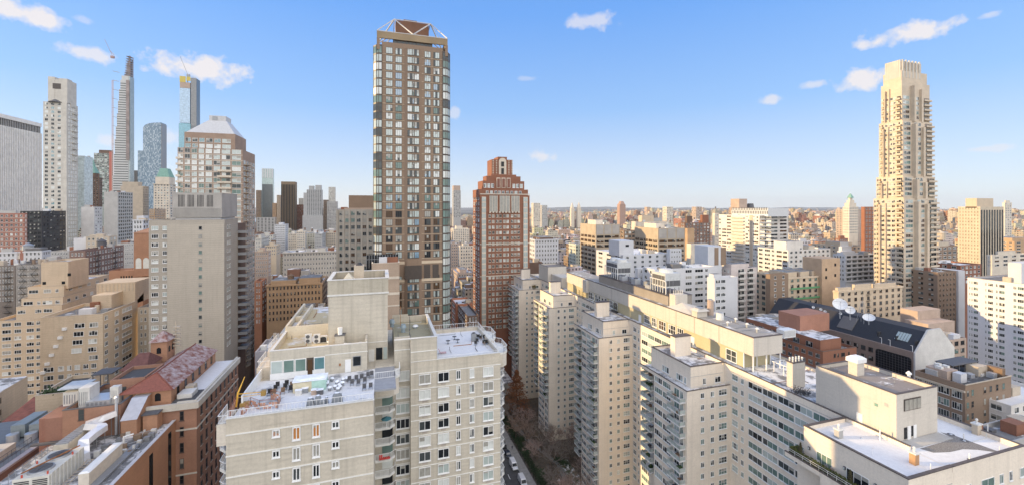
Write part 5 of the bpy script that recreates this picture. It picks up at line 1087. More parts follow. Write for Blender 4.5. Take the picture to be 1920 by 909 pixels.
# ---------------------------------------------------------------- red brick low-rise, corner terrace
o = tower('apartment_building', 'red brick low apartment house with planted terraces behind the long white house', 'building', (1543,1606), 145, 659, M_RED, 1400, low=690, ne=0, ns=0, roof=ROOFG, coping=M_DBR)
rt = o.root; facade(rt, 'E', o.Y0, [tuple(XE(q,o.Y0) for q in c_) for c_ in ((1563,1567),(1570,1573),(1577,1584),(1590,1593))], [o.Z-2.6-2.9*k for k in range(3)], 1.4, 2, 1, MIX_DARK, M_DBR, .07, .05, False, 30)
facade(rt, 'S', o.X0, even(o.Y0+.5, o.Y1, 12, .6), [o.Z-2.6-2.9*k for k in range(4)], 1.4, 4, 1, MIX_DARK, GREYM, .07, .05, False, 70)
q = o; b = MB(); xa = q.X0+2.2; y2 = q.Y0+34; b.box(xa, XE(1580,q.Y0+2), q.Y0+2.5, y2, q.Z-1, q.Z+3); b.build('penthouse', M_RED, rt)
b = MB(); b.add([(xa+.2,q.Y0+2.7,q.Z+3.02),(XE(1580,q.Y0+2)-.2,q.Y0+2.7,q.Z+3.02),(XE(1580,q.Y0+2)-.2,y2,q.Z+3.02),(xa+.2,y2,q.Z+3.02)],[(0,1,2,3)]); b.build('penthouse_roof', SNOWP, rt)
facade(rt, 'S', xa, even(q.Y0+4, y2, 6, .5), [q.Z-.4], 1.9, 3, 1, MIX_DARK, GREYM)
b = MB(); Yq = q.Y0+13; b.box(XE(1500,Yq), XE(1555,Yq), Yq, Yq+9, q.Z+2, ZP(592,XE(1500,Yq),Yq)); b.build('lift_tower', wall('lift_brick', (.34,.165,.11), .1), rt)
t = thing('air_conditioner', 'white louvred rooftop unit on the red brick low house', 'air conditioner', (XE(1500,o.Y0+8), o.Y0+8, o.Z+3))
b = MB(); x0, x1 = XE(1470,o.Y0+8), XE(1492,o.Y0+8); b.box(x0, x1, o.Y0+8, o.Y0+11, o.Z+3.03, o.Z+5.8); b.build('cabinet', WHITE, t)
b = MB()
for i in range(9): b.box(x0+.2+(x1-x0-.4)*i/9, x0+.35+(x1-x0-.4)*i/9, o.Y0+7.95, o.Y0+7.997, o.Z+3.4, o.Z+5.5)
b.build('louvre', GREYM, t)
o = tower('apartment_building', 'dark roofed brick building with metal sheds left of the studio building', 'building', (1440,1500), 178, 605, M_DGREY, 1398, low=640, ne=0, ns=5, ind=20, roof=SNOWP, pitch=3.2)
bulk(o, .1, .6, .1, .5, o.Z-1, 3, M_GREY)
# pink brick stepped building behind the studio
o = tower('apartment_building', 'pink brick stepped building between the studio and the white slab', 'building', (1762,1812), 178, 640, M_PINK, 1705, low=730, ne=4, ns=3, ef=.6, pitch=3.3, wh=1.8, mix=(G_DARK,G_GREEN,G_MID), ind=60, roof=SNOWP, nx=3, fm=BRONZE)
b = MB(); b.box(o.X0+4, XE(1790,o.Y0+6), o.Y0+6, o.Y1+4, o.Z-1, o.Z+5.5); b.box(o.X0+8, o.X1+6, o.Y0+12, o.Y1+8, o.Z-1, o.Z+9.5); b.build('setback_storey', M_PINK, o.root)
# brown office with roof terrace
o = tower('office_building', 'brown stone and brick building with roof terraces and pergola', 'building', (1810,1896), 118, 722, M_BROWN, 1716, low=800, ne=0, ns=0, roof=ROOFD)
rt = o.root; facade(rt, 'E', o.Y0, [tuple(XE(q,o.Y0) for q in c_) for c_ in ((1812,1817),(1821,1826),(1844,1849),(1855,1860),(1867,1872),(1879,1884))], [o.Z-3.4-3.3*k for k in range(4)], 1.9, 1, 2, (G_GREEN,G_MID,G_DARK,G_CURT), M_BROWN, .1, .05, True, 60)
facade(rt, 'S', o.X0, [tuple(YS(q,o.X0) for q in c_) for c_ in ((1720,1738),(1741,1757),(1759,1780),(1785,1804))], [o.Z-4.2-3.3*k for k in range(4)], 2.0, 4, 1, (G_GREEN,G_GREEN,G_DARK,G_MID), OFFW, .08, .05, True, 90)
b = MB(); b.box(o.X0-.35, o.X0-.003, o.Y0, o.Y1, o.Z-2.1, o.Z-1.6); b.box(o.X0-.2, o.X1, o.Y0-.2, o.Y0-.003, o.Z+.05, o.Z+.3); b.build('ledge', M_BEIGE, rt)
b = MB(); b.box(o.X0+2, o.X0+7, o.Y0+5, o.Y0+10, o.Z-1, o.Z+1.8); b.build('roof_house', M_PINK, rt)
b = MB(); b.box(o.X0+8, o.X1-1, o.Y0+6.5, o.Y0+11, o.Z+2.1, o.Z+2.3); b.build('pergola_roof', DGREY, rt)
b = MB()
for i in range(5):
    for yy in (6.8,10.7): x = o.X0+8.3+(o.X1-o.X0-9.6)*i/4; b.box(x-.12, x+.12, o.Y0+yy-.12, o.Y0+yy+.12, o.Z-1, o.Z+2.097)
b.build('pergola_post', DGREY, rt)
b = MB(); b.box(XE(1875,o.Y0+1.5), o.X1-.5, o.Y0+1.0, o.Y0+4.5, o.Z-1, o.Z+1.9); b.build('slatted_shed', WOOD, rt)
for i in range(3): b = MB(); b.box(o.X0+2.3+i*1.5, o.X0+3.4+i*1.5, o.Y0+6.5+(i%2)*1.2, o.Y0+8+(i%2), o.Z+1.82, o.Z+2.5+.3*(i%2)); b.build('roof_plant', OFFW, rt)
o = tower('apartment_building', 'pale grey house beside the brown terrace building at the right edge', 'building', (1896,1990), 117, 760, M_WHITEB, None, low=850, ne=6, ns=0, roof=SNOW, depth=20, nx=2)
o = tower('apartment_building', 'low roof with pipes in front of the brown terrace building', 'building', (1866,1990), 96, 836, M_GREY, None, low=850, ne=0, ns=0, roof=ROOFG, depth=7)
# ================================================================ the long white brick slab with projecting wings (right foreground)
ZT, ZS = 57.1, 61.6                     # wing terrace parapet, setback and slab parapet
PIT = 2.73; XS, XWG, XSET = 81.0, 68.3, 71.0
mh = thing('apartment_complex', 'long white brick apartment slab with five projecting balconied wings, right foreground', 'apartment block', (88, 130, 0))
MW = wall('mh_white_brick', (.74,.655,.54), .22, .0, .05, sc=1.0); MY = wall('penthouse_yellow', (.46,.40,.25), .08, 0, .06); MPW = wall('penthouse_white', (.55,.505,.435), .25, 0, .04); MGP = wall('grey_pad', (.27,.24,.205), .12)
YE0, YW0 = 39.53, 226.0
b = MB(); b.box(XS, 99, YE0, YW0, 0, ZS-.8, skip_bottom=True); b.box(XS-.35, 99, YE0, YE0+.35, ZS-.8, ZS); b.box(XS, 99, YW0-.35, YW0, ZS-.8, ZS); b.box(98.65, 99, YE0+.35, YW0-.35, ZS-.8, ZS); b.box(XS, XS+.35, 45.0, YW0-.35, ZS-.8, ZS); b.build('wall', MW, mh)
b = MB(); b.box(XS-.6, 99.06, YE0-.06, YE0+.41, ZS+.003, ZS+.1); b.box(98.6, 99.06, YE0+.413, YW0, ZS+.003, ZS+.1); b.box(XS-.06, XS+.41, 44.95, YW0, ZS+.003, ZS+.1); b.build('coping', COPING, mh)
b = MB(); b.add([(XS+.35,YE0+.35,ZS-.77),(98.65,YE0+.35,ZS-.77),(98.65,62,ZS-.77),(XS+.35,62,ZS-.77)], [(0,1,2,3)]); b.build('snowy_roof', SNOW, mh)
b = MB(); b.add([(XS+.35,62,ZS-.77),(98.65,62,ZS-.77),(98.65,YW0-.35,ZS-.77),(XS+.35,YW0-.35,ZS-.77)], [(0,1,2,3)]); b.build('roof', SNOWP, mh)
WIN3 = dict(mix=MIX_GREEN, fm=WHITE, fw=.08, out=.06, near=True, ind=220)
WINGS = [37.6, 81.1, 122.5, 165.2, 206.0]
nb = [0]; brest = MB(); RGL = glass('railing_glass', (.36,.41,.385), .15, 1.45)
def balcony(x0, x1, y0, y1, z, open_):
    """slab with metal-and-glass railing on its outer sides"""
    sb = MB(); sb.box(x0, x1, y0, y1, z-.2, z)
    rl = MB(); h = 1.0
    sides = {'S': ((x0+.06,y0+.06),(x0+.06,y1-.06)), 'E': ((x0+.06,y0+.06),(x1,y0+.06)), 'W': ((x0+.06,y1-.06),(x1,y1-.06))}
    gl = MB()
    for k in open_:
        (ax, ay), (bx, by) = sides[k]
        for zz in (z+.12, z+h): rl.bar((ax,ay,zz),(bx,by,zz),.04)
        for i in range(5): p = i/4; rl.bar((ax+(bx-ax)*p, ay+(by-ay)*p, z),(ax+(bx-ax)*p, ay+(by-ay)*p, z+h),.035)
        gl.add([(ax,ay,z+.18),(bx,by,z+.18),(bx,by,z+h-.1),(ax,ay,z+h-.1)], [(0,1,2,3)])
    if nb[0] < 96:
        nb[0] += 1; o = sb.build('balcony', [WHITE], mh); q = rl.build('railing', OFFW, o); gl.build('railing_glass', RGL, q if False else o)
    else:
        brest.add(sb.v, sb.f, 0); brest.add(rl.v, rl.f, 1); brest.add(gl.v, gl.f, 2)
def clutter(x0, x1, y0, y1, z, rng):
    b = MB()
    for _ in range(rng.randint(1, 3)):
        x, y = rng.uniform(x0+.3, x1-.3), rng.uniform(y0+.5, y1-.5); s_ = rng.uniform(.25, .45); b.box(x-s_, x+s_, y-s_, y+s_, z, z+rng.uniform(.4, .9))
    return b
crg = random.Random(11); clut = {0: MB(), 1: MB(), 2: MB()}
for wi, E in enumerate(WINGS):
    mainW, allW = E+12.4, E+18.7
    b = MB(); pts = [(XWG,E),(XS+.5,E),(XS+.5,allW),(XWG+3.0,allW),(XWG+3.0,mainW),(XWG,mainW)]
    b.prism(pts, 0, ZT-1.0); b.build('wing', MW, mh)
    # terrace parapet / deck
    b = MB(); d_ = [(XWG,E),(XS,E),(XS,E+1.9),(XSET,E+1.9),(XSET,E+17.2),(XS,E+17.2),(XS,allW),(XWG+.3,allW),(XWG,allW)]
    b.prism([(XWG,E),(XS,E),(XS,allW),(XWG,allW)], ZT-.997, ZT-.75); b.build('terrace_slab', MW, mh)
    b = MB(); b.prism([(XWG+.3,E+.3),(XS,E+.3),(XS,allW-.3),(XWG+.3,allW-.3)], ZT-.747, ZT-.7); b.build('terrace_deck', SNOWP if wi else plain('terrace_tiles', (.22,.21,.19), .8), mh)
    b = MB(); b.box(XWG, XS-.003, E, E+.22, ZT-.747, ZT-.25); b.box(XWG, XWG+.22, E+.223, allW, ZT-.747, ZT-.25); b.build('terrace_kerb', MW, mh)
    b = MB(); b.box(XWG-.04, XS-.003, E-.04, E+.26, ZT-.247, ZT-.12); b.box(XWG-.04, XWG+.26, E+.263, allW, ZT-.247, ZT-.12); b.build('coping', COPING, mh)
    b = MB()
    for zz in (ZT+.3, ZT+.62): b.bar((XWG+.1,E+.1,zz),(XS,E+.1,zz),.035); b.bar((XWG+.1,E+.1,zz),(XWG+.1,allW,zz),.035)
    for i in range(12): b.bar((XWG+.1+i*1.1,E+.1,ZT-.12),(XWG+.1+i*1.1,E+.1,ZT+.62),.03)
    for i in range(14): b.bar((XWG+.1,E+.1+i*1.4,ZT-.12),(XWG+.1,E+.1+i*1.4,ZT+.62),.03)
    b.build('terrace_railing', OFFW, mh)
    # setback storey
    x0, x1, y0, y1 = XSET, XS+.6, E+1.95, E+17.25
    b = MB(); b.box(x0, x1, y0, y1, ZT-.7, ZS-.7); b.box(x0, x1-1, y0, y0+.35, ZS-.7, ZS); b.box(x0, x0+.35, y0+.353, y1-.353, ZS-.7, ZS); b.box(x0, x1-1, y1-.35, y1, ZS-.7, ZS); b.build('setback_storey', MW, mh)
    b = MB(); b.add([(x0+.35,y0+.35,ZS-.68),(XS+.36,y0+.35,ZS-.68),(XS+.36,y1-.35,ZS-.68),(x0+.35,y1-.35,ZS-.68)], [(0,1,2,3)]); b.build('setback_roof', SNOW if wi == 0 else SNOWP, mh)
    b = MB(); b.box(x0-.08, x1-.7, y0-.08, y0+.42, ZS+.003, ZS+.14); b.box(x0-.08, x0+.42, y0+.423, y1-.423, ZS+.003, ZS+.14); b.box(x0-.08, x1-.7, y1-.42, y1+.08, ZS+.003, ZS+.14); b.build('coping', COPING, mh)
    b = MB(); b.box(x0+.0, XS-.4, y0-.05, y0-.003, ZT+2.05, ZT+2.13); b.build('band', M_GREY, mh)
    zs = [ZT-2.35-PIT*k for k in range(20)]
    zlow = ZP(930, XWG, E) if wi < 3 else 1
    zs = [z for z in zs if z > max(1, zlow-4)]
    if wi:
        facade(mh, 'E', E, [(72.2,73.2),(75.1,76.1)], zs, 1.25, 2, 1, **WIN3)
        facade(mh, 'E', E, [(77.5,79.9)], zs, 1.45, 3, 2, **WIN3)
        facade(mh, 'E', y0, [(74.6,75.5),(78.2,79.9)], [ZT-.1], 1.45, 2, 1, **WIN3)
    facade(mh, 'S', XWG, [(E+12.0,E+9.0),(E+8.7,E+5.7)], zs, 1.45, 4, 1, mix=(G_GREEN,G_GREEN,G_DARK,G_SKY,G_MID), fm=WHITE, fw=.08, out=.06, near=True, ind=220)
    facade(mh, 'S', XWG, [(E+4.4,E+2.6),(E+2.3,E+1.2)], [z-.5 for z in zs], 2.0, 2, 1, **WIN3)
    facade(mh, 'S', XSET, [(E+12.5,E+9.8),(E+7.0,E+4.6),(E+4.2,E+3.4)] if wi else [(E+15,E+12.4),(E+10.2,E+6.9),(E+4.5,E+2.6)], [ZT-.68+(.1 if wi == 0 else .5)], 2.0 if wi == 0 else 1.6, 3, 1, mix=(G_MID,G_DARK,G_GREEN) if wi == 0 else MIX_GREEN, fm=WHITE, fw=.09, out=.07, near=True, ind=240)
    for k, z in enumerate(zs):
        zb = z-.62
        if zb < (18.5 if wi > 2 else 9): continue
        balcony(XWG-1.7, XWG-.003, E+.5, E+5.0, zb, 'SEW')
        balcony(XWG-.2, XWG+3.0-.003, allW-2.6-2.4, allW+1.2-2.4+.6, zb, 'SEW') if True else None
        g = crg.randrange(3); c = clutter(XWG-1.6, XWG-.3, E+.6, E+4.8, zb, crg); clut[g].add(c.v, c.f)
        c = clutter(XWG, XWG+2.5, allW-4.6, allW-1, zb, crg); clut[crg.randrange(3)].add(c.v, c.f)
for g, mt in ((0, DGREY), (1, WOOD), (2, plain('planter_green', (.05,.09,.03), .9))): clut[g].build('balcony_furniture', mt, mh, kind='stuff')
if brest.v: brest.build('balconies', [WHITE, OFFW, RGL], mh, kind='stuff')
# slab south wall windows between the wings
for wi, E in enumerate(WINGS[1:], 1):
    zs = [ZS-3.1-PIT*k for k in range(21)]; zs = [z for z in zs if z > max(1, ZP(935, XS, E-8))]
    facade(mh, 'S', XS, [(E-.6,E-2.3)], zs, 1.45, 3, 2, **WIN3); facade(mh, 'S', XS, [(E-3.2,E-4.0)], zs, 1.25, 2, 1, **WIN3)
    g0 = WINGS[wi-1]+18.7
    n = 5; cols = even(E-5.2, g0+.6, n, .96)
    facade(mh, 'S', XS, cols, zs, 1.45, 3, 1, mix=(G_GREEN,G_GREEN,G_DARK,G_GREEN,G_MID,G_SKY), fm=WHITE, fw=.08, out=.06, near=True, ind=260)
    b = MB(); z = ZS-3.1+1.75; b.box(XS-.05, XS-.003, g0+.2, E-.2, z, z+.08); b.build('band', M_GREY, mh)
facade(mh, 'E', YE0, [tuple(XE(q,YE0) for q in c_) for c_ in ((1804,1821),(1840,1864),(1874,1881),(1892,1898),(1912,1930))], [ZT-.3-PIT*k for k in range(3)], 1.5, 2, 1, mix=MIX_GREEN, fm=WHITE, fw=.08, out=.06, near=True, ind=300)
# penthouse: yellow base, white upper wall, glazed rooms, end overhang on columns
ZPD = ZS-.78; ZY = 64.6; ZPT = 69.0; XP = 84.2; YPa, YPb = 77.4, 181.7
b = MB(); b.box(XP+.35, 93, YPa+3.2, YPb, ZPD, ZY); b.build('penthouse_base', MY, mh)
b = MB(); b.box(XP, 93.2, YPa, YPb, ZY+.003, ZPT); b.build('penthouse_wall', MPW, mh)
b = MB(); b.box(XP-.06, 93.3, YPa-.06, YPb, ZPT+.003, ZPT+.18); b.build('coping', COPING, mh)
b = MB(); b.add([(XP+.4,YPa+.4,ZPT+.19),(92.8,YPa+.4,ZPT+.19),(92.8,YPb-.4,ZPT+.19),(XP+.4,YPb-.4,ZPT+.19)], [(0,1,2,3)]); b.build('penthouse_roof', snowy('roof_pale', (.36,.34,.31), .3, .3), mh)
for y in (YPa+.3, YPa+3.0):
    for x in (XP+.25, 88.5, 92.8):
        b = MB(); b.cyl(x, y, ZPD, ZY, .16, None, 8); b.build('column', WHITE, mh)
b = MB()
for y in (88.0, 97.0, 104.6, 141.5, 160.7): b.box(XP-.02, XP-.003+.0, y-.05, y+.05, ZY, ZPT)
b.build('wall_joint', BRONZE, mh)
ys_ = lambda q: YS(q, XP+.35)
facade(mh, 'S', XP+.35, [(ys_(a), ys_(c)) for a, c in ((1208,1219),(1222.5,1232),(1235.5,1249),(1253.5,1267),(1270,1282),(1143,1150),(1151,1158),(1104,1114),(1116,1126),(1128,1138))], [ZPD+.5], 2.9, 3, 2, mix=(G_BROWN,G_MID,G_DARK), fm=WHITE, fw=.16, out=.1, near=True, ind=300)
facade(mh, 'S', XP+.35, [(YPa+8.6,YPa+5.2)], [ZPD+.2], 3.0, 2, 2, mix=(G_MID,), fm=WHITE, fw=.16, out=.1, near=True, ind=300)
b = MB()
for q in (1200,1299): y = ys_(q); b.box(XP+.25, XP+.347, y-.7, y+.7, ZPD, ZPD+2.4)
b.build('door', WHITE, mh)
b = MB(); b.box(XP+1.8, 95, YS(1253,XP+1.8), YS(1123,XP+1.8), ZPT-.3, 72.0); b.build('cooling_pad', MGP, mh)
b = MB(); b.box(XP+1.7, 95.1, YS(1253,XP+1.8)-.1, YS(1123,XP+1.8)+.1, 72.003, 72.15); b.build('coping', COPING, mh)
b = MB(); y0 = YS(1303,XP+1); y1 = YS(1253,XP+1)-.2; b.add([(XP+.3,y0,ZPT+.2),(XP+.3,y1,ZPT+.2),(XP+4,y1-2,ZPT+1.8),(XP+4,y0+2,ZPT+1.0),(94,y0,ZPT+.2),(94,y1,ZPT+.2)], [(0,3,2,1),(2,3,4,5),(0,4,3),(1,2,5)]); b.build('hipped_roof_house', MPW, mh)
b = MB(); y = YS(1100,XP); b.box(XP-1.1, XP+.3, y-1.6, y+1.6, ZY-1, ZPT-.2); b.build('chimney_breast', MPW, mh)
# roof houses on the slab (near and far)
def roofhouse(y0, y1, x0, x1, zt, near):
    b = MB(); b.box(x0, x1, y0, y1, ZS-.7, zt-.7); b.box(x0, x1, y0, y0+.3, zt-.7, zt); b.box(x0, x1, y1-.3, y1, zt-.7, zt); b.box(x0, x0+.3, y0+.303, y1-.303, zt-.7, zt); b.box(x1-.3, x1, y0+.303, y1-.303, zt-.7, zt); h = b.build('roof_house', MPW, mh)
    b = MB(); b.add([(x0+.3,y0+.3,zt-.68),(x1-.3,y0+.3,zt-.68),(x1-.3,y1-.3,zt-.68),(x0+.3,y1-.3,zt-.68)],[(0,1,2,3)]); b.build('roof', snowy('roof_warm', (.30,.26,.23), .25, .35), h)
    b = MB(); e=.06; b.box(x0-e,x1+e,y0-e,y0+.36,zt+.003,zt+.1); b.box(x0-e,x1+e,y1-.36,y1+e,zt+.003,zt+.1); b.box(x0-e,x0+.36,y0+.363,y1-.363,zt+.003,zt+.1); b.box(x1-.36,x1+e,y0+.363,y1-.363,zt+.003,zt+.1); b.build('coping', COPING, h)
    return h
h1 = roofhouse(47.3, 60.8, 81.9, 92.4, 68.8, True)
xx = lambda q: XE(q, 47.3)
b = MB(); z0 = ZPD; b.box(xx(1701), xx(1707), 47.2, 47.297, z0+.1, z0+2.3); b.box(xx(1712), xx(1717.5), 47.2, 47.297, z0+.1, z0+2.3); b.build('door', WHITE, h1)
b = MB(); b.box(xx(1695), xx(1700), 47.22, 47.297, z0+.3, z0+2.2); b.build('side_light', G_DARK, h1); b = MB(); b.box(xx(1708), xx(1711.5), 47.22, 47.297, z0+.5, z0+2.2); b.build('side_light', G_DARK, h1)
b = MB(); zq = ZP(770, xx(1695), 47.3); b.box(xx(1694.5), xx(1725.5), 47.2, 47.297, zq, ZP(748,xx(1695),47.3)); wv = b.build('window', BRONZE, h1)
b = MB()
for i in range(4): w_ = (xx(1725)-xx(1695))/4; b.box(xx(1695)+w_*i+.06, xx(1695)+w_*(i+1)-.06, 47.15, 47.197, zq+.12, ZP(749,xx(1695),47.3)-.1)
b.build('pane', G_CURT, wv)
b = MB(); yq = YS(1612, 81.9); b.box(81.8, 81.897, yq-.5, yq+.5, ZPD+.1, ZPD+2.3); b.build('door', WHITE, h1)
for q in (1643, 1662):
    b = MB(); yq = YS(q, 81.9); b.box(81.82, 81.897, yq-.25, yq+.25, ZP(758,81.9,yq)-.25, ZP(758,81.9,yq)+.25); b.build('vent_grille', M_GREY if q > 1650 else COPPER, h1)
roofhouse(199, 212, 81.7, 92, 69.3, False)
b = MB(); b.box(83.5, 90, 186, 198.9, ZS-.7, 65.8); b.build('roof_house', MPW, mh)
b = MB(); b.box(81.9, 92.4, 45.2, 47.2, ZPD+.02, ZPD+.12); b.build('concrete_landing', M_GREY, mh)
# gravel showing where the snow has melted
b = MB(); n = 14; gp = [(93,47.2),(92.5,45.2),(83.5,45.0),(84.2,43.6),(87,42.9),(90,42.8),(92,42),(93.6,40.9),(94.6,40.6),(94.4,41.6),(94.2,43.5),(94.0,46)]; b.add([(x,y,ZPD+.012+.02) for x,y in gp], [tuple(range(len(gp)))][:1]); b.build('bare_gravel', plain('gravel', (.20,.19,.18), .95, var=.5, scale=6), mh)
# ---------------------------------------------------------------- things standing on the long slab's roofs
def chimney(x0, x1, y0, y1, z0, z1, label, mat, pots=0, cap=None, name='chimney'):
    t = thing(name, label, 'chimney', ((x0+x1)/2, (y0+y1)/2, z0))
    b = MB(); b.box(x0, x1, y0, y1, z0, z1); b.build('shaft', mat, t)
    b = MB(); b.box(x0-.12, x1+.12, y0-.12, y1+.12, z1+.003, z1+.2); b.build('cap', cap or COPING, t)
    if pots:
        for i in range(pots):
            for j in range(2 if (y1-y0) > .8 else 1):
                b = MB(); xq = x0+(x1-x0)*(i+.5)/pots; yq = y0+(y1-y0)*(j+.5)/(2 if (y1-y0) > .8 else 1); b.cyl(xq, yq, z1+.2, z1+.75, .16, .13, 8); b.cyl(xq, yq, z1+.76, z1+1.0, .24, .1, 8); b.build('chimney_pot', OFFW, t)
    return t
for wi, E in enumerate(WINGS[1:], 1):
    chimney(73.3, 78.3, E+10.4, E+12.2, ZPD, 66.0, ('', 'plain white brick shaft on the nearest balconied wing roof', 'pinkish white shaft on the second wing roof from the front', 'white shaft on the third wing roof beside snow', 'white shaft on the farthest wing roof')[wi], MW)
chimney(84.8, 88.4, 68.0, 69.4, ZPD, 66.3, 'white roof stack topped with rows of round cowls near the bare shrub', MPW, 4)
def px_thing_base(px, py, z): return GP(px, py, z)
x, y = GP(1720, 873, ZPD); chimney(x-.45, x+.45, y, y+.8, ZPD, ZPD+1.75, 'rust stained brick chimney on the snowy roof', wall('rusty_brick', (.42,.24,.12), .6, 0, .3), 1, OFFW)
x, y = GP(1837, 815, ZPD); chimney(x-.55, x+.55, y, y+.8, ZPD, ZPD+1.7, 'tan chimney with white cap near the far parapet of the snowy roof', M_BEIGE, 1, OFFW)
x, y = GP(1577, 823, ZPD); chimney(x-.5, x+.5, y, y+.8, ZPD, ZPD+1.5, 'grey brick chimney with white cowl beside the terrace parapet', M_GREY, 1, OFFW)
def pipe(px, py, h, label, r=.08, z=None):
    z = ZPD if z is None else z; x, y = GP(px, py, z); t = thing('vent_pipe', label, 'vent pipe', (x, y, z)); b = MB(); b.cyl(x, y, z, z+h, r, None, 8); b.build('pipe', WHITE, t); b = MB(); b.cyl(x, y, z, z+.06, r*3, None, 10); b.build('flashing', DGREY, t); return t
pipe(1650,826,1.9,'tall white vent pipe by the lit roof house wall'); pipe(1807,824,1.1,'white vent pipe in the middle of the snow behind the gravel'); pipe(1852,811,1.5,'white vent pipe beside the tan chimney'); pipe(1745,882,1.1,'thin white vent pipe beside the rust stained chimney', .05); pipe(1818,861,1.0,'short white vent pipe at the end of the melted gravel strip', .1); pipe(1874,846,.9,'thin pipe near the far roof corner', .04); pipe(1635,853,.9,'thin rod in the snow near the terrace side', .03)
for (px_, py_, lb) in ((1616,822,'round roof drain vent with melted ring beside the lit roof house'), (1637,841,'flat roof drain disc in the snow'), (1783,814,'dark drain patch in the snow right of the roof house'),(1808,826,'drain patch beside the middle vent pipe')):
    x, y = GP(px_, py_, ZPD); t = thing('roof_drain', lb, 'roof drain', (x, y, ZPD)); b = MB(); b.cyl(x, y, ZPD+.03, ZPD+.06, .5, None, 14); b.build('melted_ring', DGREY, t); b = MB(); b.cyl(x, y, ZPD+.06, ZPD+(.3 if px_ == 1616 else .12), .22, .16, 10); b.build('dome', STEEL, t)
# cowl on the near roof house, small vent
t = thing('ventilator', 'large white hooded ventilator on the lit roof house', 'ventilator', (*GP(1611,700,68.1), 68.1)); x, y = ORG[t.name][:2]
x, y = XE(1606,56.5), 56.5
b = MB(); b.box(x-.9, x+1.0, y-.7, y+.9, 68.1, 70.6); b.build('shaft', MPW, t); b = MB(); b.prism([(x-1.3,y-1.0),(x+1.2,y-1.0),(x+1.5,y),(x+1.2,y+1.1),(x-1.3,y+1.1)], 70.6, 71.3); b.frus(x-1.3,x+1.3,y-1,y+1.1,71.303,x-.7,x+.7,y-.5,y+.6,71.7); b.build('hood', WHITE, t)
x, y = XE(1704,52.5), 52.5; t = thing('ventilator', 'small white mushroom vent at the end of the lit roof house', 'ventilator', (x,y,68.1)); b = MB(); b.cyl(x,y,68.1,68.8,.25,None,10); b.build('shaft', WHITE, t); b = MB(); b.cyl(x,y,68.8,69.0,.45,.45,10); b.cyl(x,y,69.0,69.35,.4,.1,10); b.build('cap', WHITE, t)
# cooling towers on their pad
def cooling(pa, pb, label, y0, w_):
    x0 = XP+3.0; ya, yb = y0, y0+w_; t = thing('cooling_tower', label, 'cooling tower', (x0+3, (ya+yb)/2, 72.15))
    b = MB(); b.box(x0, x0+6, ya, yb, 74.0, 78.6); b.build('casing', plain('tower_casing', (.52,.53,.52), .5), t)
    b = MB()
    for k in range(4): b.box(x0-.05, x0-.003, ya+.3+(yb-ya-.6)*k/4, ya+.1+(yb-ya-.4)*(k+1)/4, 74.5, 77.8); b.box(x0+.3+5.4*k/4, x0+.1+5.6*(k+1)/4, ya-.05, ya-.003, 74.5, 76.3)
    b.build('louvre', DGREY, t)
    for k in range(2 if w_ > 7 else 1):
        b = MB(); yy = ya+(yb-ya)*(k+.5)/(2 if w_ > 7 else 1); b.cyl(x0+3, yy, 78.603, 79.6, 2.2, 2.0, 18); b.build('fan_stack', OFFW, t)
    b = MB()
    for k in range(4): b.bar((x0+.4+k*1.7,ya+.3,72.15),(x0+.4+k*1.7,ya+.3,74),.12); b.bar((x0+.4+k*1.7,yb-.3,72.15),(x0+.4+k*1.7,yb-.3,74),.12)
    b.build('leg', GREYM, t)
    b = MB()
    for k in range(6): yy = ya+.3+(yb-ya-.6)*k/5; b.bar((x0-.7,yy,72.5),(x0-.7,yy,76.5),.14); 
    b.bar((x0-.7,ya,76.5),(x0-.7,yb,76.5),.18); b.bar((x0-.7,ya,76.5),(x0-.7,ya-1.2,76.2),.18); b.bar((x0-.7,ya-1.2,76.2),(x0-.7,ya-1.2,72.3),.18); b.build('pipework', OFFW, t)
    return t
cooling(1224,1280,'nearer grey cooling tower with white pipes on the brown grey pad',113.5,7.0); cooling(1127,1178,'farther grey cooling tower with louvres on the brown grey pad',142,8.5)
rg = random.Random(5)
for i in range(5):
    yq = 122+i*4.2; xq = XP+3.2+ (i%2)*2; t = thing('roof_unit', ('low metal unit between the cooling towers, first from the nearer one','low metal unit second from the nearer cooling tower','middle low metal unit between the cooling towers','low metal unit second from the farther cooling tower','low metal unit beside the farther cooling tower')[i], 'roof equipment', (xq,yq,72.15)); b = MB(); b.box(xq, xq+2.2, yq, yq+2.6, 72.15, 73.3+.4*(i%3)); b.build('casing', GREYM if i%2 else STEEL, t); b = MB(); b.cyl(xq+1.1,yq+1.3,73.3+.4*(i%3),73.6+.4*(i%3),.8,None,12); b.build('fan', DGREY, t)
y = YS(1252,XP+3); t = thing('chimney', 'pale stub stack with bent pipes at the near end of the cooling pad', 'chimney', (XP+3,108.5,69)); b = MB(); b.box(XP+2, XP+6.5, 107.5, 110.2, ZPT, 73); b.build('shaft', MPW, t); b = MB()
for k in range(5): b.bar((XP+2.5+k*.8,108.8,73),(XP+2.5+k*.8,108.8,74.3),.1)
b.build('pipes', OFFW, t)
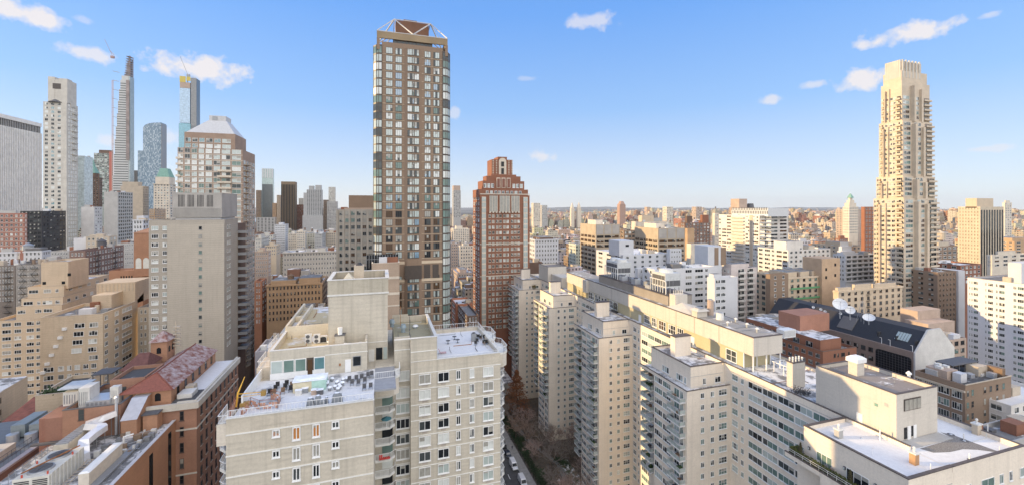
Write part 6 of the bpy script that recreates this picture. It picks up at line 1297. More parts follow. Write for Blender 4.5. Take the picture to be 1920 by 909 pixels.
# chimneys on the near penthouse roof
for (pa, pb, py_, h_, lb, m_) in ((1300,1323,592,2.4,'wide white vented hood on the penthouse roof',MPW), (1326,1338,590,4.4,'round brick chimney on the penthouse roof',M_PINK), (1343,1357,598,1.8,'small white hood right of the round brick chimney',OFFW)):
    x, y = GP((pa+pb)/2, py_, ZPT+.2); w_ = (pb-pa)/784*dep(x,y)/2; t = thing('chimney', lb, 'chimney', (x,y,ZPT+.2)); b = MB()
    if 'round' in lb: b.cyl(x,y,ZPT+.2,ZPT+.2+h_,w_,w_*.9,14)
    else: b.box(x-w_, x+w_, y-w_*.6, y+w_*.6, ZPT+.2, ZPT+.2+h_*.7); b.frus(x-w_*1.2,x+w_*1.2,y-w_,y+w_,ZPT+.2+h_*.7,x-w_*.6,x+w_*.6,y-w_*.4,y+w_*.4,ZPT+.2+h_)
    b.build('shaft', m_, t); b = MB(); b.cyl(x,y,ZPT+.2+h_,ZPT+.4+h_,w_*.7,w_*.5,12); b.build('cap', GREYM, t)
for i, (q, r_) in enumerate(((1401,613),(1380,603),(1420,622),(1365,610))):
    x, y = GP(q, r_, ZPT+.2); t = thing('vent_pipe', ('short vent in the middle of the near penthouse roof','vent hood behind the short middle vent','vent near the penthouse roof corner','vent by the front edge of the penthouse roof')[i], 'vent pipe', (x,y,ZPT+.2)); b = MB(); b.cyl(x,y,ZPT+.2,ZPT+1.0,.35,.3,10); b.build('pipe', GREYM, t); b = MB(); b.cyl(x,y,ZPT+1.0,ZPT+1.35,.5,.2,10); b.build('cap', OFFW, t)
# conduits, hoses and membrane seams across the flat roofs
cr_ = random.Random(31)
for x0, x1, y0, y1, z, n in ((85,92.5,79,108,ZPT+.19,12),(82.5,91.5,48.2,60,68.13,7),(82,98,62,76,ZPD,7),(72.5,80,83.5,97,ZS-.67,4),(94,98,41,58,ZPD,4)):
    for i in range(n):
        b = MB(); x, y = cr_.uniform(x0,x1), cr_.uniform(y0,y1); L = cr_.uniform(2,7)
        p, q = ((x,y,z+.08),(x,min(y1,y+L),z+.08)) if i%2 else ((x,y,z+.08),(min(x1,x+L),y,z+.08))
        b.bar(p, q, cr_.choice((.05,.06,.08))); b.bar(q, (q[0],q[1],z+cr_.uniform(.3,.9)), .05); b.build('conduit', cr_.choice((GREYM,DGREY,OFFW,RUST)), mh)
# pergola on the roof deck
t = thing('pergola', 'white metal pergola frame under the penthouse overhang', 'pergola', (90, 73, ZPD)); b = MB()
for x in (89.5, 92.5):
    for y in (71.5, 74.0, 76.5): b.bar((x,y,ZPD),(x,y,ZPD+2.3),.09)
    b.bar((x,70.8,ZPD+2.3),(x,77,ZPD+2.3),.11)
for y in (71.5,74,76.5): b.bar((89.2,y,ZPD+2.45),(92.8,y,ZPD+2.45),.08)
b.build('frame', WHITE, t)
# ================================================================ painted brick apartment house, centre foreground
cb = thing('apartment_building', 'off white painted brick apartment house with snowy roof terrace, centre foreground', 'apartment block', (0, 80, 0))
PB = M_CONC; ZB = 70.45; BP = 2.75; ZD = 71.75
GREYPAINT = wall('weathered_render', (.42,.38,.30), .5, 0, .1)
b = MB(); b.box(-19.1, -1.0, 62.6, 108, 0, ZD-.05); b.box(5.0, 21.4, 75.6, 94, 0, 71.9); b.box(-.997, 4.997, 77.4, 100, 0, 71.9); b.build('wall', PB, cb)
b = MB(); b.box(-19.1, -1.0, 62.597, 63.0, ZD-1.6, 72.6); b.build('parapet', wall('parapet_paint', (.49,.44,.355), .4, 0, .1), cb); b = MB(); b.box(5.003, 21.4, 75.597, 76.0, 71.903, 72.7); b.box(21.0, 21.4, 76.003, 94, 71.903, 72.7); b.box(9.7, 21.0, 93.6, 94, 71.903, 72.7); b.build('parapet', wall('parapet_paint', (.57,.54,.47), .35, 0, .1), cb)
b = MB(); b.box(-19.2, -.9, 62.5, 63.1, 72.603, 72.72); b.box(5.0, 21.5, 75.5, 76.1, 72.703, 72.8); b.build('coping', OFFW, cb)
sheet_ = MB(); sheet_.add([(-19.0,63,ZD),(-1.0,63,ZD),(-1.0,77,ZD),(-19.0,77,ZD)], [(0,1,2,3)]); sheet_.build('terrace_deck', snowy('snow_terrace', (.30,.31,.33), .66, .22), cb)
s2 = MB(); s2.add([(9.65,76,71.95),(21,76,71.95),(21,93.6,71.95),(9.65,93.6,71.95)], [(0,1,2,3)]); s2.build('snowy_roof', SNOW, cb)
b = MB(); b.box(-1.0, 2.28, 68, 77.4, ZD-.3, ZD-.02); b.build('walkway', plain('walkway_grey', (.30,.31,.33), .8), cb)
# upper storeys
b = MB(); b.box(-17.3, -2.3, 76.8, 88, ZD-.3, 75.4); b.box(-17.3, -2.3, 76.797, 77.15, 75.403, 76.5); b.box(-17.3, -16.95, 77.153, 104, 75.403, 76.5); b.box(-2.65, -2.3, 77.153, 80.8, 75.403, 76.9); b.build('penthouse', PB, cb)
b = MB(); b.box(-17.35, -2.25, 76.75, 77.2, 76.503, 76.6); b.box(-17.35, -16.9, 77.203, 104, 76.503, 76.6); b.build('coping', OFFW, cb)
b = MB(); b.box(-16.9, -9, 88, 88.4, 75.2, 77.4); b.box(-17.3, -1.0, 88.4, 108, ZD-.3, 76.4); b.build('rear_penthouse', wall('cream_paint', (.62,.55,.42), .1), cb)
b = MB(); b.add([(-16.9,77.2,75.43),(-2.7,77.2,75.43),(-2.7,88,75.43),(-16.9,88,75.43)], [(0,1,2,3)]); b.build('penthouse_roof', snowy('roof_sun_gold', (.62,.51,.31), .38, .2), cb)  # golden sunlight is put into this roof colour
b = MB(); b.add([(-16.9,88.45,76.43),(-1.3,88.45,76.43),(-1.3,107.6,76.43),(-16.9,107.6,76.43)], [(0,1,2,3)]); b.build('rear_roof', snowy('roof_sun_gold',(0,0,0)), cb)
b = MB(); b.box(-15.5, -15.1, 89, 107, 76.45, 77.4); b.box(-17.2, -15.5, 96, 96.4, 76.45, 77.4); b.box(-17.3, -16.9, 88.5, 108, 76.45, 77.5); b.build('roof_upstand', wall('cream_paint',(0,0,0)), cb)
# tall lift tower
zt = 86.9; b = MB(); b.box(-8.95, 1.2, 80.9, 91, ZD-.3, 84.2); b.build('lift_tower', PB, cb)
b = MB(); b.box(-9.05, 1.3, 80.8, 81.25, 84.203, zt); b.box(-9.05, 1.3, 90.65, 91.1, 84.203, zt); b.box(-9.05, -8.6, 81.253, 90.647, 84.203, zt); b.box(.85, 1.3, 81.253, 90.647, 84.203, zt); b.build('tower_parapet', GREYPAINT, cb)
b = MB(); b.box(-9.15, 1.4, 80.72, 80.797, 84.1, 84.4); b.box(-9.2, 1.45, 80.7, 81.3, zt+.003, zt+.12); b.box(-9.2, -8.5, 81.303, 91.2, zt+.003, zt+.12); b.box(.75, 1.45, 81.303, 91.2, zt+.003, zt+.12); b.box(-8.497, .747, 90.6, 91.2, zt+.003, zt+.12); b.build('coping', OFFW, cb)
b = MB(); b.frus(-8.3, -3.2, 81.6, 88, 84.3, -5.9, -5.8, 84.6, 84.8, 87.6); b.build('pyramid_skylight', wall('cream_paint',(0,0,0)), cb)
b = MB(); b.box(-5.0, -3.2, 86.5, 88.5, 84.3, 88.6); b.build('flue', M_BEIGE, cb)
b = MB(); b.cyl(-4.1, 87.5, 88.6, 89.1, .7, .3, 10); b.build('flue_cap', BLACKM, cb)
# upper block right of the tower
b = MB(); b.box(2.3, 4.997, 77.4, 92, 71.9, 75.6); b.box(5.0, 9.6, 75.6, 92, 71.9, 75.6); b.box(2.3, 5, 77.397, 77.7, 75.603, 76.8); b.box(5, 9.6, 75.597, 75.95, 75.603, 76.8); b.box(9.25, 9.6, 75.953, 92, 75.603, 76.8); b.box(2.3, 9.25, 91.65, 92, 75.603, 76.8); b.box(2.3, 5.5, 91.6, 91.647, 76.7, 77.3); b.build('upper_block', PB, cb)
b = MB(); b.add([(2.3,77.7,75.63),(9.25,77.7,75.63),(9.25,91.6,75.63),(2.3,91.6,75.63)], [(0,1,2,3)]); b.build('upper_roof', snowy('roof_mossy', (.36,.33,.22), .2, .2), cb)
b = MB(); b.box(2.2, 9.7, 75.5, 76.05, 76.803, 76.92); b.box(9.15, 9.7, 76.053, 92.1, 76.803, 76.92); b.build('coping', OFFW, cb)
# white floor lines
b = MB()
for k in range(13): z = ZB-BP*k; b.box(-19.12, -1.0, 62.52, 62.597, z, z+.17)
b.build('floor_line', plain('line_white', (.70,.69,.64), .6, var=.1), cb); b = MB()
for k in range(13):
    z = ZB-BP*k; b.box(5.0, 21.45, 75.52, 75.597, z+.05, z+.2)
    if k: b.box(2.3, 4.997, 77.33, 77.397, z+.05, z+.2)
b.box(2.3, 4.997, 77.33, 77.397, 74.4, 74.55); b.box(5.0, 9.6, 75.52, 75.597, 74.4, 74.55); b.build('floor_line', plain('line_white', (.70,.69,.64), .6, var=.1), cb)
# windows
LW = dict(mix=(G_DARK,G_DARK,G_MID,G_DARK,G_CURT), fm=WHITE, fw=.13, out=.14, near=True, ind=400)
RW = dict(mix=(G_DARK,G_MID,G_BLIND,G_BLIND,G_DARK,G_SKY,G_CURT), fm=WHITE, fw=.10, out=.14, near=True, ind=400)
k = list(range(12)); X = lambda q: XE(q, 62.6)
lit = (G_LIT, G_BROWN, G_LIT)
for (a_, c_), h_, first in (((510.5,525),.95,plain('curtain_rosy',(.42,.25,.17),.6)),((548.5,563.5),1.75,G_LIT),((586,600),1.75,G_LIT),((622,636.5),.95,G_MID)):
    zs = [ZB-h_-.05-BP*i for i in k]
    facade(cb, 'E', 62.6, [(X(a_),X(c_))], zs[:1], h_, 2, 1, **{**LW, 'mix': (first,)}); facade(cb, 'E', 62.6, [(X(a_),X(c_))], zs[1:], h_, 2, 1, **LW)
X = lambda q: XE(q, 75.6)
for (a_, c_), w2 in (((785.5,807.5),0),((821,842),0),((855,863.5),1),((880.5,889),1),((905.5,925),0)):
    h_ = 1.7 if not w2 else 1.6; zs = [ZB+.0-h_-BP*i-.1 for i in k]
    facade(cb, 'E', 75.6, [(X(a_),X(c_))], zs, h_, 2, 1, **RW)
    if not w2:
        b = MB()
        for z in zs: xm = (X(a_)+X(c_))/2; b.box(xm-.45, xm+.45, 75.53, 75.597, z-.55, z-.25)
        b.build('air_sleeve', plain('sleeve_grille', (.40,.35,.30), .8), cb)
facade(cb, 'E', 77.4, [(XE(742.5,77.4),XE(768,77.4))], [ZB+.1-1.75-BP*i-.15 for i in range(1, 12)]+[ZB+.0-1.5], 1.75, 3, 1, **RW)
# balconies with chamfered corners
def chamf(x0, x1, y0, y1, z, corner, solid, lb='balcony'):
    c_ = .9
    pts = {'NE': [(x0,y0),(x1-c_,y0),(x1,y0+c_),(x1,y1-.05),(x0,y1-.05)], 'SE': [(x0+c_,y0),(x1,y0),(x1,y1),(x0,y1),(x0,y0+c_)], 'R': [(x0,y0),(x1-c_,y0),(x1,y0+c_),(x1,y1-c_),(x1-c_,y1),(x0,y1)]}[corner]
    s_ = MB(); s_.prism(pts, z-.35, z); o = s_.build(lb, plain('balcony_paint', (.66,.65,.6), .6), cb); r_ = MB()
    seg = {'NE': (0,1,2,3), 'SE': (1,0,4,3), 'R': (0,1,2,3,4,5)}[corner]
    for i in range(len(seg)-1):
        p, q = pts[seg[i]], pts[seg[i+1]]; L = math.dist(p, q); n = max(1, int(L/.28))
        r_.bar((*p, z+1.05), (*q, z+1.05), .05); r_.bar((*p, z+.1), (*q, z+.1), .04)
        for j in range(n+1): t_ = j/n; xq, yq = p[0]+(q[0]-p[0])*t_, p[1]+(q[1]-p[1])*t_; r_.bar((xq,yq,z),(xq,yq,z+1.05),.022 if 0 < j < n else .05)
    r_.build('railing', WHITE, o); return o
rng = random.Random(3)
for i in range(10):
    z = ZB-BP*(i+1)-.2
    chamf(-.95, 2.35, 75.3, 77.38, z, 'NE', 0)
    if i: 
        b = MB(); b.box(.2, 2.0, 77.33, 77.397, z+.05, z+2.1); b.build('balcony_door', (G_DARK, G_GREEN, G_BLIND)[i%3], cb)
    chamf(21.43, 23.0, 77.5, 84, z+BP, 'R', 0); chamf(-20.6, -19.13, 64.2, 70.5, z+.3, 'SE', 0)
chamf(-.95, 3.1, 72.6, 76.6, ZD-.1, 'NE', 1, 'terrace_corner'); 
b = MB(); b.prism([(-.9,72.7),(2.1,72.7),(2.9,73.5),(2.9,76.5),(-.9,76.5)], ZD-3.2, ZD-.46); b.build('corner_base', wall('cream_white', (.54,.49,.41), .2), cb)
for y0 in (77,85.5): 
    o_ = chamf(21.43, 23.4, y0, y0+6, 72.2, 'R', 1, 'roof_corner'); b = MB(); b.prism([(21.42,y0+.1),(22.4,y0+.1),(23.3,y0+1),(23.3,y0+5),(22.4,y0+5.9),(21.42,y0+5.9)], 69.4, 71.84); b.build('corner_base', wall('cream_white', (0,0,0)), cb)
# terrace corner turrets and side walls on the left
b = MB(); b.box(-20.2, -19.13, 62.7, 66.5, 69.2, 72.0); b.box(-19.6, -17.35, 78.5, 84, ZD-.3, 73.4); b.box(-19.3, -17.35, 84.003, 92, ZD-.3, 74.3); b.box(-19.0, -17.35, 92.003, 104, ZD-.3, 75.2); b.build('stepped_side', wall('cream_white', (0,0,0)), cb)
def rail(pts, z, name='railing', h=1.05, step=.35, th=.035, parent=cb, mat=WHITE):
    r_ = MB()
    for i in range(len(pts)-1):
        p, q = pts[i], pts[i+1]; L = math.dist(p, q); n = max(1, int(L/step)); r_.bar((*p,z+h),(*q,z+h),th*1.3); r_.bar((*p,z+.12),(*q,z+.12),th)
        for j in range(n+1): t_ = j/n; xq, yq = p[0]+(q[0]-p[0])*t_, p[1]+(q[1]-p[1])*t_; r_.bar((xq,yq,z),(xq,yq,z+h),th if j%5 == 0 else th*.55)
    return r_.build(name, mat, parent)
rail([(-19.0,62.8),(-1.1,62.8)], 72.7, h=.9, step=.45); rail([(-20.1,66.4),(-20.1,62.8),(-19.1,62.8)], 72.0); rail([(-19.5,84),(-19.5,78.6),(-17.5,78.6)], 73.4); rail([(-19.2,92),(-19.2,84.1)], 74.3)
b = MB(); b.box(-18.9, -18.7, 68, 78.4, ZD, 73.3); b.build('side_screen', WHITE, cb)
rail([(9.8,93.8),(21.2,93.8),(21.2,76)], 72.75, h=1.0, step=.5); rail([(9.8,76.2),(21,76.2)], 72.0, h=1.0, step=1.6, th=.025)
# penthouse front: glazed room, doors
Yf = 76.8; X = lambda q: XE(q, Yf); zb, zt_ = ZD+.05, 74.9
b = MB(); b.box(X(506.5), X(609.5), Yf-.12, Yf-.003, zb, zb+1.0); b.build('sill_panel', WHITE, cb)
for a_, c_, m_ in ((508,530,G_SKY),(531.5,552,G_GREEN),(553.5,574,G_GREEN),(589,609,G_TEAL)):
    b = MB(); b.box(X(a_)-.02, X(c_)+.02, Yf-.1, Yf-.003, zb+1.003, zt_); w_ = b.build('window', WHITE, cb); b = MB(); b.box(X(a_)+.1, X(c_)-.1, Yf-.14, Yf-.103, zb+1.1, zt_-.12); b.build('pane', m_, w_)
b = MB(); b.box(X(575), X(588), Yf-.1, Yf-.003, zb, zt_); d_ = b.build('door', BRONZE, cb); b = MB(); b.box(X(577), X(586), Yf-.14, Yf-.103, zb+.3, zt_-.3); b.build('pane', G_BROWN, d_)
b = MB(); b.box(X(647), X(658), Yf-.08, Yf-.003, zb, zb+2.15); b.build('door', WHITE, cb)
b = MB(); b.box(X(661.5), X(677), Yf-.08, Yf-.003, zb+.9, zb+2.6); w_ = b.build('window', GREYM, cb); b = MB(); b.box(X(662.5), X(676), Yf-.11, Yf-.083, zb+1, zb+2.5); b.build('pane', G_DARK, w_)
b = MB(); b.box(X(610), X(690), Yf-.06, Yf-.003, 75.0, 75.12); b.build('floor_line', MATS['line_white'], cb)
b = MB(); b.box(X(636), X(639), Yf-.1, Yf-.003, zb+1.2, zb+1.6); b.build('fire_bell', RUST, cb)
Yt = 80.9; X2 = lambda q: XE(q, Yt); b = MB(); b.box(X2(691), X2(702), Yt-.08, Yt-.003, ZD, ZD+2.2); b.build('door', OFFW, cb); b = MB(); b.box(X2(705), X2(717), Yt-.08, Yt-.003, ZD+.2, ZD+2.4); b.build('dark_doorway', G_DARK, cb); b = MB(); b.box(X2(719), X2(726), Yt-.08, Yt-.003, ZD+.2, ZD+2.4); b.build('side_panel', G_SKY, cb)
b = MB(); b.box(-8.95, 1.2, Yt-.06, Yt-.003, 75.2, 75.32); b.build('floor_line', MATS['line_white'], cb)
cr_ = random.Random(32)
for x0, x1, y0, y1, z, n in ((-15,-2,89,106,76.45,10),(-16,-4,79,87,75.45,7),(3,9,79,91,75.65,7),(10,20.5,77,92,71.96,8)):
    for i in range(n):
        b = MB(); x, y = cr_.uniform(x0,x1), cr_.uniform(y0,y1); L = cr_.uniform(1.5,5); p = (x,y,z+.06); q = (x,min(y1,y+L),z+.06) if i%2 else (min(x1,x+L),y,z+.06)
        b.bar(p, q, cr_.choice((.04,.05,.07))); b.bar(q, (q[0],q[1],z+cr_.uniform(.3,.8)), .05); b.build('conduit', cr_.choice((GREYM,DGREY,OFFW,RUST)), cb)
# ---------------------------------------------------------------- things on its roofs
def deckpt(px, py, z=ZD): return GP(px, py, z)
t = thing('garden_shed', 'pastel painted low shed capped with snow on the terrace', 'shed', (*deckpt(580,736), ZD)); x0, y0 = deckpt(549,737); x1 = x0+4.6
b = MB(); b.box(x0, x0+2.6, y0, y0+2.4, ZD, ZD+1.5); b.build('cream_side', plain('shed_cream', (.60,.54,.38), .7), t); b = MB(); b.box(x0+2.603, x1, y0, y0+2.4, ZD, ZD+1.6); b.build('mint_side', plain('shed_mint', (.42,.62,.54), .7), t)
b = MB(); b.box(x0-.1, x1+.1, y0-.1, y0+2.5, ZD+1.603, ZD+1.72); b.ball(x0+1.4,y0+1.2,ZD+1.72,1.3,1.1,.2,10,4); b.ball(x0+3.4,y0+1.2,ZD+1.72,1.2,1.1,.22,10,4); b.build('snow_cap', plain('fresh_snow', (.80,.83,.88), .8), t)
def chair(x, y, lb, mat=BLACKM, a=0, grp='snow dusted chairs on the white roof terrace'):
    t = thing('patio_chair', lb, 'chair', (x,y,ZD), grp); t.rotation_euler = (0,0,0); ca, sa = math.cos(a), math.sin(a)
    q = lambda u, v: (x+u*ca-v*sa, y+u*sa+v*ca)
    b = MB(); b.box(x-.28, x+.28, y-.28, y+.28, ZD+.40, ZD+.46); b.build('seat', mat, t); b = MB(); b.box(x-.28, x+.28, y+.22, y+.28, ZD+.463, ZD+.95); b.build('backrest', mat, t)
    for sx in (-.25,.25):
        for sy in (-.25,.25): b = MB(); b.bar((x+sx,y+sy,ZD),(x+sx,y+sy,ZD+.4),.025); b.build('leg', mat, t)
    return t
for i, (q, r_) in enumerate(((513,741),(516,733),(520,727),(530,738),(534,730),(537,724),(547,727),(545,734),(505,741))):
    x, y = deckpt(q, r_); c_ = chair(x, y, 'black patio chair dusted with snow between the glazed room and the orange netting', BLACKM if i%3 else WOOD)
for i, (q, r_) in enumerate(((655,716),(660,722),(668,714),(672,722),(678,712),(684,718),(690,708),(697,706),(683,731),(695,729))):
    x, y = deckpt(q, r_); c_ = chair(x, y, 'dark patio chair in the snow below the white door', DGREY, grp='dark chairs scattered below the white door')
for i, (q, r_, w_, h_, lb) in enumerate(((582,764,1.1,1.5,'grey covered grill at the left of the parapet covers'),(596,762,1.0,1.7,'grey covered furniture beside the covered grill'),(604,764,.9,1.3,'dark grey covered table near the front parapet'),(632,758,1.6,1.8,'large grey domed cover near the front parapet'),(612,757,.5,1.1,'small grey covered stand in the snow'))):
    x, y = deckpt(q, r_); t = thing('covered_furniture', lb, 'furniture cover', (x,y,ZD)); b = MB(); b.frus(x-w_/2,x+w_/2,y-.5,y+.5,ZD,x-w_*.36,x+w_*.36,y-.3,y+.35,ZD+h_*.8); b.ball(x,y,ZD+h_*.78,w_*.37,.34,h_*.2,8,4); b.build('cover', plain('tarp_grey', (.22,.235,.25), .6, var=.2), t); b = MB(); b.ball(x,y+.1,ZD+h_*.95,w_*.25,.25,.06,8,4); b.build('snow_cap', MATS['fresh_snow'], t)
for i, (q, r_) in enumerate(((572,735),(560,739),(590,738),(600,738))):
    x, y = deckpt(q, r_); t = thing('storage_bin', ('pale storage bin second in front of the mint side of the shed','pale storage bin in front of the cream side of the shed','pink storage bin at the mint corner of the shed','dark storage bin right of the shed')[i], 'bin', (x,y,ZD)); b = MB(); b.box(x-.45,x+.45,y-.3,y+.3,ZD,ZD+.7); b.build('body', (GREYM, OFFW, M_PINK, DGREY)[i], t); b = MB(); b.box(x-.48,x+.48,y-.33,y+.33,ZD+.703,ZD+.78); b.build('lid', MATS['fresh_snow'], t)
# heaps of snow-covered planters on the right of the deck
rng = random.Random(9)
for i in range(12):
    q, r_ = rng.uniform(612,655), rng.uniform(712,735); x, y = deckpt(q, r_); t = thing('planter', 'snow covered planter pot in the cluster right of the shed', 'planter', (x,y,ZD), 'snow covered planters right of the shed'); b = MB(); b.cyl(x,y,ZD,ZD+.45,.22,.3,8); b.build('pot', GREYM, t); b = MB(); b.ball(x,y,ZD+.55,.32,.32,.2,7,4,0,.25); b.build('snow_heap', MATS['fresh_snow'], t)
# orange safety netting and the yellow hoist arm
def netting(pts, lb):
    t = thing('safety_netting', lb, 'safety netting', (*pts[0], ZD)); b = MB()
    for i in range(len(pts)-1):
        p, q = pts[i], pts[i+1]; L = math.dist(p,q); n = max(1,int(L/.35)); d_ = Vector((q[0]-p[0], q[1]-p[1])).normalized(); nn = Vector((-d_.y, d_.x))*.015
        for j in range(n):
            for h in range(3):
                if (j*7+h*3+i)%4 == 0: continue
                a0, a1 = j/n, (j+.86)/n; z0_, z1_ = ZD+.1+h*.3, ZD+.1+h*.3+.27
                c0 = (p[0]+(q[0]-p[0])*a0, p[1]+(q[1]-p[1])*a0); c1 = (p[0]+(q[0]-p[0])*a1, p[1]+(q[1]-p[1])*a1)
                b.prism([(c0[0]-nn.x,c0[1]-nn.y),(c1[0]-nn.x,c1[1]-nn.y),(c1[0]+nn.x,c1[1]+nn.y),(c0[0]+nn.x,c0[1]+nn.y)], z0_, z1_)
    b.build('mesh', ORANGE, t); b = MB()
    for i in range(len(pts)-1):
        p, q = pts[i], pts[i+1]; n = max(1,int(math.dist(p,q)/1.6))
        for j in range(n+1): a0 = j/n; x, y = p[0]+(q[0]-p[0])*a0, p[1]+(q[1]-p[1])*a0; b.bar((x,y,ZD),(x,y,ZD+1.4),.035)
        b.bar((*p,ZD+1.35),(*q,ZD+1.35),.03)
    b.build('post', plain('post_rust', (.35,.12,.07), .6), t)
P = lambda q, r_: deckpt(q, r_)
netting([P(431,786),P(434,776),P(447,752)], 'orange netting along the left corner of the terrace'); netting([P(452,784),P(470,762),P(487,768)], 'orange netting in the middle by the yellow hoist'); netting([P(487,768),P(521,765),P(526,752),P(508,748)], 'orange netting pen at the right of the yellow hoist')
x, y = deckpt(443, 762); t = thing('hoist', 'yellow roof hoist with raised arm among the orange netting', 'hoist', (x,y,ZD)); b = MB(); b.bar((x,y,ZD),(x+.2,y,ZD+2.0),.13); b.bar((x+.2,y,ZD+1.9),(x+.7,y+1.3,ZD+3.7),.12,4,0,.05); b.build('arm', YELLOW, t); b = MB(); b.bar((x+.2,y,ZD+1.8),(x+3.3,y+.5,ZD+1.5),.06); b.bar((x+.2,y,ZD+1.3),(x+3.3,y+.5,ZD+1.2),.04); b.build('beam', YELLOW, t); b = MB(); b.box(x+.5,x+1.6,y-.4,y+.4,ZD,ZD+.5); b.box(x+3.0,x+3.6,y+.2,y+.8,ZD+1.0,ZD+1.7); b.build('motor_box', plain('hoist_ochre', (.35,.22,.06), .6), t)
# condensers, hatch, stack and boxes on the sunny penthouse roof
for i, (q, lb) in enumerate(((578,'left of the two twin-fan condensers on the sunlit penthouse roof'),(594,'right of the two twin-fan condensers on the sunlit penthouse roof'))):
    x, y = GP(q, 643.5, 75.43); t = thing('air_conditioner', lb, 'air conditioner', (x,y,75.43)); b = MB(); b.box(x-.55,x+.55,y,y+.5,75.5,77.1); b.build('cabinet', OFFW, t)
    for k in range(2):
        b = MB(); n=14; zc = 75.9+.78*k; b.add([(x-.08+.33*math.cos(2*math.pi*j/n), y-.012, zc+.33*math.sin(2*math.pi*j/n)) for j in range(n)]+[(x-.08+.33*math.cos(2*math.pi*j/n), y-.003, zc+.33*math.sin(2*math.pi*j/n)) for j in range(n)], [tuple(range(n))]+[(j,n+j,n+(j+1)%n,(j+1)%n) for j in range(n)]); b.build('fan_grille', DGREY, t)
x, y = GP(606, 641.5, 75.43); t = thing('roof_hatch', 'dark arched hatch beside the two twin-fan condensers', 'roof hatch', (x,y,75.43)); b = MB(); b.box(x-.65,x+.65,y,y+.8,75.43,76.5); b.prism([(x-.65,y),(x+.65,y),(x+.65,y+.8),(x-.65,y+.8)],76.503,76.6); b.build('frame', OFFW, t); b = MB(); n=10; b.add([(x-.5,y-.01,75.5),(x+.5,y-.01,75.5),(x+.5,y-.01,76.2)]+[(x+.5*math.cos(math.pi*j/n),y-.01,76.2+.3*math.sin(math.pi*j/n)) for j in range(1,n)]+[(x-.5,y-.01,76.2)], [tuple(range(n+3))]); b.build('opening', BLACKM, t)
x, y = GP(618, 644, 75.43); t = thing('ventilator', 'white dome ventilator right of the arched hatch', 'ventilator', (x,y,75.43)); b = MB(); b.cyl(x,y,75.43,75.7,.25,None,10); b.ball(x,y,75.85,.45,.45,.25,10,5); b.build('dome', WHITE, t)
x, y = XE(638,80.2), 79.6; t = thing('chimney', 'white round stack on a stub pier in front of the lift tower', 'chimney', (x,y,75.43)); b = MB(); b.box(x-.75,x+.75,y-.4,y+.9,75.43,77.4); b.build('pier', PB, t); b = MB(); b.cyl(x,y+.2,77.4,78.7,.36,.42,12); b.build('pipe', WHITE, t); b = MB(); b.box(x-.9,x+.9,y-.5,y+1,77.403,77.5); b.build('slab', DGREY, t)
for i, q in enumerate((648,656,676)):
    x, y = XE(q,79), 78.6; t = thing('roof_fan', ('white roof fan nearest the stub pier','grey box fan second from the stub pier','grey roof fan by the penthouse end wall')[i], 'roof fan', (x,y,75.43)); b = MB(); b.box(x-.4,x+.4,y-.4,y+.4,75.43,75.8); b.build('base', GREYM, t); b = MB(); b.cyl(x,y,75.803,76.2,.42,.3,10); b.build('hood', (WHITE,GREYM,STEEL)[i], t)
for i, (q, r_, h_, lb) in enumerate(((735,612,1.5,'blue grey roof fan on the mossy roof'),(756,622,1.6,'larger blue grey vent on the mossy roof'),(779,614,.6,'low white cap vent on the mossy roof'))):
    x, y = GP(q, r_, 75.63); t = thing('roof_fan', lb, 'roof fan', (x,y,75.63)); b = MB(); b.cyl(x,y,75.63,75.63+h_*.55,.4,.35,10); b.build('base', plain('bluegrey', (.25,.31,.34), .5), t); b = MB(); b.cyl(x,y,75.63+h_*.55,75.63+h_,.6,.4,12); b.build('hood', MATS['bluegrey'] if i < 2 else WHITE, t)
for i, (q, r_, h_) in enumerate(((751,612,4.2),(768,618,2.8))):
    x, y = GP(q, r_, 75.63); t = thing('vent_pipe', ('rusty tall pipe on the mossy roof','shorter dark pipe on the mossy roof')[i], 'vent pipe', (x,y,75.63)); b = MB(); b.bar((x,y,75.63),(x,y,75.63+h_),.06); b.build('pipe', (RUST, DGREY)[i], t); b = MB(); b.cyl(x,y,75.63,75.75,.15,None,8); b.build('flashing', DGREY, t)
rng = random.Random(4)
for i in range(12):
    q, r_ = rng.uniform(886,915), rng.uniform(632,648); x, y = GP(q, r_, 71.95); t = thing('patio_chair', 'dark patio chair in the clutter at the end of the right snowy roof', 'chair', (x,y,71.95), 'chairs cluttered at the end of the right snowy roof'); b = MB(); b.box(x-.28,x+.28,y-.28,y+.28,72.3,72.36); b.bar((x-.2,y-.2,71.95),(x-.2,y-.2,72.3),.03); b.bar((x+.2,y+.2,71.95),(x+.2,y+.2,72.3),.03); b.build('seat', (BLACKM,DGREY,WOOD)[i%3], t); b = MB(); b.box(x-.28,x+.28,y+.22,y+.28,72.363,72.85); b.build('backrest', BLACKM, t)
for i, (q, r_) in enumerate(((852,636),(858,642),(840,644))):
    x, y = GP(q, r_, 71.95); t = thing('patio_table', ('small round table in the snow, farthest back of three','small round table nearest the dark chairs','small round table farthest left in the snow')[i], 'table', (x,y,71.95)); b = MB(); b.cyl(x,y,72.6,72.66,.45,None,12); b.build('top', DGREY, t); b = MB(); b.cyl(x,y,71.95,72.6,.06,None,6); b.cyl(x,y,71.95,71.98,.25,None,8); b.build('leg', DGREY, t)
x, y = GP(831, 662, 71.95); t = thing('deck_chair', 'pink folded lounge chair by the railing of the right snowy roof', 'chair', (x,y,71.95)); b = MB(); b.frus(x-.5,x+.6,y-.3,y+.3,72.1,x-.45,x+.55,y-.28,y+.28,72.25); b.build('seat', plain('pink_sling', (.55,.38,.40), .7), t); b = MB(); b.frus(x-.7,x-.5,y-.3,y+.3,72.2,x-.95,x-.8,y-.28,y+.28,72.9); b.build('backrest', MATS['pink_sling'], t)
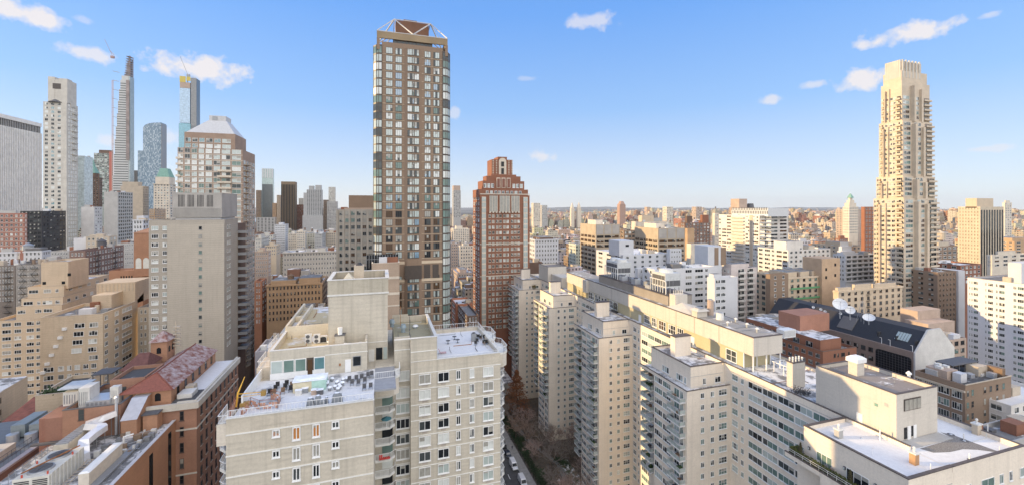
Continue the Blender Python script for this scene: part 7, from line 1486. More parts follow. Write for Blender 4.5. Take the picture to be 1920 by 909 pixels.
t = thing('roof_unit', 'grey metal unit among the chairs on the right snowy roof', 'roof equipment', (*GP(889,640,71.95),71.95)); x, y = GP(889,640,71.95); b = MB(); b.box(x-.5,x+.5,y,y+.8,71.95,73.6); b.build('casing', GREYM, t); b = MB(); b.cyl(x,y+.4,73.603,73.8,.35,.3,10); b.build('fan', DGREY, t)
# red lounger and things on the recess balconies
z = ZB-BP*5-.2; t = thing('lounge_chair', 'red lounge chair on a recessed white balcony', 'chair', (.6,75.5,z)); b = MB(); b.box(-.3,1.5,75,75.6,z+.25,z+.4); b.frus(-.3,.3,75.6,75.7,z+.4,-.3,.3,75.7,75.8,z+.8); b.build('seat', plain('red_cushion', (.55,.05,.04), .7), t)
z = ZB-BP*3-.2; t = thing('parasol', 'folded teal parasol on the upper recessed balcony', 'parasol', (.9,75.6,z)); b = MB(); b.cyl(.9,75.6,z,z+1.7,.04,None,6); b.build('pole', WHITE, t); b = MB(); b.cyl(.9,75.6,z+1.4,z+1.8,.9,.1,8); b.build('canopy', plain('teal_cloth', (.05,.16,.19), .8), t)
# ================================================================ left foreground: brick hotel with tiled roof, roofs with plant
TILE = snowy('red_tile', (.24,.085,.055), .40, .9, (.60,.55,.55), .16); TILED = plain('red_tile_plain', (.235,.085,.06), .8, var=.2, scale=3); HB = wall('hotel_brick', (.30,.165,.11), .15, .05, .14); HB2 = wall('hotel_brick_orange', (.37,.205,.125), .15, .05, .14)
ht = thing('hotel', 'red brick hotel with snowy red tiled roof and stone cornice, lower left', 'building', (-42, 110, 0))
Xn, Ye, Yw, Zc = -35.3, 99.0, 124.5, 61.2
b = MB(); b.box(-48.2, Xn, Ye, Yw, 0, Zc-.6); b.build('wall', HB, ht)
b = MB(); b.box(-43.5, Xn+.5, Ye-.5, Ye-.003, Zc-1.3, Zc); b.box(Xn+.003, Xn+.5, Ye, Yw, Zc-1.3, Zc); b.box(-38.6,Xn,Ye,Ye+.3,Zc-.597,Zc+.2); b.box(Xn-.4, Xn, Ye+.3, Yw, Zc-.597, Zc+.2); b.build('cornice', M_LIME, ht)
b = MB(); b.box(-43, Xn+.12, Ye-.12, Ye-.003, Zc-5.6, Zc-5.3); b.box(Xn+.003, Xn+.12, Ye, Yw, Zc-5.6, Zc-5.3); b.box(-43, Xn+.1, Ye-.1, Ye-.003, Zc-14.5, Zc-14.2); b.build('stone_band', M_LIME, ht)
b = MB(); b.add([(-40.2,Ye+.3,Zc-.57),(Xn-.4,Ye+.3,Zc-.57),(Xn-.4,Yw,Zc-.57),(-40.2,Yw,Zc-.57)], [(0,1,2,3)]); b.build('flat_roof', SNOW, ht)
b = MB(); b.box(-40.1, -36.4, Ye+1.2, Ye+7, Zc-.55, Zc-.4); b.build('bare_roof_patch', ROOFD, ht)
b = MB(); b.box(-48.1, -40.3, Ye+1.9, Yw-.1, Zc-.6, 63.5); b.build('attic_wall', HB2, ht)
b = MB(); z0, z1 = 63.5, 65.9; x0, x1, xr, ya, yb = -48.7, -39.7, -44.2, Ye+1.2, Yw
b.add([(x0,ya,z0),(x1,ya,z0),(x1,yb,z0),(x0,yb,z0),(xr,ya+4.2,z1),(xr,yb-1,z1)], [(0,1,4)], 1); b.add([(x0,ya,z0),(x1,ya,z0),(x1,yb,z0),(x0,yb,z0),(xr,ya+4.2,z1),(xr,yb-1,z1)], [(1,2,5,4),(2,3,5),(3,0,4,5),(3,2,1,0)], 0); b.build('tiled_roof', [TILE, TILED], ht)
b = MB(); b.bar((xr,ya+4.2,z1+.05),(xr,yb-1,z1+.05),.14); b.bar((xr,ya+4.2,z1+.05),(x1,ya,z0+.08),.12); b.bar((xr,ya+4.2,z1+.05),(x0,ya,z0+.08),.12); b.build('ridge', TILED, ht)
ys = [(YS(q+5,Xn),YS(q,Xn)) for q in (378,386,395,404,413,421,430,437)]; zs = [Zc-3.6-3.15*k for k in range(13)]
facade(ht, 'N', Xn, even(Ye+1, Yw-.5, 9, .36), zs, 1.9, 1, 2, mix=(G_DARK,G_DARK,G_MID), fm=plain('dark_sash', (.10,.07,.06), .6), fw=.08, out=.05, near=True, ind=130)
facade(ht, 'E', Ye, [(XE(337,Ye),XE(345,Ye))], zs, 1.9, 1, 2, mix=(G_DARK,G_MID,G_CURT), fm=MATS['dark_sash'], fw=.08, out=.05, near=True, ind=150)
b = MB()
for z in zs:
    for u0, u1 in even(Ye+1, Yw-.5, 9, .36): b.box(Xn+.003, Xn+.14, u0-.1, u1+.1, z-.28, z-.11)
b.build('stone_sill', M_LIME, ht)
facade(ht, 'N', -40.3, even(Ye+3, Yw-1, 6, .3), [61.3], 1.6, 1, 1, mix=(G_DARK,), fm=MATS['dark_sash'], near=True, ind=160)
for q in (296, 262):
    b = MB(); x = XE(q, Ye+1.9); n = 8; z = 61.3; b.add([(x-.5,Ye+1.88,z),(x+.5,Ye+1.88,z),(x+.5,Ye+1.88,z+1.1)]+[(x+.5*math.cos(math.pi*i/n),Ye+1.88,z+1.1+.5*math.sin(math.pi*i/n)) for i in range(1,n)]+[(x-.5,Ye+1.88,z+1.1)], [tuple(range(n+3))]); b.build('arched_window', G_DARK, ht)
t = thing('air_conditioner', 'cluster of snowy plant on the hotel flat roof', 'roof equipment', (-38.6,103,Zc-.4)); b = MB(); b.box(-39.8,-37.2,102,105,Zc-.39,Zc+.5); b.build('casing', OFFW, t); b = MB(); b.box(-39.6,-38,105.2,107,Zc-.39,Zc+.8); b.build('duct', M_BEIGE, t)
# little tower with tiled cap
x0, x1, y0, y1 = -52.0, -48.8, 120, 124
t = thing('bell_tower', 'small orange brick belvedere tower with red tiled cap', 'tower', (-50.4,122,0)); b = MB(); b.box(x0,x1,y0,y1,40,68.0); b.build('wall', HB2, t)
b = MB(); b.frus(x0-.4,x1+.4,y0-.4,y1+.4,68.0,-50.5,-50.3,121.9,122.1,70.1); b.build('tiled_cap', TILE, t)
for face, pl, u in (('E',y0,-50.4),('N',x1,121.2),('N',x1,122.8)):
    b = MB(); n=8; P = (lambda a,z: (a,pl-.02,z)) if face == 'E' else (lambda a,z: (pl+.02,a,z)); w_ = .45
    for zz0 in (65.2, 61.6):
        pts = [(u-w_,zz0),(u+w_,zz0),(u+w_,zz0+1.0)]+[(u+w_*math.cos(math.pi*i/n),zz0+1.0+w_*math.sin(math.pi*i/n)) for i in range(1,n)]+[(u-w_,zz0+1.0)]; b.add([P(a,z) for a,z in pts], [tuple(range(len(pts)))])
    b.build('arched_window', G_DARK, t)
b = MB(); b.bar((x1+.6,y1-1,60),(x1+.6,y1-1,72),.12); 
for k in range(6): b.box(x1+.2,x1+1.6,y1-1.6,y1-.6,66+k*.9,66.2+k*.9)
b.build('stair_ladder', M_BEIGE, t)
# brick house left of it with dark red gable roof
def brickbox(name, label, px0, px1, Y, py0, dep_, mat, par=.6, roof=ROOFG, cop=None, zb=0):
    xa, xb = XE(px0,Y), XE(px1,Y); z = ZP(py0, xb, Y); t = thing(name, label, 'building', ((xa+xb)/2, Y+dep_/2, zb)); shell(t, xa, xb, Y, Y+dep_, zb, z, mat, roof, par, .3, cop); t_ = Bd(); t_.root, t_.X0, t_.X1, t_.Y0, t_.Y1, t_.Z = t, xa, xb, Y, Y+dep_, z; return t_
o = brickbox('townhouse', 'dark red brick house with gabled dark red roof left of the belvedere tower', 228, 274, 112, 690, 7, HB, .1)
b = MB(); x0, x1, y0, y1 = o.X0-.3, o.X1+.2, o.Y0-.3, o.Y1; zr = ZP(668, o.X1, o.Y0); b.add([(x0,y0,o.Z),(x1,y0,o.Z),(x1,y1,o.Z),(x0,y1,o.Z),(x0+2,(y0+y1)/2,zr),(x1-1,(y0+y1)/2,zr)], [(0,1,5,4),(1,2,5),(2,3,4,5),(3,0,4),(3,2,1,0)]); b.build('gabled_roof', plain('dark_red_roof', (.14,.06,.05), .8, var=.25, scale=2), o.root)
facade(o.root, 'E', o.Y0, [(XE(249,o.Y0),XE(256,o.Y0)),(XE(266,o.Y0),XE(273,o.Y0))], [o.Z-2.6], 1.6, 1, 2, mix=(G_DARK,), fm=MATS['dark_sash'], near=True)
o = brickbox('townhouse', 'lower red brick house with parapet below the gabled one', 206, 272, 104, 706, 8, HB, .7, ROOFD)
facade(o.root, 'E', o.Y0, [(XE(229,o.Y0),XE(237,o.Y0))], [o.Z-3], 1.5, 1, 2, mix=(G_DARK,), fm=MATS['dark_sash'], near=True)
t = thing('roof_canopy', 'dark metal canopy frame over the stairs beside the tan terrace', 'canopy', (XE(190,118),118,ZP(715,XE(190,118),118))); za = ZP(700,XE(190,118),118); b = MB(); b.box(XE(176,118),XE(215,118),117,121,za,za+.25); b.build('canopy', DGREY, t); b = MB()
for q in (178,192,206): b.bar((XE(q,118),117.3,za-5),(XE(q,118),117.3,za),.1)
b.build('post', DGREY, t)
# mid brick block with white roof plant
o = brickbox('brick_building', 'red brick block with roof plant behind the silver duct', 117, 226, 97, 757, 12, HB, .9, ROOFG, DGREY)
MBK = o; facade(o.root, 'E', o.Y0, [(XE(147,o.Y0),XE(158,o.Y0))], [ZP(791,o.X0,o.Y0)], 2.0, 1, 2, mix=(G_MID,), fm=MATS['dark_sash'], near=True)
b = MB(); b.box(o.X0-4.2, o.X0-.05, o.Y0+1.5, o.Y1, 0, o.Z-1.6); b.box(o.X0-2.6,o.X0-.05,o.Y0+.2,o.Y0+1.49,0,o.Z-1.2); b.build('side_wing', wall('rosy_render', (.27,.14,.10), .15), o.root)
for k in range(3): b = MB(); b.box(o.X0-4.2, o.X0-.1, o.Y0-.6, o.Y0+.15, o.Z-5.6-k*4.4, o.Z-5.3-k*4.4); b.build('ledge_roof', DGREY, o.root)
for i, (a_, c_, y_, h_, w_, lb, m_) in enumerate(((147,168,3,3.6,3,'white louvred roof unit on the brick block',OFFW),(118,146,4.5,2.6,3,'grey framed condenser rack on the brick block',OFFW),(206,222,3,3.2,1.2,'tall white roof unit at the right of the brick block',OFFW),(160,205,2.2,1.2,4,'snowy low ducts between the white roof units',STEEL))):
    xa, xb = XE(a_,o.Y0+y_), XE(c_,o.Y0+y_); t = thing('roof_unit', lb, 'roof equipment', ((xa+xb)/2,o.Y0+y_,o.Z-.9)); b = MB(); b.box(xa,xb,o.Y0+y_,o.Y0+y_+w_,o.Z-.88,o.Z-.9+h_); b.build('casing', m_, t); b = MB()
    for k in range(5): b.box(xa+.15+(xb-xa-.3)*k/5, xa+(xb-xa-.3)*(k+.8)/5, o.Y0+y_-.05, o.Y0+y_-.003, o.Z-.5, o.Z-.9+h_*.8)
    b.build('louvre', GREYM, t)
    if i == 1: b = MB(); b.box(xa-.5,xb+1,o.Y0+y_-.6,o.Y0+y_+w_+.5,o.Z+2.4,o.Z+2.6); b.build('snowy_cover', plain('bluish_roof', (.42,.47,.52), .6), t)
t = thing('flue', 'tall grey flue pipe at the corner of the brick block', 'flue', (XE(218,97),96.6,57.6)); b = MB(); b.cyl(XE(218,96.6),96.6,57.6,64.5,.22,None,10); b.build('pipe', STEEL, t); b = MB(); b.cyl(XE(218,96.6),96.6,64.5,64.8,.32,.1,10); b.build('cap', STEEL, t)
# front orange brick wing with plant roof
fw_ = thing('brick_building', 'orange brown brick wing with snowy plant roof in the bottom left corner', 'building', (-46,75,0)); XF, ZF = -38.8, 57.9
FB = wall('front_brick', (.37,.20,.12), .10, .06, .12)
b = MB(); b.box(-56.5, XF, 44, Ye-.05, 0, ZF-.5); b.box(XF-.45, XF, 44, Ye-.05, ZF-.497, ZF); b.build('wall', FB, fw_)
b = MB(); b.box(XF-.55, XF+.08, 44, Ye-.05, ZF+.003, ZF+.1); b.build('coping', plain('snow_dusted_coping', (.5,.5,.52), .7), fw_)
b = MB(); b.add([(-56.4,44,ZF-.47),(XF-.5,44,ZF-.47),(XF-.5,Ye-.1,ZF-.47),(-56.4,Ye-.1,ZF-.47)], [(0,1,2,3)]); b.build('plant_roof', snowy('roof_plantgrey', (.20,.20,.20), .45, .3), fw_)
for q in (283,318): b = MB(); y = YS(q,XF); b.box(XF+.003, XF+.05, y-.6, y+.6, 30, ZP(840 if q < 300 else 800, XF, y)-1); b.build('tall_window', G_DARK, fw_)
# hood building with sloping silver roof
t = thing('stair_house', 'brick stair house with sloping silver metal roof', 'roof house', (-44.8,98,ZF-.47)); y0 = 95.6; xa, xb = -46.0, -43.6; z1 = 60.4; z2 = 63.0
b = MB(); b.add([(xa,y0,ZF-.47),(xb,y0,ZF-.47),(xb,y0+5.3,ZF-.47),(xa,y0+5.3,ZF-.47),(xa,y0,z1),(xb,y0,z1),(xb,y0+3.8,z2),(xa,y0+3.8,z2),(xb,y0+5.3,z2),(xa,y0+5.3,z2)], [(0,1,5,4),(1,2,8,6,5),(3,0,4,7,9),(2,3,9,8)]); b.build('wall', HB2, t)
b = MB(); b.add([(xa-.1,y0-.1,z1+.02),(xb+.1,y0-.1,z1+.02),(xb+.1,y0+3.8,z2+.05),(xa-.1,y0+3.8,z2+.05),(xb+.1,y0+5.3,z2+.05),(xa-.1,y0+5.3,z2+.05)], [(0,1,2,3),(3,2,4,5)]); b.build('metal_roof', plain('silver_roof', (.50,.50,.52), .4, .3, var=.1), t)
t = thing('roof_shed', 'small brown brick shed beside the silver roofed stair house', 'shed', (-42.2,97.6,ZF-.47)); b = MB(); b.box(-43.2,-40.9,96.8,98.9,ZF-.47,60.4); b.build('wall', HB2, t); b = MB(); b.box(-43.4,-40.7,96.6,98.9,60.403,60.6); b.build('roof', DGREY, t)
CWM = plain('chiller_white', (.58,.56,.49), .5, var=.12); CREAMM = plain('cream_metal', (.58,.52,.43), .55); ZR = ZF-.47; rng = random.Random(21)
t = thing('duct_housing', 'long cream metal housing with sloped sides on the plant roof', 'duct housing', (-42.6,83,ZR)); x0, x1, y0, y1 = -43.5, -42.2, 79.6, 88.2; b = MB(); b.box(x0,x1,y0,y1,ZR+.1,59.8); b.build('casing', CREAMM, t); b = MB(); b.frus(x0-.05,x1+.05,y0-.05,y1+.05,59.803,x0+.3,x1-.3,y0+.2,y1-.2,60.0); b.build('top', WHITE, t); b = MB(); b.box(x1+.02,x1+1.2,y0-6,y1+3,ZR+.03,ZR+.4); b.build('walkway', GREYM, t)
t = thing('air_duct', 'large shiny silver snaking duct on the plant roof', 'air duct', (-47.5,92,ZR)); pts = [(-47.3,96.6,61.6),(-48.6,95.4,61.4),(-49.9,94.3,61.2),(-49.6,93.5,61.1),(-47.6,92.9,61),(-47.0,92.2,61),(-47.4,90.3,60.8),(-47.7,88.9,60.5),(-47.6,88.2,59.9),(-47.4,87.9,59),(-47.3,87.8,ZR)]
b = MB(); w_, h_ = .75, .5; ring = []
for i, p in enumerate(pts):
    a_, c_ = Vector(pts[max(0,i-1)]), Vector(pts[min(len(pts)-1,i+1)]); d_ = (c_-a_).normalized(); s_ = d_.cross(Vector((0,.35,1))).normalized(); u_ = s_.cross(d_).normalized(); p = Vector(p); ring.append([p-s_*w_-u_*h_, p+s_*w_-u_*h_, p+s_*w_+u_*h_, p-s_*w_+u_*h_])
for i in range(len(ring)-1): b.add(ring[i]+ring[i+1], [(0,1,5,4),(1,2,6,5),(2,3,7,6),(3,0,4,7)])
b.add(ring[0], [(0,1,2,3)]); b.build('duct', plain('duct_silver', (.74,.74,.75), .3, .35, var=.08), t); b = MB()
for p in pts[:8:2]: b.bar((p[0]-.6,p[1],ZR),(p[0]-.6,p[1],p[2]-.4),.05); b.bar((p[0]+.6,p[1],ZR),(p[0]+.6,p[1],p[2]-.4),.05)
b.build('stand', GREYM, t)
t = thing('air_handler', 'long beige air handler with grey louvred top behind the cooling unit', 'air handler', (-50.8,92,ZR)); b = MB(); b.box(-51.8,-49.9,88.8,96.2,ZR+.07,60.5); b.build('casing', plain('beige_metal', (.52,.48,.40), .5), t); b = MB()
for k in range(10): b.box(-51.7,-50,89+k*.7,89.5+k*.7,60.503,60.66)
b.build('louvre', GREYM, t)
t = thing('cooling_tower', 'big white louvred cooling unit with two roof fans in the bottom left corner', 'cooling tower', (-49,83,ZR)); x0, x1, y0, y1 = -51.1, -46.9, 79.6, 87.2; z0, z1 = ZR+.05, 60.4
b = MB(); b.box(x0,x1,y0,y1,z0,z1); b.build('casing', CWM, t); b = MB()
for k in range(2):
    xa_ = x0+.2+(x1-x0)*.5*k; xb_ = xa_+(x1-x0)*.5-.4
    for i in range(9): z = z0+.2+(z1-z0-.5)*i/9; b.box(xa_, xb_, y0-.05, y0-.003, z, z+(z1-z0-.5)/9*.55)
b.build('louvre', BLACKM, t); b = MB()
for i in range(9): y = y0+.4+i*.83; b.box(x1+.003, x1+.09, y, y+.12, z0, z1)
b.build('rib', OFFW, t)
for k in range(2):
    b = MB(); yc = y0+2.0+k*3.7; xc = (x0+x1)/2; b.cyl(xc,yc,z1+.003,z1+.25,1.5,1.4,22); b.build('fan_ring', GREYM, t); b = MB(); b.cyl(xc,yc,z1+.253,z1+.28,1.25,None,22)
    for j in range(4): a_ = j*math.pi/4; b.bar((xc-1.2*math.cos(a_),yc-1.2*math.sin(a_),z1+.31),(xc+1.2*math.cos(a_),yc+1.2*math.sin(a_),z1+.31),.04)
    b.build('fan_guard', DGREY, t)
b = MB(); b.bar((x0+.4,y0+1.0,z1+.3),(x1-.3,y1-.4,z1+.5),.11); b.build('pipe', RUST, t)
for p in ((x0+.9,y0+.3),(x1-.4,y0+.4),(x0+.4,y0+4),(x1-.3,y0+5.5)): b = MB(); b.cyl(p[0],p[1],z1,z1+.4,.11,None,8); b.build('red_valve', plain('valve_red', (.5,.08,.04), .5), t)
rl = MB()
for i in range(7): y = y0+i*1.25; rl.bar((x0-.4,y,ZR),(x0-.4,y,z1+.9),.035)
rl.bar((x0-.4,y0,z1+.9),(x0-.4,y0+7.5,z1+.9),.035); rl.bar((x0-.4,y0,z1+.4),(x0-.4,y0+7.5,z1+.4),.035); rl.build('railing', GREYM, t)
t = thing('roof_ladder', 'metal stair ramp between the cooling unit and the cream housing', 'ladder', (-45.6,83,ZR)); b = MB(); b.bar((-46.4,79,ZR+.05),(-45.8,86,ZR+1.3),.06); b.bar((-45.6,79,ZR+.05),(-45.0,86,ZR+1.3),.06)
for i in range(14): f_ = i/13; b.bar((-46.4+.6*f_,79+7*f_,ZR+.05+1.25*f_),(-45.6+.6*f_,79+7*f_,ZR+.05+1.25*f_),.04)
b.build('frame', M_BEIGE, t); lbs = ['grey','white','brown']
for i in range(26):
    x, y = rng.uniform(-46.3,-40.6), rng.uniform(88.5,96); k = i%3
    t = thing('roof_clutter', 'small %s box or pipe among the clutter behind the silver duct' % lbs[k], 'roof equipment', (x,y,ZR), '%s roof clutter behind the silver duct' % lbs[k]); b = MB(); s_ = rng.uniform(.15,.5); b.box(x-s_,x+s_,y-s_*.7,y+s_*.7,ZR+.02,ZR+rng.uniform(.3,1.1)); b.build('casing', (GREYM,OFFW,M_BROWN)[k], t); b = MB(); b.bar((x,y,ZR+.4),(x+rng.uniform(-1.5,1.5),y+rng.uniform(-1,1),ZR+.2),.06); b.build('pipe', (DGREY,STEEL,RUST)[k], t)
t = thing('vent_pipe', 'white bent pipe by the silver roofed stair house', 'vent pipe', (-43.6,91.5,ZR)); b = MB(); b.bar((-43.6,91.5,ZR),(-43.6,91.5,ZR+1.9),.13,8); b.bar((-43.6,91.5,ZR+1.8),(-42.3,91.8,ZR+2.0),.13,8); b.build('pipe', WHITE, t)
t = thing('debris', 'dark debris strip along the orange brick parapet', 'debris', (XF-.8,80,ZR)); b = MB()
for i in range(22): y = 78+i*.9; b.ball(XF-.9+rng.uniform(-.15,.15),y,ZR+.06,.14,.3,.1,6,4,0,.3)
b.build('leaves', BLACKM, t); t['kind'] = 'stuff'
rail([(XF-1.9,72),(XF-1.9,92)], ZR, 'railing', 1.0, .8, .025, fw_, GREYM)
# left corner: low roofs with long plant, red roof, curved tan front
ow = thing('brick_building', 'maroon brick building with long grey plant deck at the left edge', 'building', (-72,100,0)); xd, zd = -63.2, 53.6
b = MB(); b.box(-92, xd, 84, 119, 0, zd); b.build('wall', wall('maroon_brick',(0,0,0)), ow); b = MB(); b.box(xd-.9, xd+.1, 84, 119.1, zd+.003, zd+.4); b.build('parapet', plain('lilac_grey', (.38,.36,.38), .7), ow)
b = MB(); b.add([(-92,84,zd+.02),(xd-.9,84,zd+.02),(xd-.9,119,zd+.02),(-92,119,zd+.02)],[(0,1,2,3)]); b.build('deck', plain('deck_bluegrey', (.17,.19,.21), .7), ow); rail([(xd-1.3,84),(xd-1.3,119)], zd, 'railing', 1.1, .9, .03, ow, DGREY); rail([(xd-2.6,84),(xd-2.6,119)], zd, 'railing', 1.1, .9, .03, ow, DGREY)
for i, (x, y, lb) in enumerate(((-66.3,111,'grey box condenser with drum at the left roof, by the railing'),(-69.4,111.5,'grey box condenser with drum at the left roof, nearer the edge'))):
    t = thing('condenser', lb, 'roof equipment', (x,y,zd)); b = MB(); b.box(x-1.1,x+1.1,y-2.0,y+4,zd+.4,zd+2.8); b.build('casing', plain('bluegrey2', (.25,.29,.30), .5), t); b = MB(); b.cyl(x,y-3.2,zd+.03,zd+1.7,.9,.9,14); b.build('drum', STEEL, t)
t = thing('air_handler', 'cream flat air handler with round vents at the left edge', 'air handler', (-68,100,zd)); b = MB(); b.box(-73,-66.5,96,104.5,zd+.03,zd+1.6); b.build('casing', CREAMM, t)
for k in range(4): b = MB(); b.cyl(-68-(k%2)*2,99+(k//2)*3,zd+1.603,zd+2.0,.7,.5,12); b.build('vent', OFFW, t)
o = brickbox('townhouse', 'low house with weathered red roof at the left edge', -30, 84, 124, 802, 14, M_BROWN, .05)
b = MB(); b.add([(o.X0,o.Y0-.2,o.Z),(o.X1,o.Y0-.2,o.Z),(o.X1,o.Y1,o.Z+2.6),(o.X0,o.Y1,o.Z+2.6),(o.X1,o.Y1,o.Z),(o.X0,o.Y1,o.Z)], [(0,1,2,3),(1,4,2),(0,3,5)]); b.build('red_roof', plain('rusty_red_roof', (.26,.10,.07), .8, var=.35, scale=.8), o.root)
b = MB(); b.box(o.X0, XE(28,o.Y0-1), o.Y0-1.2, o.Y0-.25, o.Z-3, o.Z-2); b.build('blue_canopy', plain('blue_tarp', (.07,.19,.33), .6), o.root)
t = thing('apartment_building', 'curved tan brick front with snowy roof at the left edge', 'building', (XE(20,130),135,0)); yc = 138; xc = XE(-130,yc); b = MB(); pts = [(xc+15*math.cos(a_*math.pi/14-.3)*1.0, yc-2-9*math.sin(a_*math.pi/14)) for a_ in range(0,10)]+[(xc-18,yc-11),(xc-18,yc+8),(xc+13,yc+8)]; zq = ZP(762,xc+6,yc-8); b.prism(pts,0,zq,0,1); b.build('wall', [M_TAN, SNOWP], t)
b = MB()
for k in range(4):
    z = zq-2.6-2.9*k
    for a_ in range(0,9): p = Vector((xc+15.06*math.cos((a_+.35)*math.pi/14-.3), yc-2-9.06*math.sin((a_+.35)*math.pi/14))); q = Vector((xc+15.06*math.cos((a_+.65)*math.pi/14-.3), yc-2-9.06*math.sin((a_+.65)*math.pi/14))); b.add([(p.x+.05,p.y-.1,z),(q.x+.05,q.y-.1,z),(q.x+.05,q.y-.1,z+1.4),(p.x+.05,p.y-.1,z+1.4)],[(0,3,2,1),(0,1,2,3)][:1])
b.build('windows', G_DARK, t, kind='stuff')
o = brickbox('apartment_building', 'tan brick low terrace with green plants in front of the nearer tan house', 66, 128, 124, 735, 12, M_TAN, .8, ROOFD, M_BEIGE)
for i in range(7):
    q = 84+i*7; x, y = XE(q,125), 125.4; t = thing('shrub', 'dark evergreen shrub on the tan terrace edge', 'shrub', (x,y,o.Z-.8), 'shrubs on the tan terrace'); b = MB()
    for _ in range(26): u = Vector((random.gauss(0,.5),random.gauss(0,.4),abs(random.gauss(.7,.5)))); b.ball(x+u.x,y+u.y,o.Z-.8+u.z,.22,.22,.22,5,3,0,.4)
    b.build('foliage', plain('evergreen', (.045,.075,.03), .9, var=.5, scale=2), t)
# unseen blocks added off-frame to the south, to shade these roofs
for (xa, xb, ya, yb, z, m_, lb) in ((-100,-86,66,98,99,M_BROWN,'unseen brown slab added just outside the left edge to cast shade'),(-150,-116,131,158,106,M_TAN,'unseen tan tower added farther out beyond the left edge to cast shade')):
    t = thing('apartment_building', lb, 'building', ((xa+xb)/2,(ya+yb)/2,0)); shell(t, xa, xb, ya, yb, 0, z, m_); b = MB()
    for k in range(24):
        for i in range(8): y = ya+(yb-ya)*(i+.3)/8; b.box(xb+.003,xb+.05,y,y+1.8,6+k*3.6,7.6+k*3.6)
    b.build('windows', G_DARK, t, kind='stuff')
# ================================================================ garden, trees, vehicles
BARK = plain('bark', (.11,.085,.065), .9, var=.3, scale=3); TWIG = plain('twigs', (.27,.19,.14), .9, var=.3, scale=1.2); LEAFR = plain('russet_leaf', (.24,.10,.04), .9, var=.5, scale=1.5); LEAFG = plain('evergreen', (0,0,0)); LEAFD = plain('ivy_dark', (.03,.05,.02), .9, var=.5, scale=1)
TWIGG = plain('grey_twigs', (.23,.19,.16), .9, var=.3, scale=1.2)
def branches(b, p, d, L, r, lev, rng, tw):
    q = p+d*L; b.bar(p, q, r, 5 if lev > 1 else 3, 0, r*.65)
    if lev == 0: return
    for k in range(rng.choice((2,3,3))):
        a = Vector((rng.gauss(0,1),rng.gauss(0,1),rng.gauss(.35,.6))).normalized(); nd = (d*.75+a*.72).normalized(); branches(tw if lev == 1 and False else b, p+d*L*rng.uniform(.6,1), nd, L*rng.uniform(.62,.82), r*.6, lev-1, rng, tw)
def twigs(b, pts, n, rng, s=.7):
    for _ in range(n):
        p = rng.choice(pts); d = Vector((rng.gauss(0,1),rng.gauss(0,1),rng.gauss(.3,.8))).normalized()*rng.uniform(.4,1)*s; w = Vector((rng.gauss(0,1),rng.gauss(0,1),rng.gauss(0,1))).normalized()*.034; b.add([p-w,p+w,p+d], [(0,1,2)])
def bare_tree(x, y, h, label, seed, group=None, mt=TWIG, z0=0):
    rng = random.Random(seed); t = thing('bare_tree', label, 'tree', (x,y,z0), group); b = MB(); p0 = Vector((x,y,z0)); b.bar(p0, p0+Vector((rng.uniform(-.3,.3),rng.uniform(-.3,.3),h*.3)), h*.022, 7, 0, h*.016)
    top = p0+Vector((0,0,h*.3)); b.build('trunk', BARK, t); c = MB(); ends = []
    for k in range(5):
        a = 2*math.pi*k/5+rng.random(); d = Vector((math.cos(a)*.7,math.sin(a)*.7,rng.uniform(.5,1.1))).normalized(); branches(c, top-Vector((0,0,rng.uniform(0,h*.08))), d, h*.26, h*.012, 4, rng, c)
    h *= 1.12
    pts = [Vector(v) for v in c.v[::7] if (Vector(v)-top).length > h*.2]; twigs(c, pts, 1900, rng, h*.075); c.build('crown', mt, t); return t
bt = [(55.6,172,11,'bare tree leaning over the iron fence'),(62,147,12,'bare tree beside the white bench'),(59,128,11,'bare tree at the bottom left of the garden'),(57,205,13,'bare tree behind the russet conifer by the blue awning'),(56.5,183,12,'bare tree beside the sidewalk below the russet conifer'),(61,176,13,'bare grey tree between the path and the second wing'),(58.5,166,11,'slender bare tree leaning over the sidewalk edge'),(63,160,14,'wide bare tree at the bend of the garden path'),(57.2,154,10,'small bare tree over the dark ivy bank'),(67,158,12,'pinkish bare tree near the foot of the third wing'),(71,150,13,'bare tree behind the snowy lawn'),(72,135,14,'large pinkish bare tree at the bottom right of the garden'),(64,128,12,'bare tree at the bottom edge of the garden'),(58,137,9,'bare sapling by the path at the bottom edge'),(75,158,12,'bare tree tucked between two wings')]
for i, (x, y, h, lb) in enumerate(bt): bare_tree(x, y, h, lb, 50+i, 'bare trees in the garden', (TWIG, TWIGG, plain('pinkish_twigs', (.33,.24,.20), .9, var=.25))[i%3])
def conifer(x, y, h, r, label, seed, lm, n=2600, name='conifer', z0=0, s=.42):
    rng = random.Random(seed); t = thing(name, label, 'tree', (x,y,z0)); b = MB(); b.bar((x,y,z0),(x,y,z0+h*.95),h*.02,7,0,.03); b.build('trunk', BARK, t); c = MB()
    for _ in range(n):
        f = rng.random()**.8; z = z0+h*(.1+.9*f); rr = r*(1-f)**.75*(.75+.35*math.sin(f*40+rng.random())); a = rng.random()*6.283; q = rr*rng.uniform(.35,1.1)**.6; p = Vector((x+q*math.cos(a),y+q*math.sin(a),z-q*.1)); u = Vector((math.cos(a),math.sin(a),rng.uniform(-.5,.2)))*s*rng.uniform(.6,1.3); w = Vector((-math.sin(a),math.cos(a),rng.uniform(-.4,.4)))*s*.45
        c.add([p-w,p+u*.4-w*.2,p+u,p+w], [(0,1,2,3)])
    c.build('crown', lm, t); return t
conifer(62.5, 192, 21.5, 7.4, 'russet brown feathery conifer by the blue awning', 3, LEAFR, 5200, s=.62)
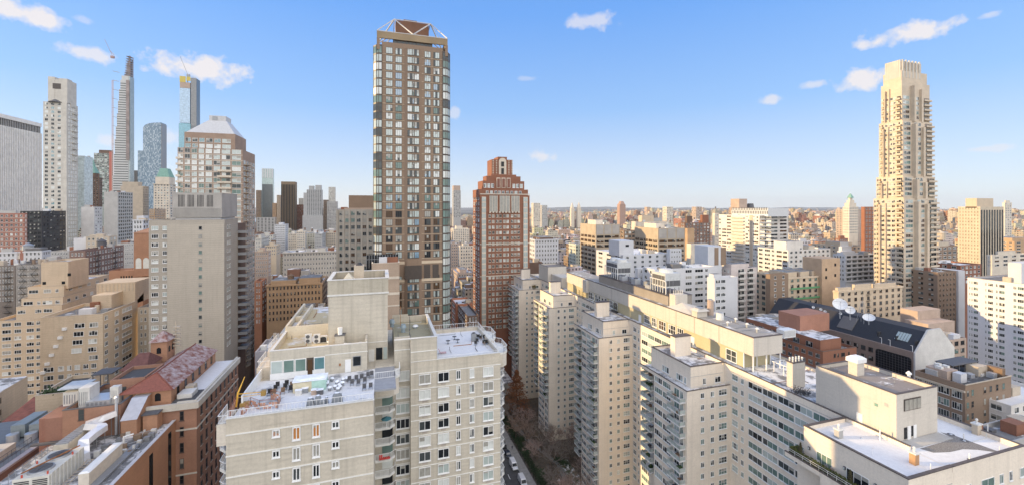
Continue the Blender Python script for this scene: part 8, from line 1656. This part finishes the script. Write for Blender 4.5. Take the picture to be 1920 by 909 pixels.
# clipped hedges, shrubs and ivy bank
def clump(name, label, cat, pts, sp, n, mt, s, seed, kind=None, group=None):
    rng = random.Random(seed); b = MB()
    for _ in range(n):
        x, y, z = rng.choice(pts); p = Vector((x+rng.gauss(0,sp[0]),y+rng.gauss(0,sp[1]),z+abs(rng.gauss(0,sp[2])))); u = Vector((rng.gauss(0,1),rng.gauss(0,1),rng.gauss(0,1))).normalized()*s; v = Vector((rng.gauss(0,1),rng.gauss(0,1),rng.gauss(0,1))).normalized()*s; b.add([p-u,p-v,p+u,p+v], [(0,1,2,3)])
    o = b.build(name, mt); tag(o, label, cat, group)
    if kind: o['kind'] = kind
    return o
clump('ivy', 'dark green ivy and ground cover along the sidewalk bank', 'ground cover', [(54.8+ (i%3)*.7, 128+i*.75, .1) for i in range(90)], (.5,.6,.45), 4200, LEAFD, .28, 1, 'stuff')
clump('ivy', 'brown leaf litter and low shrubs round the garden path', 'ground cover', [(60+ (i*7%19)*.9, 125+i*.8, .05) for i in range(110)], (1.4,1.2,.25), 4200, plain('leaf_litter', (.19,.13,.08), .95, var=.4, scale=1), .22, 2, 'stuff')
for i, (x, y, lb) in enumerate(((57,170,'rounded evergreen bush beside the iron fence'),(56.3,160,'rounded green bush on the ivy bank by the leaning tree'),(56.8,146,'rounded green bush at the bottom of the ivy bank'),(66,152.5,'clipped dark hedge curve round the snowy lawn'))): clump('bush', lb, 'bush', [(x,y,.3)] if i < 3 else [(x+.3*k,y-.9*k*.6,.3) for k in range(10)], (.7,.7,.7), 420, LEAFG, .25, 30+i)
t = thing('statue', 'small white garden statue group on the snowy lawn', 'statue', (68.2,146,0)); b = MB(); b.box(67.7,68.7,145.5,146.5,.03,.5); b.build('plinth', M_GREY, t); b = MB(); b.cyl(68.2,146,.5,1.3,.28,.18,8); b.ball(68.2,146,1.5,.2,.2,.24,8,5); b.bar((68.1,146,1.2),(67.7,145.8,.8),.08); b.build('figure', WHITE, t)
t = thing('garden_bench', 'white bench on the garden path', 'bench', (61.8,140,0)); b = MB(); b.box(61.5,62.1,139.2,140.8,.42,.48); b.build('seat', WHITE, t); b = MB(); b.box(62.05,62.12,139.2,140.8,.48,.9); b.build('backrest', WHITE, t)
for y in (139.3,140.7): b = MB(); b.box(61.55,62.05,y-.04,y+.04,0.03,.42); b.build('leg', WHITE, t)
# fence along the garden
t = thing('garden_fence', 'low dark iron fence between sidewalk and garden', 'fence', (53.7,170,.13)); b = MB()
for zz in (.35,1.0): b.bar((53.6,120,.13+zz),(53.6,215,.13+zz),.03)
for i in range(190): b.bar((53.6,120+i*.5,.13),(53.6,120+i*.5,1.25),.018)
b.build('railings', BLACKM, t); b = MB()
for i in range(20): b.box(53.52,53.68,120+i*5-.06,120+i*5+.06,.13,1.35)
b.build('post', BLACKM, t)
# blue awning at the far end of the sidewalk, low canopy roofs beyond
x, y = 51.5, 205; t = thing('awning', 'bright blue entrance awning over the far end of the sidewalk', 'awning', (x,y,.13)); b = MB(); n = 8; prof = [(x-1.6+3.2*i/n, 2.7+.8*math.sin(math.pi*i/n)) for i in range(n+1)]
vs = [(a,y,z) for a,z in prof]+[(a,y+6,z) for a,z in prof]; k = n+1; b.add(vs, [(i,i+1,k+i+1,k+i) for i in range(n)]+[(i,k+i,k+i+1,i+1) for i in range(0)]+[tuple(range(n,-1,-1))]); b.build('canopy', plain('awning_blue', (.02,.10,.42), .6, var=.1), t)
for dx in (-1.5,1.5):
    for dy in (.1,5.9): b = MB(); b.bar((x+dx,y+dy,.13),(x+dx,y+dy,2.7),.05); b.build('pole', STEEL, t)
o = Bd(); t = thing('entrance_pavilion', 'low entrance pavilion with snowy flat roofs behind the russet conifer', 'building', (62,222,0)); b = MB(); b.box(54,68,214,232,0,6,0); b.build('wall', M_GREY, t); b = MB(); b.box(53.5,68,213.5,232,6.003,6.4); b.build('roof', SNOWP, t); b = MB(); b.box(54,61,206,213,3.6,3.9); b.build('porch_roof', SNOW, t); b = MB()
for q in range(6): b.bar((54.2+q*1.3,206.2,.02),(54.2+q*1.3,206.2,3.6),.08)
b.build('porch_post', BLACKM, t); FOOT.append((40,82,20,232))
CARPAINT = lambda n, c: plain(n, c, .25, .1, None, None, .03)
TYRE = plain('tyre', (.015,.015,.016), .9); CGL = glass('car_glass', (.03,.035,.04))
def wheel(t, x, y, z, r=.34):
    b = MB(); n = 14; vs = []
    for dx in (-.11,.11): vs += [(x+dx, y+r*math.cos(2*math.pi*i/n), z+r*math.sin(2*math.pi*i/n)) for i in range(n)]
    b.add(vs, [(i,(i+1)%n,n+(i+1)%n,n+i) for i in range(n)]+[tuple(range(n-1,-1,-1)),tuple(range(n,2*n))]); o = b.build('wheel', TYRE, t); b = MB(); vs = []
    for dx in (-.125,.125): vs += [(x+dx, y+r*.6*math.cos(2*math.pi*i/n), z+r*.6*math.sin(2*math.pi*i/n)) for i in range(n)]
    b.add(vs, [(i,(i+1)%n,n+(i+1)%n,n+i) for i in range(n)]+[tuple(range(n-1,-1,-1)),tuple(range(n,2*n))]); b.build('rim', STEEL, o)
def vehicle(x, y, kind, paint, label, zr=.01):
    """drawn facing -Y (towards the photographer)"""
    van = kind == 'van'; L, Wd, H = (5.6,2.0,2.45) if van else (4.6,1.82,1.46); t = thing('parked_van' if van else 'parked_car', label, 'van' if van else 'car', (x,y,zr)); a = Wd/2; P = [(0,.45),(0,.85),(.25,1.0),(1.1,1.12),(1.75,2.2),(2.0,2.4),(L-.15,2.45),(L,2.2),(L,.45)] if van else [(0,.4),(0,.62),(.2,.78),(1.15,.9),(1.75,1.36),(2.3,1.46),(3.2,1.42),(4.0,1.0),(L-.05,.92),(L,.6),(L,.4)]
    b = MB(); k = len(P); ins = lambda z: a*(1 if z < 1.05 else 1-.12*(z-1.05)/(H-1.0)); vs = [(x-ins(z),y+d-L/2,zr+z) for d,z in P]+[(x+ins(z),y+d-L/2,zr+z) for d,z in P]; b.add(vs, [(i,k+i,k+i+1,i+1) for i in range(k-1)]+[(k-1,2*k-1,k,0),tuple(range(k)),tuple(range(2*k-1,k-1,-1))]); b.build('body', paint, t)
    def pane(pts, nm='windscreen'): b = MB(); b.add(pts, [tuple(range(len(pts)))]); b.build(nm, CGL, t)
    if van: pane([(x-a*.86,y+1.15-L/2-.02,zr+1.24),(x+a*.86,y+1.15-L/2-.02,zr+1.24),(x+a*.8,y+1.68-L/2-.03,zr+2.12),(x-a*.8,y+1.68-L/2-.03,zr+2.12)]); [pane([(x+s_*(a*.985),y+1.35-L/2,zr+1.25),(x+s_*(a*.985),y+2.3-L/2,zr+1.25),(x+s_*(a*.9),y+2.3-L/2,zr+2.05),(x+s_*(a*.9),y+1.75-L/2,zr+2.05)][::s_], 'side_window') for s_ in (-1,1)]
    else: pane([(x-a*.85,y+1.2-L/2-.02,zr+.95),(x+a*.85,y+1.2-L/2-.02,zr+.95),(x+a*.82,y+1.73-L/2-.02,zr+1.36),(x-a*.82,y+1.73-L/2-.02,zr+1.36)]); pane([(x-a*.82,y+3.3-L/2,zr+1.42),(x+a*.82,y+3.3-L/2,zr+1.42),(x+a*.85,y+3.98-L/2,zr+1.04),(x-a*.85,y+3.98-L/2,zr+1.04)], 'rear_window'); [pane([(x+s_*(a*.995),y+1.35-L/2,zr+.98),(x+s_*(a*.995),y+3.7-L/2,zr+1.0),(x+s_*(a*.955),y+3.2-L/2,zr+1.35),(x+s_*(a*.955),y+1.85-L/2,zr+1.35)][::s_], 'side_window') for s_ in (-1,1)]
    for s_ in (-1,1):
        for d in (.9, L-1.0): wheel(t, x+s_*(a-.1), y+d-L/2, zr+.34)
        b = MB(); b.box(x+s_*a*.72-.16,x+s_*a*.72+.16,y-L/2-.03,y-L/2-.003,zr+.62,zr+.8); b.build('headlight', G_SKY, t)
    b = MB(); b.box(x-a*.9,x+a*.9,y-L/2-.06,y-L/2-.003,zr+.35,zr+.55); b.build('bumper', BLACKM, t)
vehicle(48.7,153.5,'van',CARPAINT('van_white',(.74,.75,.76)),'white delivery van parked by the kerb, farther of two'); vehicle(48.9,143.2,'van',CARPAINT('van_white2',(.66,.67,.68)),'white van cut by the bottom edge, nearer of two')
vehicle(48.9,161.5,'car',CARPAINT('car_navy',(.03,.045,.07)),'dark blue car parked behind the white vans'); vehicle(49.0,168.5,'car',CARPAINT('car_black',(.02,.022,.025)),'black car parked behind the dark blue car'); vehicle(49.0,175.5,'car',CARPAINT('car_grey',(.16,.17,.18)),'grey car farthest along the kerb')
# a person walking on the sidewalk
def person(x, y, z, label):
    vs = [(0,0,.95),(0,0,1.2),(0,0,1.45),(0,0,1.56),(0,-.02,1.70),(-.19,0,1.42),(-.24,.04,1.15),(-.22,-.05,.9),(.19,0,1.42),(.24,-.04,1.15),(.22,.05,.9),(-.09,0,.9),(-.1,-.12,.5),(-.1,-.02,.08),(.09,0,.9),(.1,.12,.5),(.1,.25,.1),(-.1,-.12,.04),(.1,.18,.05)]
    es = [(0,1),(1,2),(2,3),(3,4),(2,5),(5,6),(6,7),(2,8),(8,9),(9,10),(0,11),(11,12),(12,13),(0,14),(14,15),(15,16),(13,17),(16,18)]; rad = [.15,.15,.14,.06,.105,.075,.055,.045,.075,.055,.045,.09,.07,.05,.09,.07,.05,.045,.045]
    me = bpy.data.meshes.new('person'); me.from_pydata(vs, es, []); o = bpy.data.objects.new('person', me); COL.objects.link(o); o.location = (x,y,z); sk = o.modifiers.new('skin','SKIN'); o.modifiers.new('sub','SUBSURF').levels = 1
    for i, r_ in enumerate(rad): me.skin_vertices[0].data[i].radius = (r_, r_)
    me.skin_vertices[0].data[0].use_root = True; me.materials.append(plain('dark_coat', (.03,.032,.04), .8)); tag(o, label, 'person')
person(51.6,164.5,.13,'person in dark coat walking on the sidewalk')
# ---------------------------------------------------------------- plants on the white slab's terraces
for i, (x, y, h, lb) in enumerate(((69.9,54.6,2.6,'tall slim brown conifer at the far end of the hedged terrace'),(69.9,46.5,2.7,'slim conifer in the middle of the hedged terrace'),(69.9,41.8,2.6,'slim conifer nearest the bottom edge on the hedged terrace'))):
    conifer(x, y, h, .5, lb, 70+i, plain('bronze_green', (.10,.085,.035), .9, var=.4, scale=3), 700, 'conifer', ZT-.7, .14)
b = MB(); rng = random.Random(8)
for i in range(5200):
    u = rng.random(); y = 38.5+u*17.3; x = 69.15+rng.uniform(-.4,.4)
    if rng.random() < .16: x, y = rng.uniform(68.8,71.2), 55.6+rng.uniform(-.4,.4)
    p = Vector((x,y,ZT-.7+rng.random()**.6*1.3)); a = Vector((rng.gauss(0,1),rng.gauss(0,1),rng.gauss(0,1))).normalized()*.11; c = Vector((rng.gauss(0,1),rng.gauss(0,1),rng.gauss(0,1))).normalized()*.11; b.add([p-a,p-c,p+a,p+c],[(0,1,2,3)])
o = b.build('hedge', plain('hedge_green', (.075,.085,.02), .9, var=.5, scale=2)); tag(o, 'olive green clipped hedge along the terrace railing, bottom right', 'hedge')
for i, y in enumerate((52.0,50.6,49.6)):
    t = thing('patio_chair', ('white chair with blanket at the far end of the hedged terrace','white chair in the middle of the hedged terrace set','white chair by the pink cushion on the hedged terrace')[i], 'chair', (70.2,y,ZT-.7)); b = MB(); b.box(69.9,70.5,y-.3,y+.3,ZT-.3,ZT-.22); b.build('seat', OFFW, t); b = MB(); b.box(70.42,70.5,y-.3,y+.3,ZT-.217,ZT+.25); b.build('backrest', (OFFW,GREYM,M_PINK)[i], t)
    for sx in (69.95,70.45):
        for sy in (-.25,.25): b = MB(); b.bar((sx,y+sy,ZT-.7),(sx,y+sy,ZT-.3),.025); b.build('leg', GREYM, t)
for i, y in enumerate((53.8,48.0,43.6,40.3)):
    t = thing('wall_lamp', ('wall lantern at the far end of the hedged terrace','wall lantern between the window and the middle conifer','wall lantern right of the sliding doors','wall lantern nearest the bottom edge')[i], 'wall lamp', (70.9,y,ZT+1.1)); b = MB(); b.box(70.72,70.997,y-.14,y+.14,ZT+.9,ZT+1.4); b.build('housing', DGREY, t); b = MB(); b.box(70.69,70.717,y-.09,y+.09,ZT+.98,ZT+1.32); b.build('lamp_glass', G_BLIND, t)
for i, q in enumerate((1081,1087,1093)): x, y = XP-.5, YS(q,XP-.5); conifer(x, y, 2.8, .45, ('leftmost small dark cypress before the yellow wall','middle small dark cypress before the yellow wall','right small dark cypress before the yellow wall')[i], 80+i, LEAFG, 260, 'cypress', ZPD, .2)
for i, q in enumerate((1151,1156)): x, y = XP-.5, YS(q,XP-.5); conifer(x, y, 2.8, .45, ('left cypress of the pair in the dark planter','right cypress of the pair in the dark planter')[i], 90+i, LEAFG, 260, 'cypress', ZPD+.3, .2)
x, y = XP-.6, YS(1153,XP-.6); t = thing('planter', 'dark planter box under the pair of cypresses', 'planter', (x,y,ZPD)); b = MB(); b.box(x-.5,x+.3,y-1.8,y+1.8,ZPD,ZPD+.5); b.build('box', BLACKM, t); b = MB(); b.box(x-.42,x+.22,y-1.7,y+1.7,ZPD+.503,ZPD+.53); b.build('soil', EARTH, t)
clump('shrub', 'bare dark shrub at the foot of the white roof stack', 'shrub', [(83.6,66.0,ZPD+.2),(84.3,65.2,ZPD+.2)], (.6,.6,.5), 500, DGREY, .14, 41)
clump('shrub', 'yellowing bush on the terrace of the farthest wing', 'shrub', [(XE(1002,206.6),207,ZT)], (.5,.4,.9), 260, plain('yellow_bush', (.16,.13,.05), .9), .22, 42)
for i in range(5):
    y = YS(1274+i*5, XP-1.0); t = thing('patio_chair', 'dark wicker chair on the sunny deck by the glazed penthouse rooms', 'chair', (XP-1,y,ZPD), 'dark chairs by the glazed penthouse rooms'); b = MB(); b.box(XP-1.3,XP-.7,y-.3,y+.3,ZPD,ZPD+.45); b.build('seat', DGREY, t); b = MB(); b.box(XP-.78,XP-.7,y-.3,y+.3,ZPD+.453,ZPD+.95); b.build('backrest', DGREY, t)
# ================================================================ the park and the far city
PARKM = plain('park_twigs', (.155,.10,.07), .95, var=.45, scale=.02)
rng = random.Random(12); b = MB()
for _ in range(5200):
    Y = rng.uniform(930,1840); X = rng.uniform(-470,520); z = rng.uniform(9,17); s = rng.uniform(5,10)
    px_ = PXY(X,Y,z)[0]
    if not (440 < px_ < 1010): continue
    b.ball(X,Y,z*.6,s*.8,s*.8,z*.55,6,4,0,.35)
o = b.build('park_trees', PARKM); tag(o, 'brown leafless treetops of the large park in the distance', 'park trees'); o['kind'] = 'stuff'; sheet('park_lawn', -480, 2600, 905, 1850, .4, plain('park_grass', (.10,.09,.055), .95))
b = MB()
for _ in range(380):
    X, Y = AT(rng.uniform(1545,1640), rng.uniform(700,900)); s = rng.uniform(5,9); b.ball(X,Y,rng.uniform(8,16),s,s,s*.8,6,4,0,.35)
o = b.build('park_trees', PARKM); tag(o, 'small patch of brown treetops behind the white terraced house', 'park trees'); o['kind'] = 'stuff'
for i, (q, d_) in enumerate(((486,190),(493,186),(483,178),(497,195))): X, Y = AT(q, d_); bare_tree(X, Y, 14, ('bare street tree left of the orange tan house, farthest left','bare street tree in front of the orange tan house','bare street tree nearest the banded tower','bare street tree at the right below the orange tan house')[i], 120+i, None, TWIG)
for i, (q, d_) in enumerate(((868,240),(876,236),(884,228))): X, Y = AT(q, d_); bare_tree(X, Y, 15, ('bare tree left in the gap between the tall towers','bare tree in the middle of the gap between the tall towers','bare tree right in the gap by the red brick tower')[i], 130+i, None, TWIG)
# row of low roofs in front of the orange tan house
for i, (e_, d_, tp, mt, lb) in enumerate((((524,548),165,646,M_WHITEP,'white stepped roof house below the orange tan house'),((548,575),170,610,M_RED,'red brick low house below the orange tan house'),((560,604),195,578,M_GREY,'grey low house with snowy roof beside the orange tan house'),((478,526),120,655,wall('lilac_wall',(.30,.29,.31),.05),'plain grey blank wall beside the banded tower'),((497,552),150,640,M_GREY,'grey snowy low roof in front of the bare street trees'))):
    o = tower('townhouse', lb, 'building', e_, d_, tp, mt, None, low=700, ne=0 if i > 2 else 3, ns=0, roof=SNOWP, depth=12, ind=4)
    if i in (0,2): bulk(o, .2, .6, .1, .6, o.Z-1, 2.4, mt)
FARM = far_facade(); WC = [(.52,.46,.37),(.46,.38,.28),(.36,.26,.18),(.28,.15,.10),(.58,.55,.50),(.40,.31,.23),(.33,.19,.13),(.50,.42,.32),(.60,.57,.53),(.24,.17,.13),(.44,.41,.37)]
WCN = ['cream stone','tan brick','brown brick','red brick','white brick','light brown','rust brick','beige','pale white','dark brown','grey stone']
class FB(MB):
    def __init__(s): super().__init__(); s.c = []
    def fbox(s, x0, x1, y0, y1, z0, z1, col, bay):
        n = len(s.f); s.box(x0,x1,y0,y1,z0,z1,skip_bottom=True); s.c += [(*col, bay)]*(len(s.f)-n)
    def fbuild(s, name, org=None):
        o = s.build(name, FARM, None, org); a = o.data.attributes.new('wallcol', 'FLOAT_COLOR', 'CORNER'); d = []
        for p in o.data.polygons: d += list(s.c[p.index])*p.loop_total
        a.data.foreach_set('color', d); return o
rng = random.Random(77); cand = []
def allowed(px0, px1, d):
    """highest picture row a building this far away may reach without hiding what stands behind"""
    lim = 0
    for a, c, dd, low in VIS:
        if dd > d and px1 > a and px0 < c: lim = max(lim, low)
    return lim
AV = [262, 405, 540, 685, 820, 930]; AW = [1865, 2080, 2330, 2520, 2720, 2960]
def addb(x0, x1, y0, y1, h, kind, rr):
    cx, cy_ = (x0+x1)/2, (y0+y1)/2
    if any(x0 < f[1] and x1 > f[0] and y0 < f[3] and y1 > f[2] for f in FOOT): return
    d = dep(cx, y0)
    if d < 90: return
    q = [PXY(x,y,h)[0] for x in (x0,x1) for y in (y0,y1)]; p0, p1 = min(q), max(q)
    if p1 < -30 or p0 > 1950: return
    cap = 395 if p1 > 1000 else 410
    if rng.random() < .22: cap -= rng.uniform(2, 11)
    lim = max(allowed(p0, p1, d), cap); hmax = 100-(lim-HY)*d/F
    if h > hmax: h = hmax*rr.uniform(.85,1)
    if h < 7: return
    cand.append((d, x0, x1, y0, y1, h, kind))
for ai, (avs, side) in enumerate(((AV, 0), (AW, 1))):
    for i in range(len(avs)-1):
        ya, yb = avs[i]+9, avs[i+1]-9
        for st in range(-9 if side == 0 else -16, 26 if side == 0 else 60):
            xs0 = 18+80.5*st
            if side and st < -6: continue
            for half in (0, 1):
                xa = xs0+half*31; xb = xa+29; y = ya
                while y < yb-6:
                    edge = y < ya+32 or y > yb-38; w = rng.uniform(11,21) if edge else rng.uniform(6,15)
                    if edge: h = rng.choice((38,45,48,52,55,60,46,42,30,64)) if side == 0 else rng.uniform(30,62)
                    else: h = rng.choice((15,17,18,20,22,16,19,34,28,44,40)) if rng.random() < .8 else rng.uniform(38,56)
                    y1 = min(y+w, yb); addb(xa+rng.uniform(0,2), xb-rng.uniform(0,3), y, y1-rng.uniform(0,.6), h*rng.uniform(.92,1.08), 0 if edge else 1, rng); y = y1+.2
for _ in range(5200):
    Y = rng.uniform(4350, 12500); px_ = rng.uniform(600,1960); a, c = ray(px_); X = Y/c*a; s = rng.uniform(10,38); addb(X-s, X+s, Y, Y+s*1.5, rng.choice((8,9,10,12,14,16,22,30)), 2, rng)
for _ in range(1100):
    d = rng.uniform(1900,3100) if rng.random() < .5 else rng.uniform(1100,1900); px_ = rng.uniform(1180,1960); X, Y = AT(px_, d); s = rng.uniform(9,18)
    if Y > 900 and X < 2500 and 950 < Y < 1850: continue
    addb(X-s, X+s, Y, Y+2*s, rng.uniform(40,100), 3, rng)
cand.sort(key=lambda c: c[0]); print('far buildings', len(cand))
mass = FB(); vis_n = 0; used = {}
import os
for k, (d, x0, x1, y0, y1, h, kind) in enumerate(cand):
    rr = random.Random(k*13+5); ci = rr.choice((0,0,0,1,1,1,2,2,3,4,5,5,6,7,7,7,9,10)); col = tuple(c*rr.uniform(.88,1.12) for c in WC[ci]); bay = rr.choice((2.4,2.8,3.2,3.8)) if d < 900 else rr.uniform(3.5,6)
    single = d < 1200 and vis_n < 260 and h*F/d > 8
    f = FB() if single else mass
    w, l = x1-x0, y1-y0; st = h > 26 and rr.random() < .75; h1 = h*rr.uniform(.74,.9) if st else h
    f.fbox(x0,x1,y0,y1,0,h1,col,bay); zc = h1
    if st:
        m1 = rr.uniform(.08,.2); f.fbox(x0+w*m1,x1-w*m1,y0+l*m1,y1-l*m1,h1,h,col,bay); zc = h
        if rr.random() < .5: m1 = .3; e = min(5, h*.06); f.fbox(x0+w*m1,x1-w*m1,y0+l*m1,y1-l*m1,h,h+e,col,bay); zc = h+e
    if d < 2300:
        for _ in range(rr.choice((2,3,4,5))):
            a, c = rr.uniform(.1,.6), rr.uniform(.1,.6); f.fbox(x0+w*a,x0+w*(a+rr.uniform(.12,.3)),y0+l*c,y0+l*(c+.25),(h1 if not st else h)-.2,(h1 if not st else h)+rr.uniform(1.2,5)-.2,rr.choice(WC),50)
        if rr.random() < .5 and d < 1300:
            q = MB(); n0 = len(f.f); f.cyl(x0+w*.7,y0+l*.7,zc+1.5 if not st else zc,zc+5,1.6,1.5,8); f.cyl(x0+w*.7,y0+l*.7,zc+5,zc+6.4,1.75,0,8); f.c += [(.2,.14,.1,50)]*(len(f.f)-n0)
    if single:
        o = f.fbuild('city_building', ((x0+x1)/2,(y0+y1)/2,0)); vis_n += 1
        nm = WCN[ci]; sz = 'low' if h < 25 else ('mid-height' if h < 42 else 'tall'); ar = 'before the park' if x0 < 250 else ('in the crowded middle distance' if x0 < 520 else 'among the far right rooftops'); lab = '%s %s building %s%s' % (sz, nm, ar, ' with setback top' if st else '')
        tag(o, lab, 'building', lab)
o = mass.fbuild('distant_city', (0,0,0)); tag(o, 'mass of distant low city rooftops towards the horizon', 'distant buildings'); o['kind'] = 'stuff'
# landmark towers on the far side of the park
for e_, lb, mt in (((1071,1077),'left one of the twin pointed towers beyond the park',M_CREAM), ((1083,1090),'right one of the twin pointed towers beyond the park',M_CREAM)):
    o = tower('apartment_tower', lb, 'tower', e_, 2000, 391, mt, None, low=400, ne=0, ns=0, depth=14, par=0); cx, cyy, w = (o.X0+o.X1)/2, o.Y0+7, (o.X1-o.X0)/2; b = MB(); b.frus(cx-w*.8,cx+w*.8,cyy-w*.8,cyy+w*.8,o.Z,cx-w*.5,cx+w*.5,cyy-w*.5,cyy+w*.5,o.Z+14); b.frus(cx-w*.5,cx+w*.5,cyy-w*.5,cyy+w*.5,o.Z+14,cx-w*.1,cx+w*.1,cyy-w*.1,cyy+w*.1,o.Z+28); b.build('pointed_top', mt, o.root)
o = tower('apartment_tower', 'slender red brown tower standing alone on the horizon', 'tower', (1162,1173), 1700, 384, wall('horizon_red', (.36,.24,.19), .1), None, low=410, ne=0, ns=0, depth=20, par=0); cx, cyy, w = (o.X0+o.X1)/2, o.Y0+10, (o.X1-o.X0)/2; b = MB(); b.frus(cx-w*.8,cx+w*.8,cyy-w*.8,cyy+w*.8,o.Z,cx-w*.4,cx+w*.4,cyy-w*.4,cyy+w*.4,o.Z+14); b.build('domed_top', MATS['horizon_red'], o.root)
for e_, d_, tp, mt, lb in (((1000,1013),1500,381,M_CREAM,'white slab block left of the twin pointed towers'),((1016,1026),1650,385,M_GREY,'grey tower left of the twin pointed towers'),((1250,1262),1300,388,M_CREAM,'cream horizon block right of the lone red tower'),((1305,1316),1400,388,M_PINK,'pink horizon tower left of the white slab')):
    tower('apartment_tower', lb, 'tower', e_, d_, tp, mt, None, low=405, ne=4, ns=0, depth=20, pitch=5, wh=2.4, nx=1)
# steam from a rooftop
# ---------------------------------------------------------------- haze over the whole scene
HAZE = 2.2e-5
hm = bpy.data.materials.new('haze'); hm.use_nodes = True; hn = hm.node_tree; hn.nodes.clear(); ho = hn.nodes.new('ShaderNodeOutputMaterial'); hv = hn.nodes.new('ShaderNodeVolumePrincipled')
hv.inputs['Color'].default_value = (.80, .86, .95, 1); hv.inputs['Density'].default_value = HAZE; hv.inputs['Anisotropy'].default_value = .2; hn.links.new(hv.outputs[0], ho.inputs['Volume'])
b = MB(); b.box(-11000, 22000, -700, 15500, -1, 480); o = b.build('haze', hm, None, (0,0,0), 'stuff'); tag(o, 'thin pale haze lying over the far city and the horizon', 'haze')
# tidy helper properties
for o in COL.objects:
    if 'nwin' in o: del o['nwin']
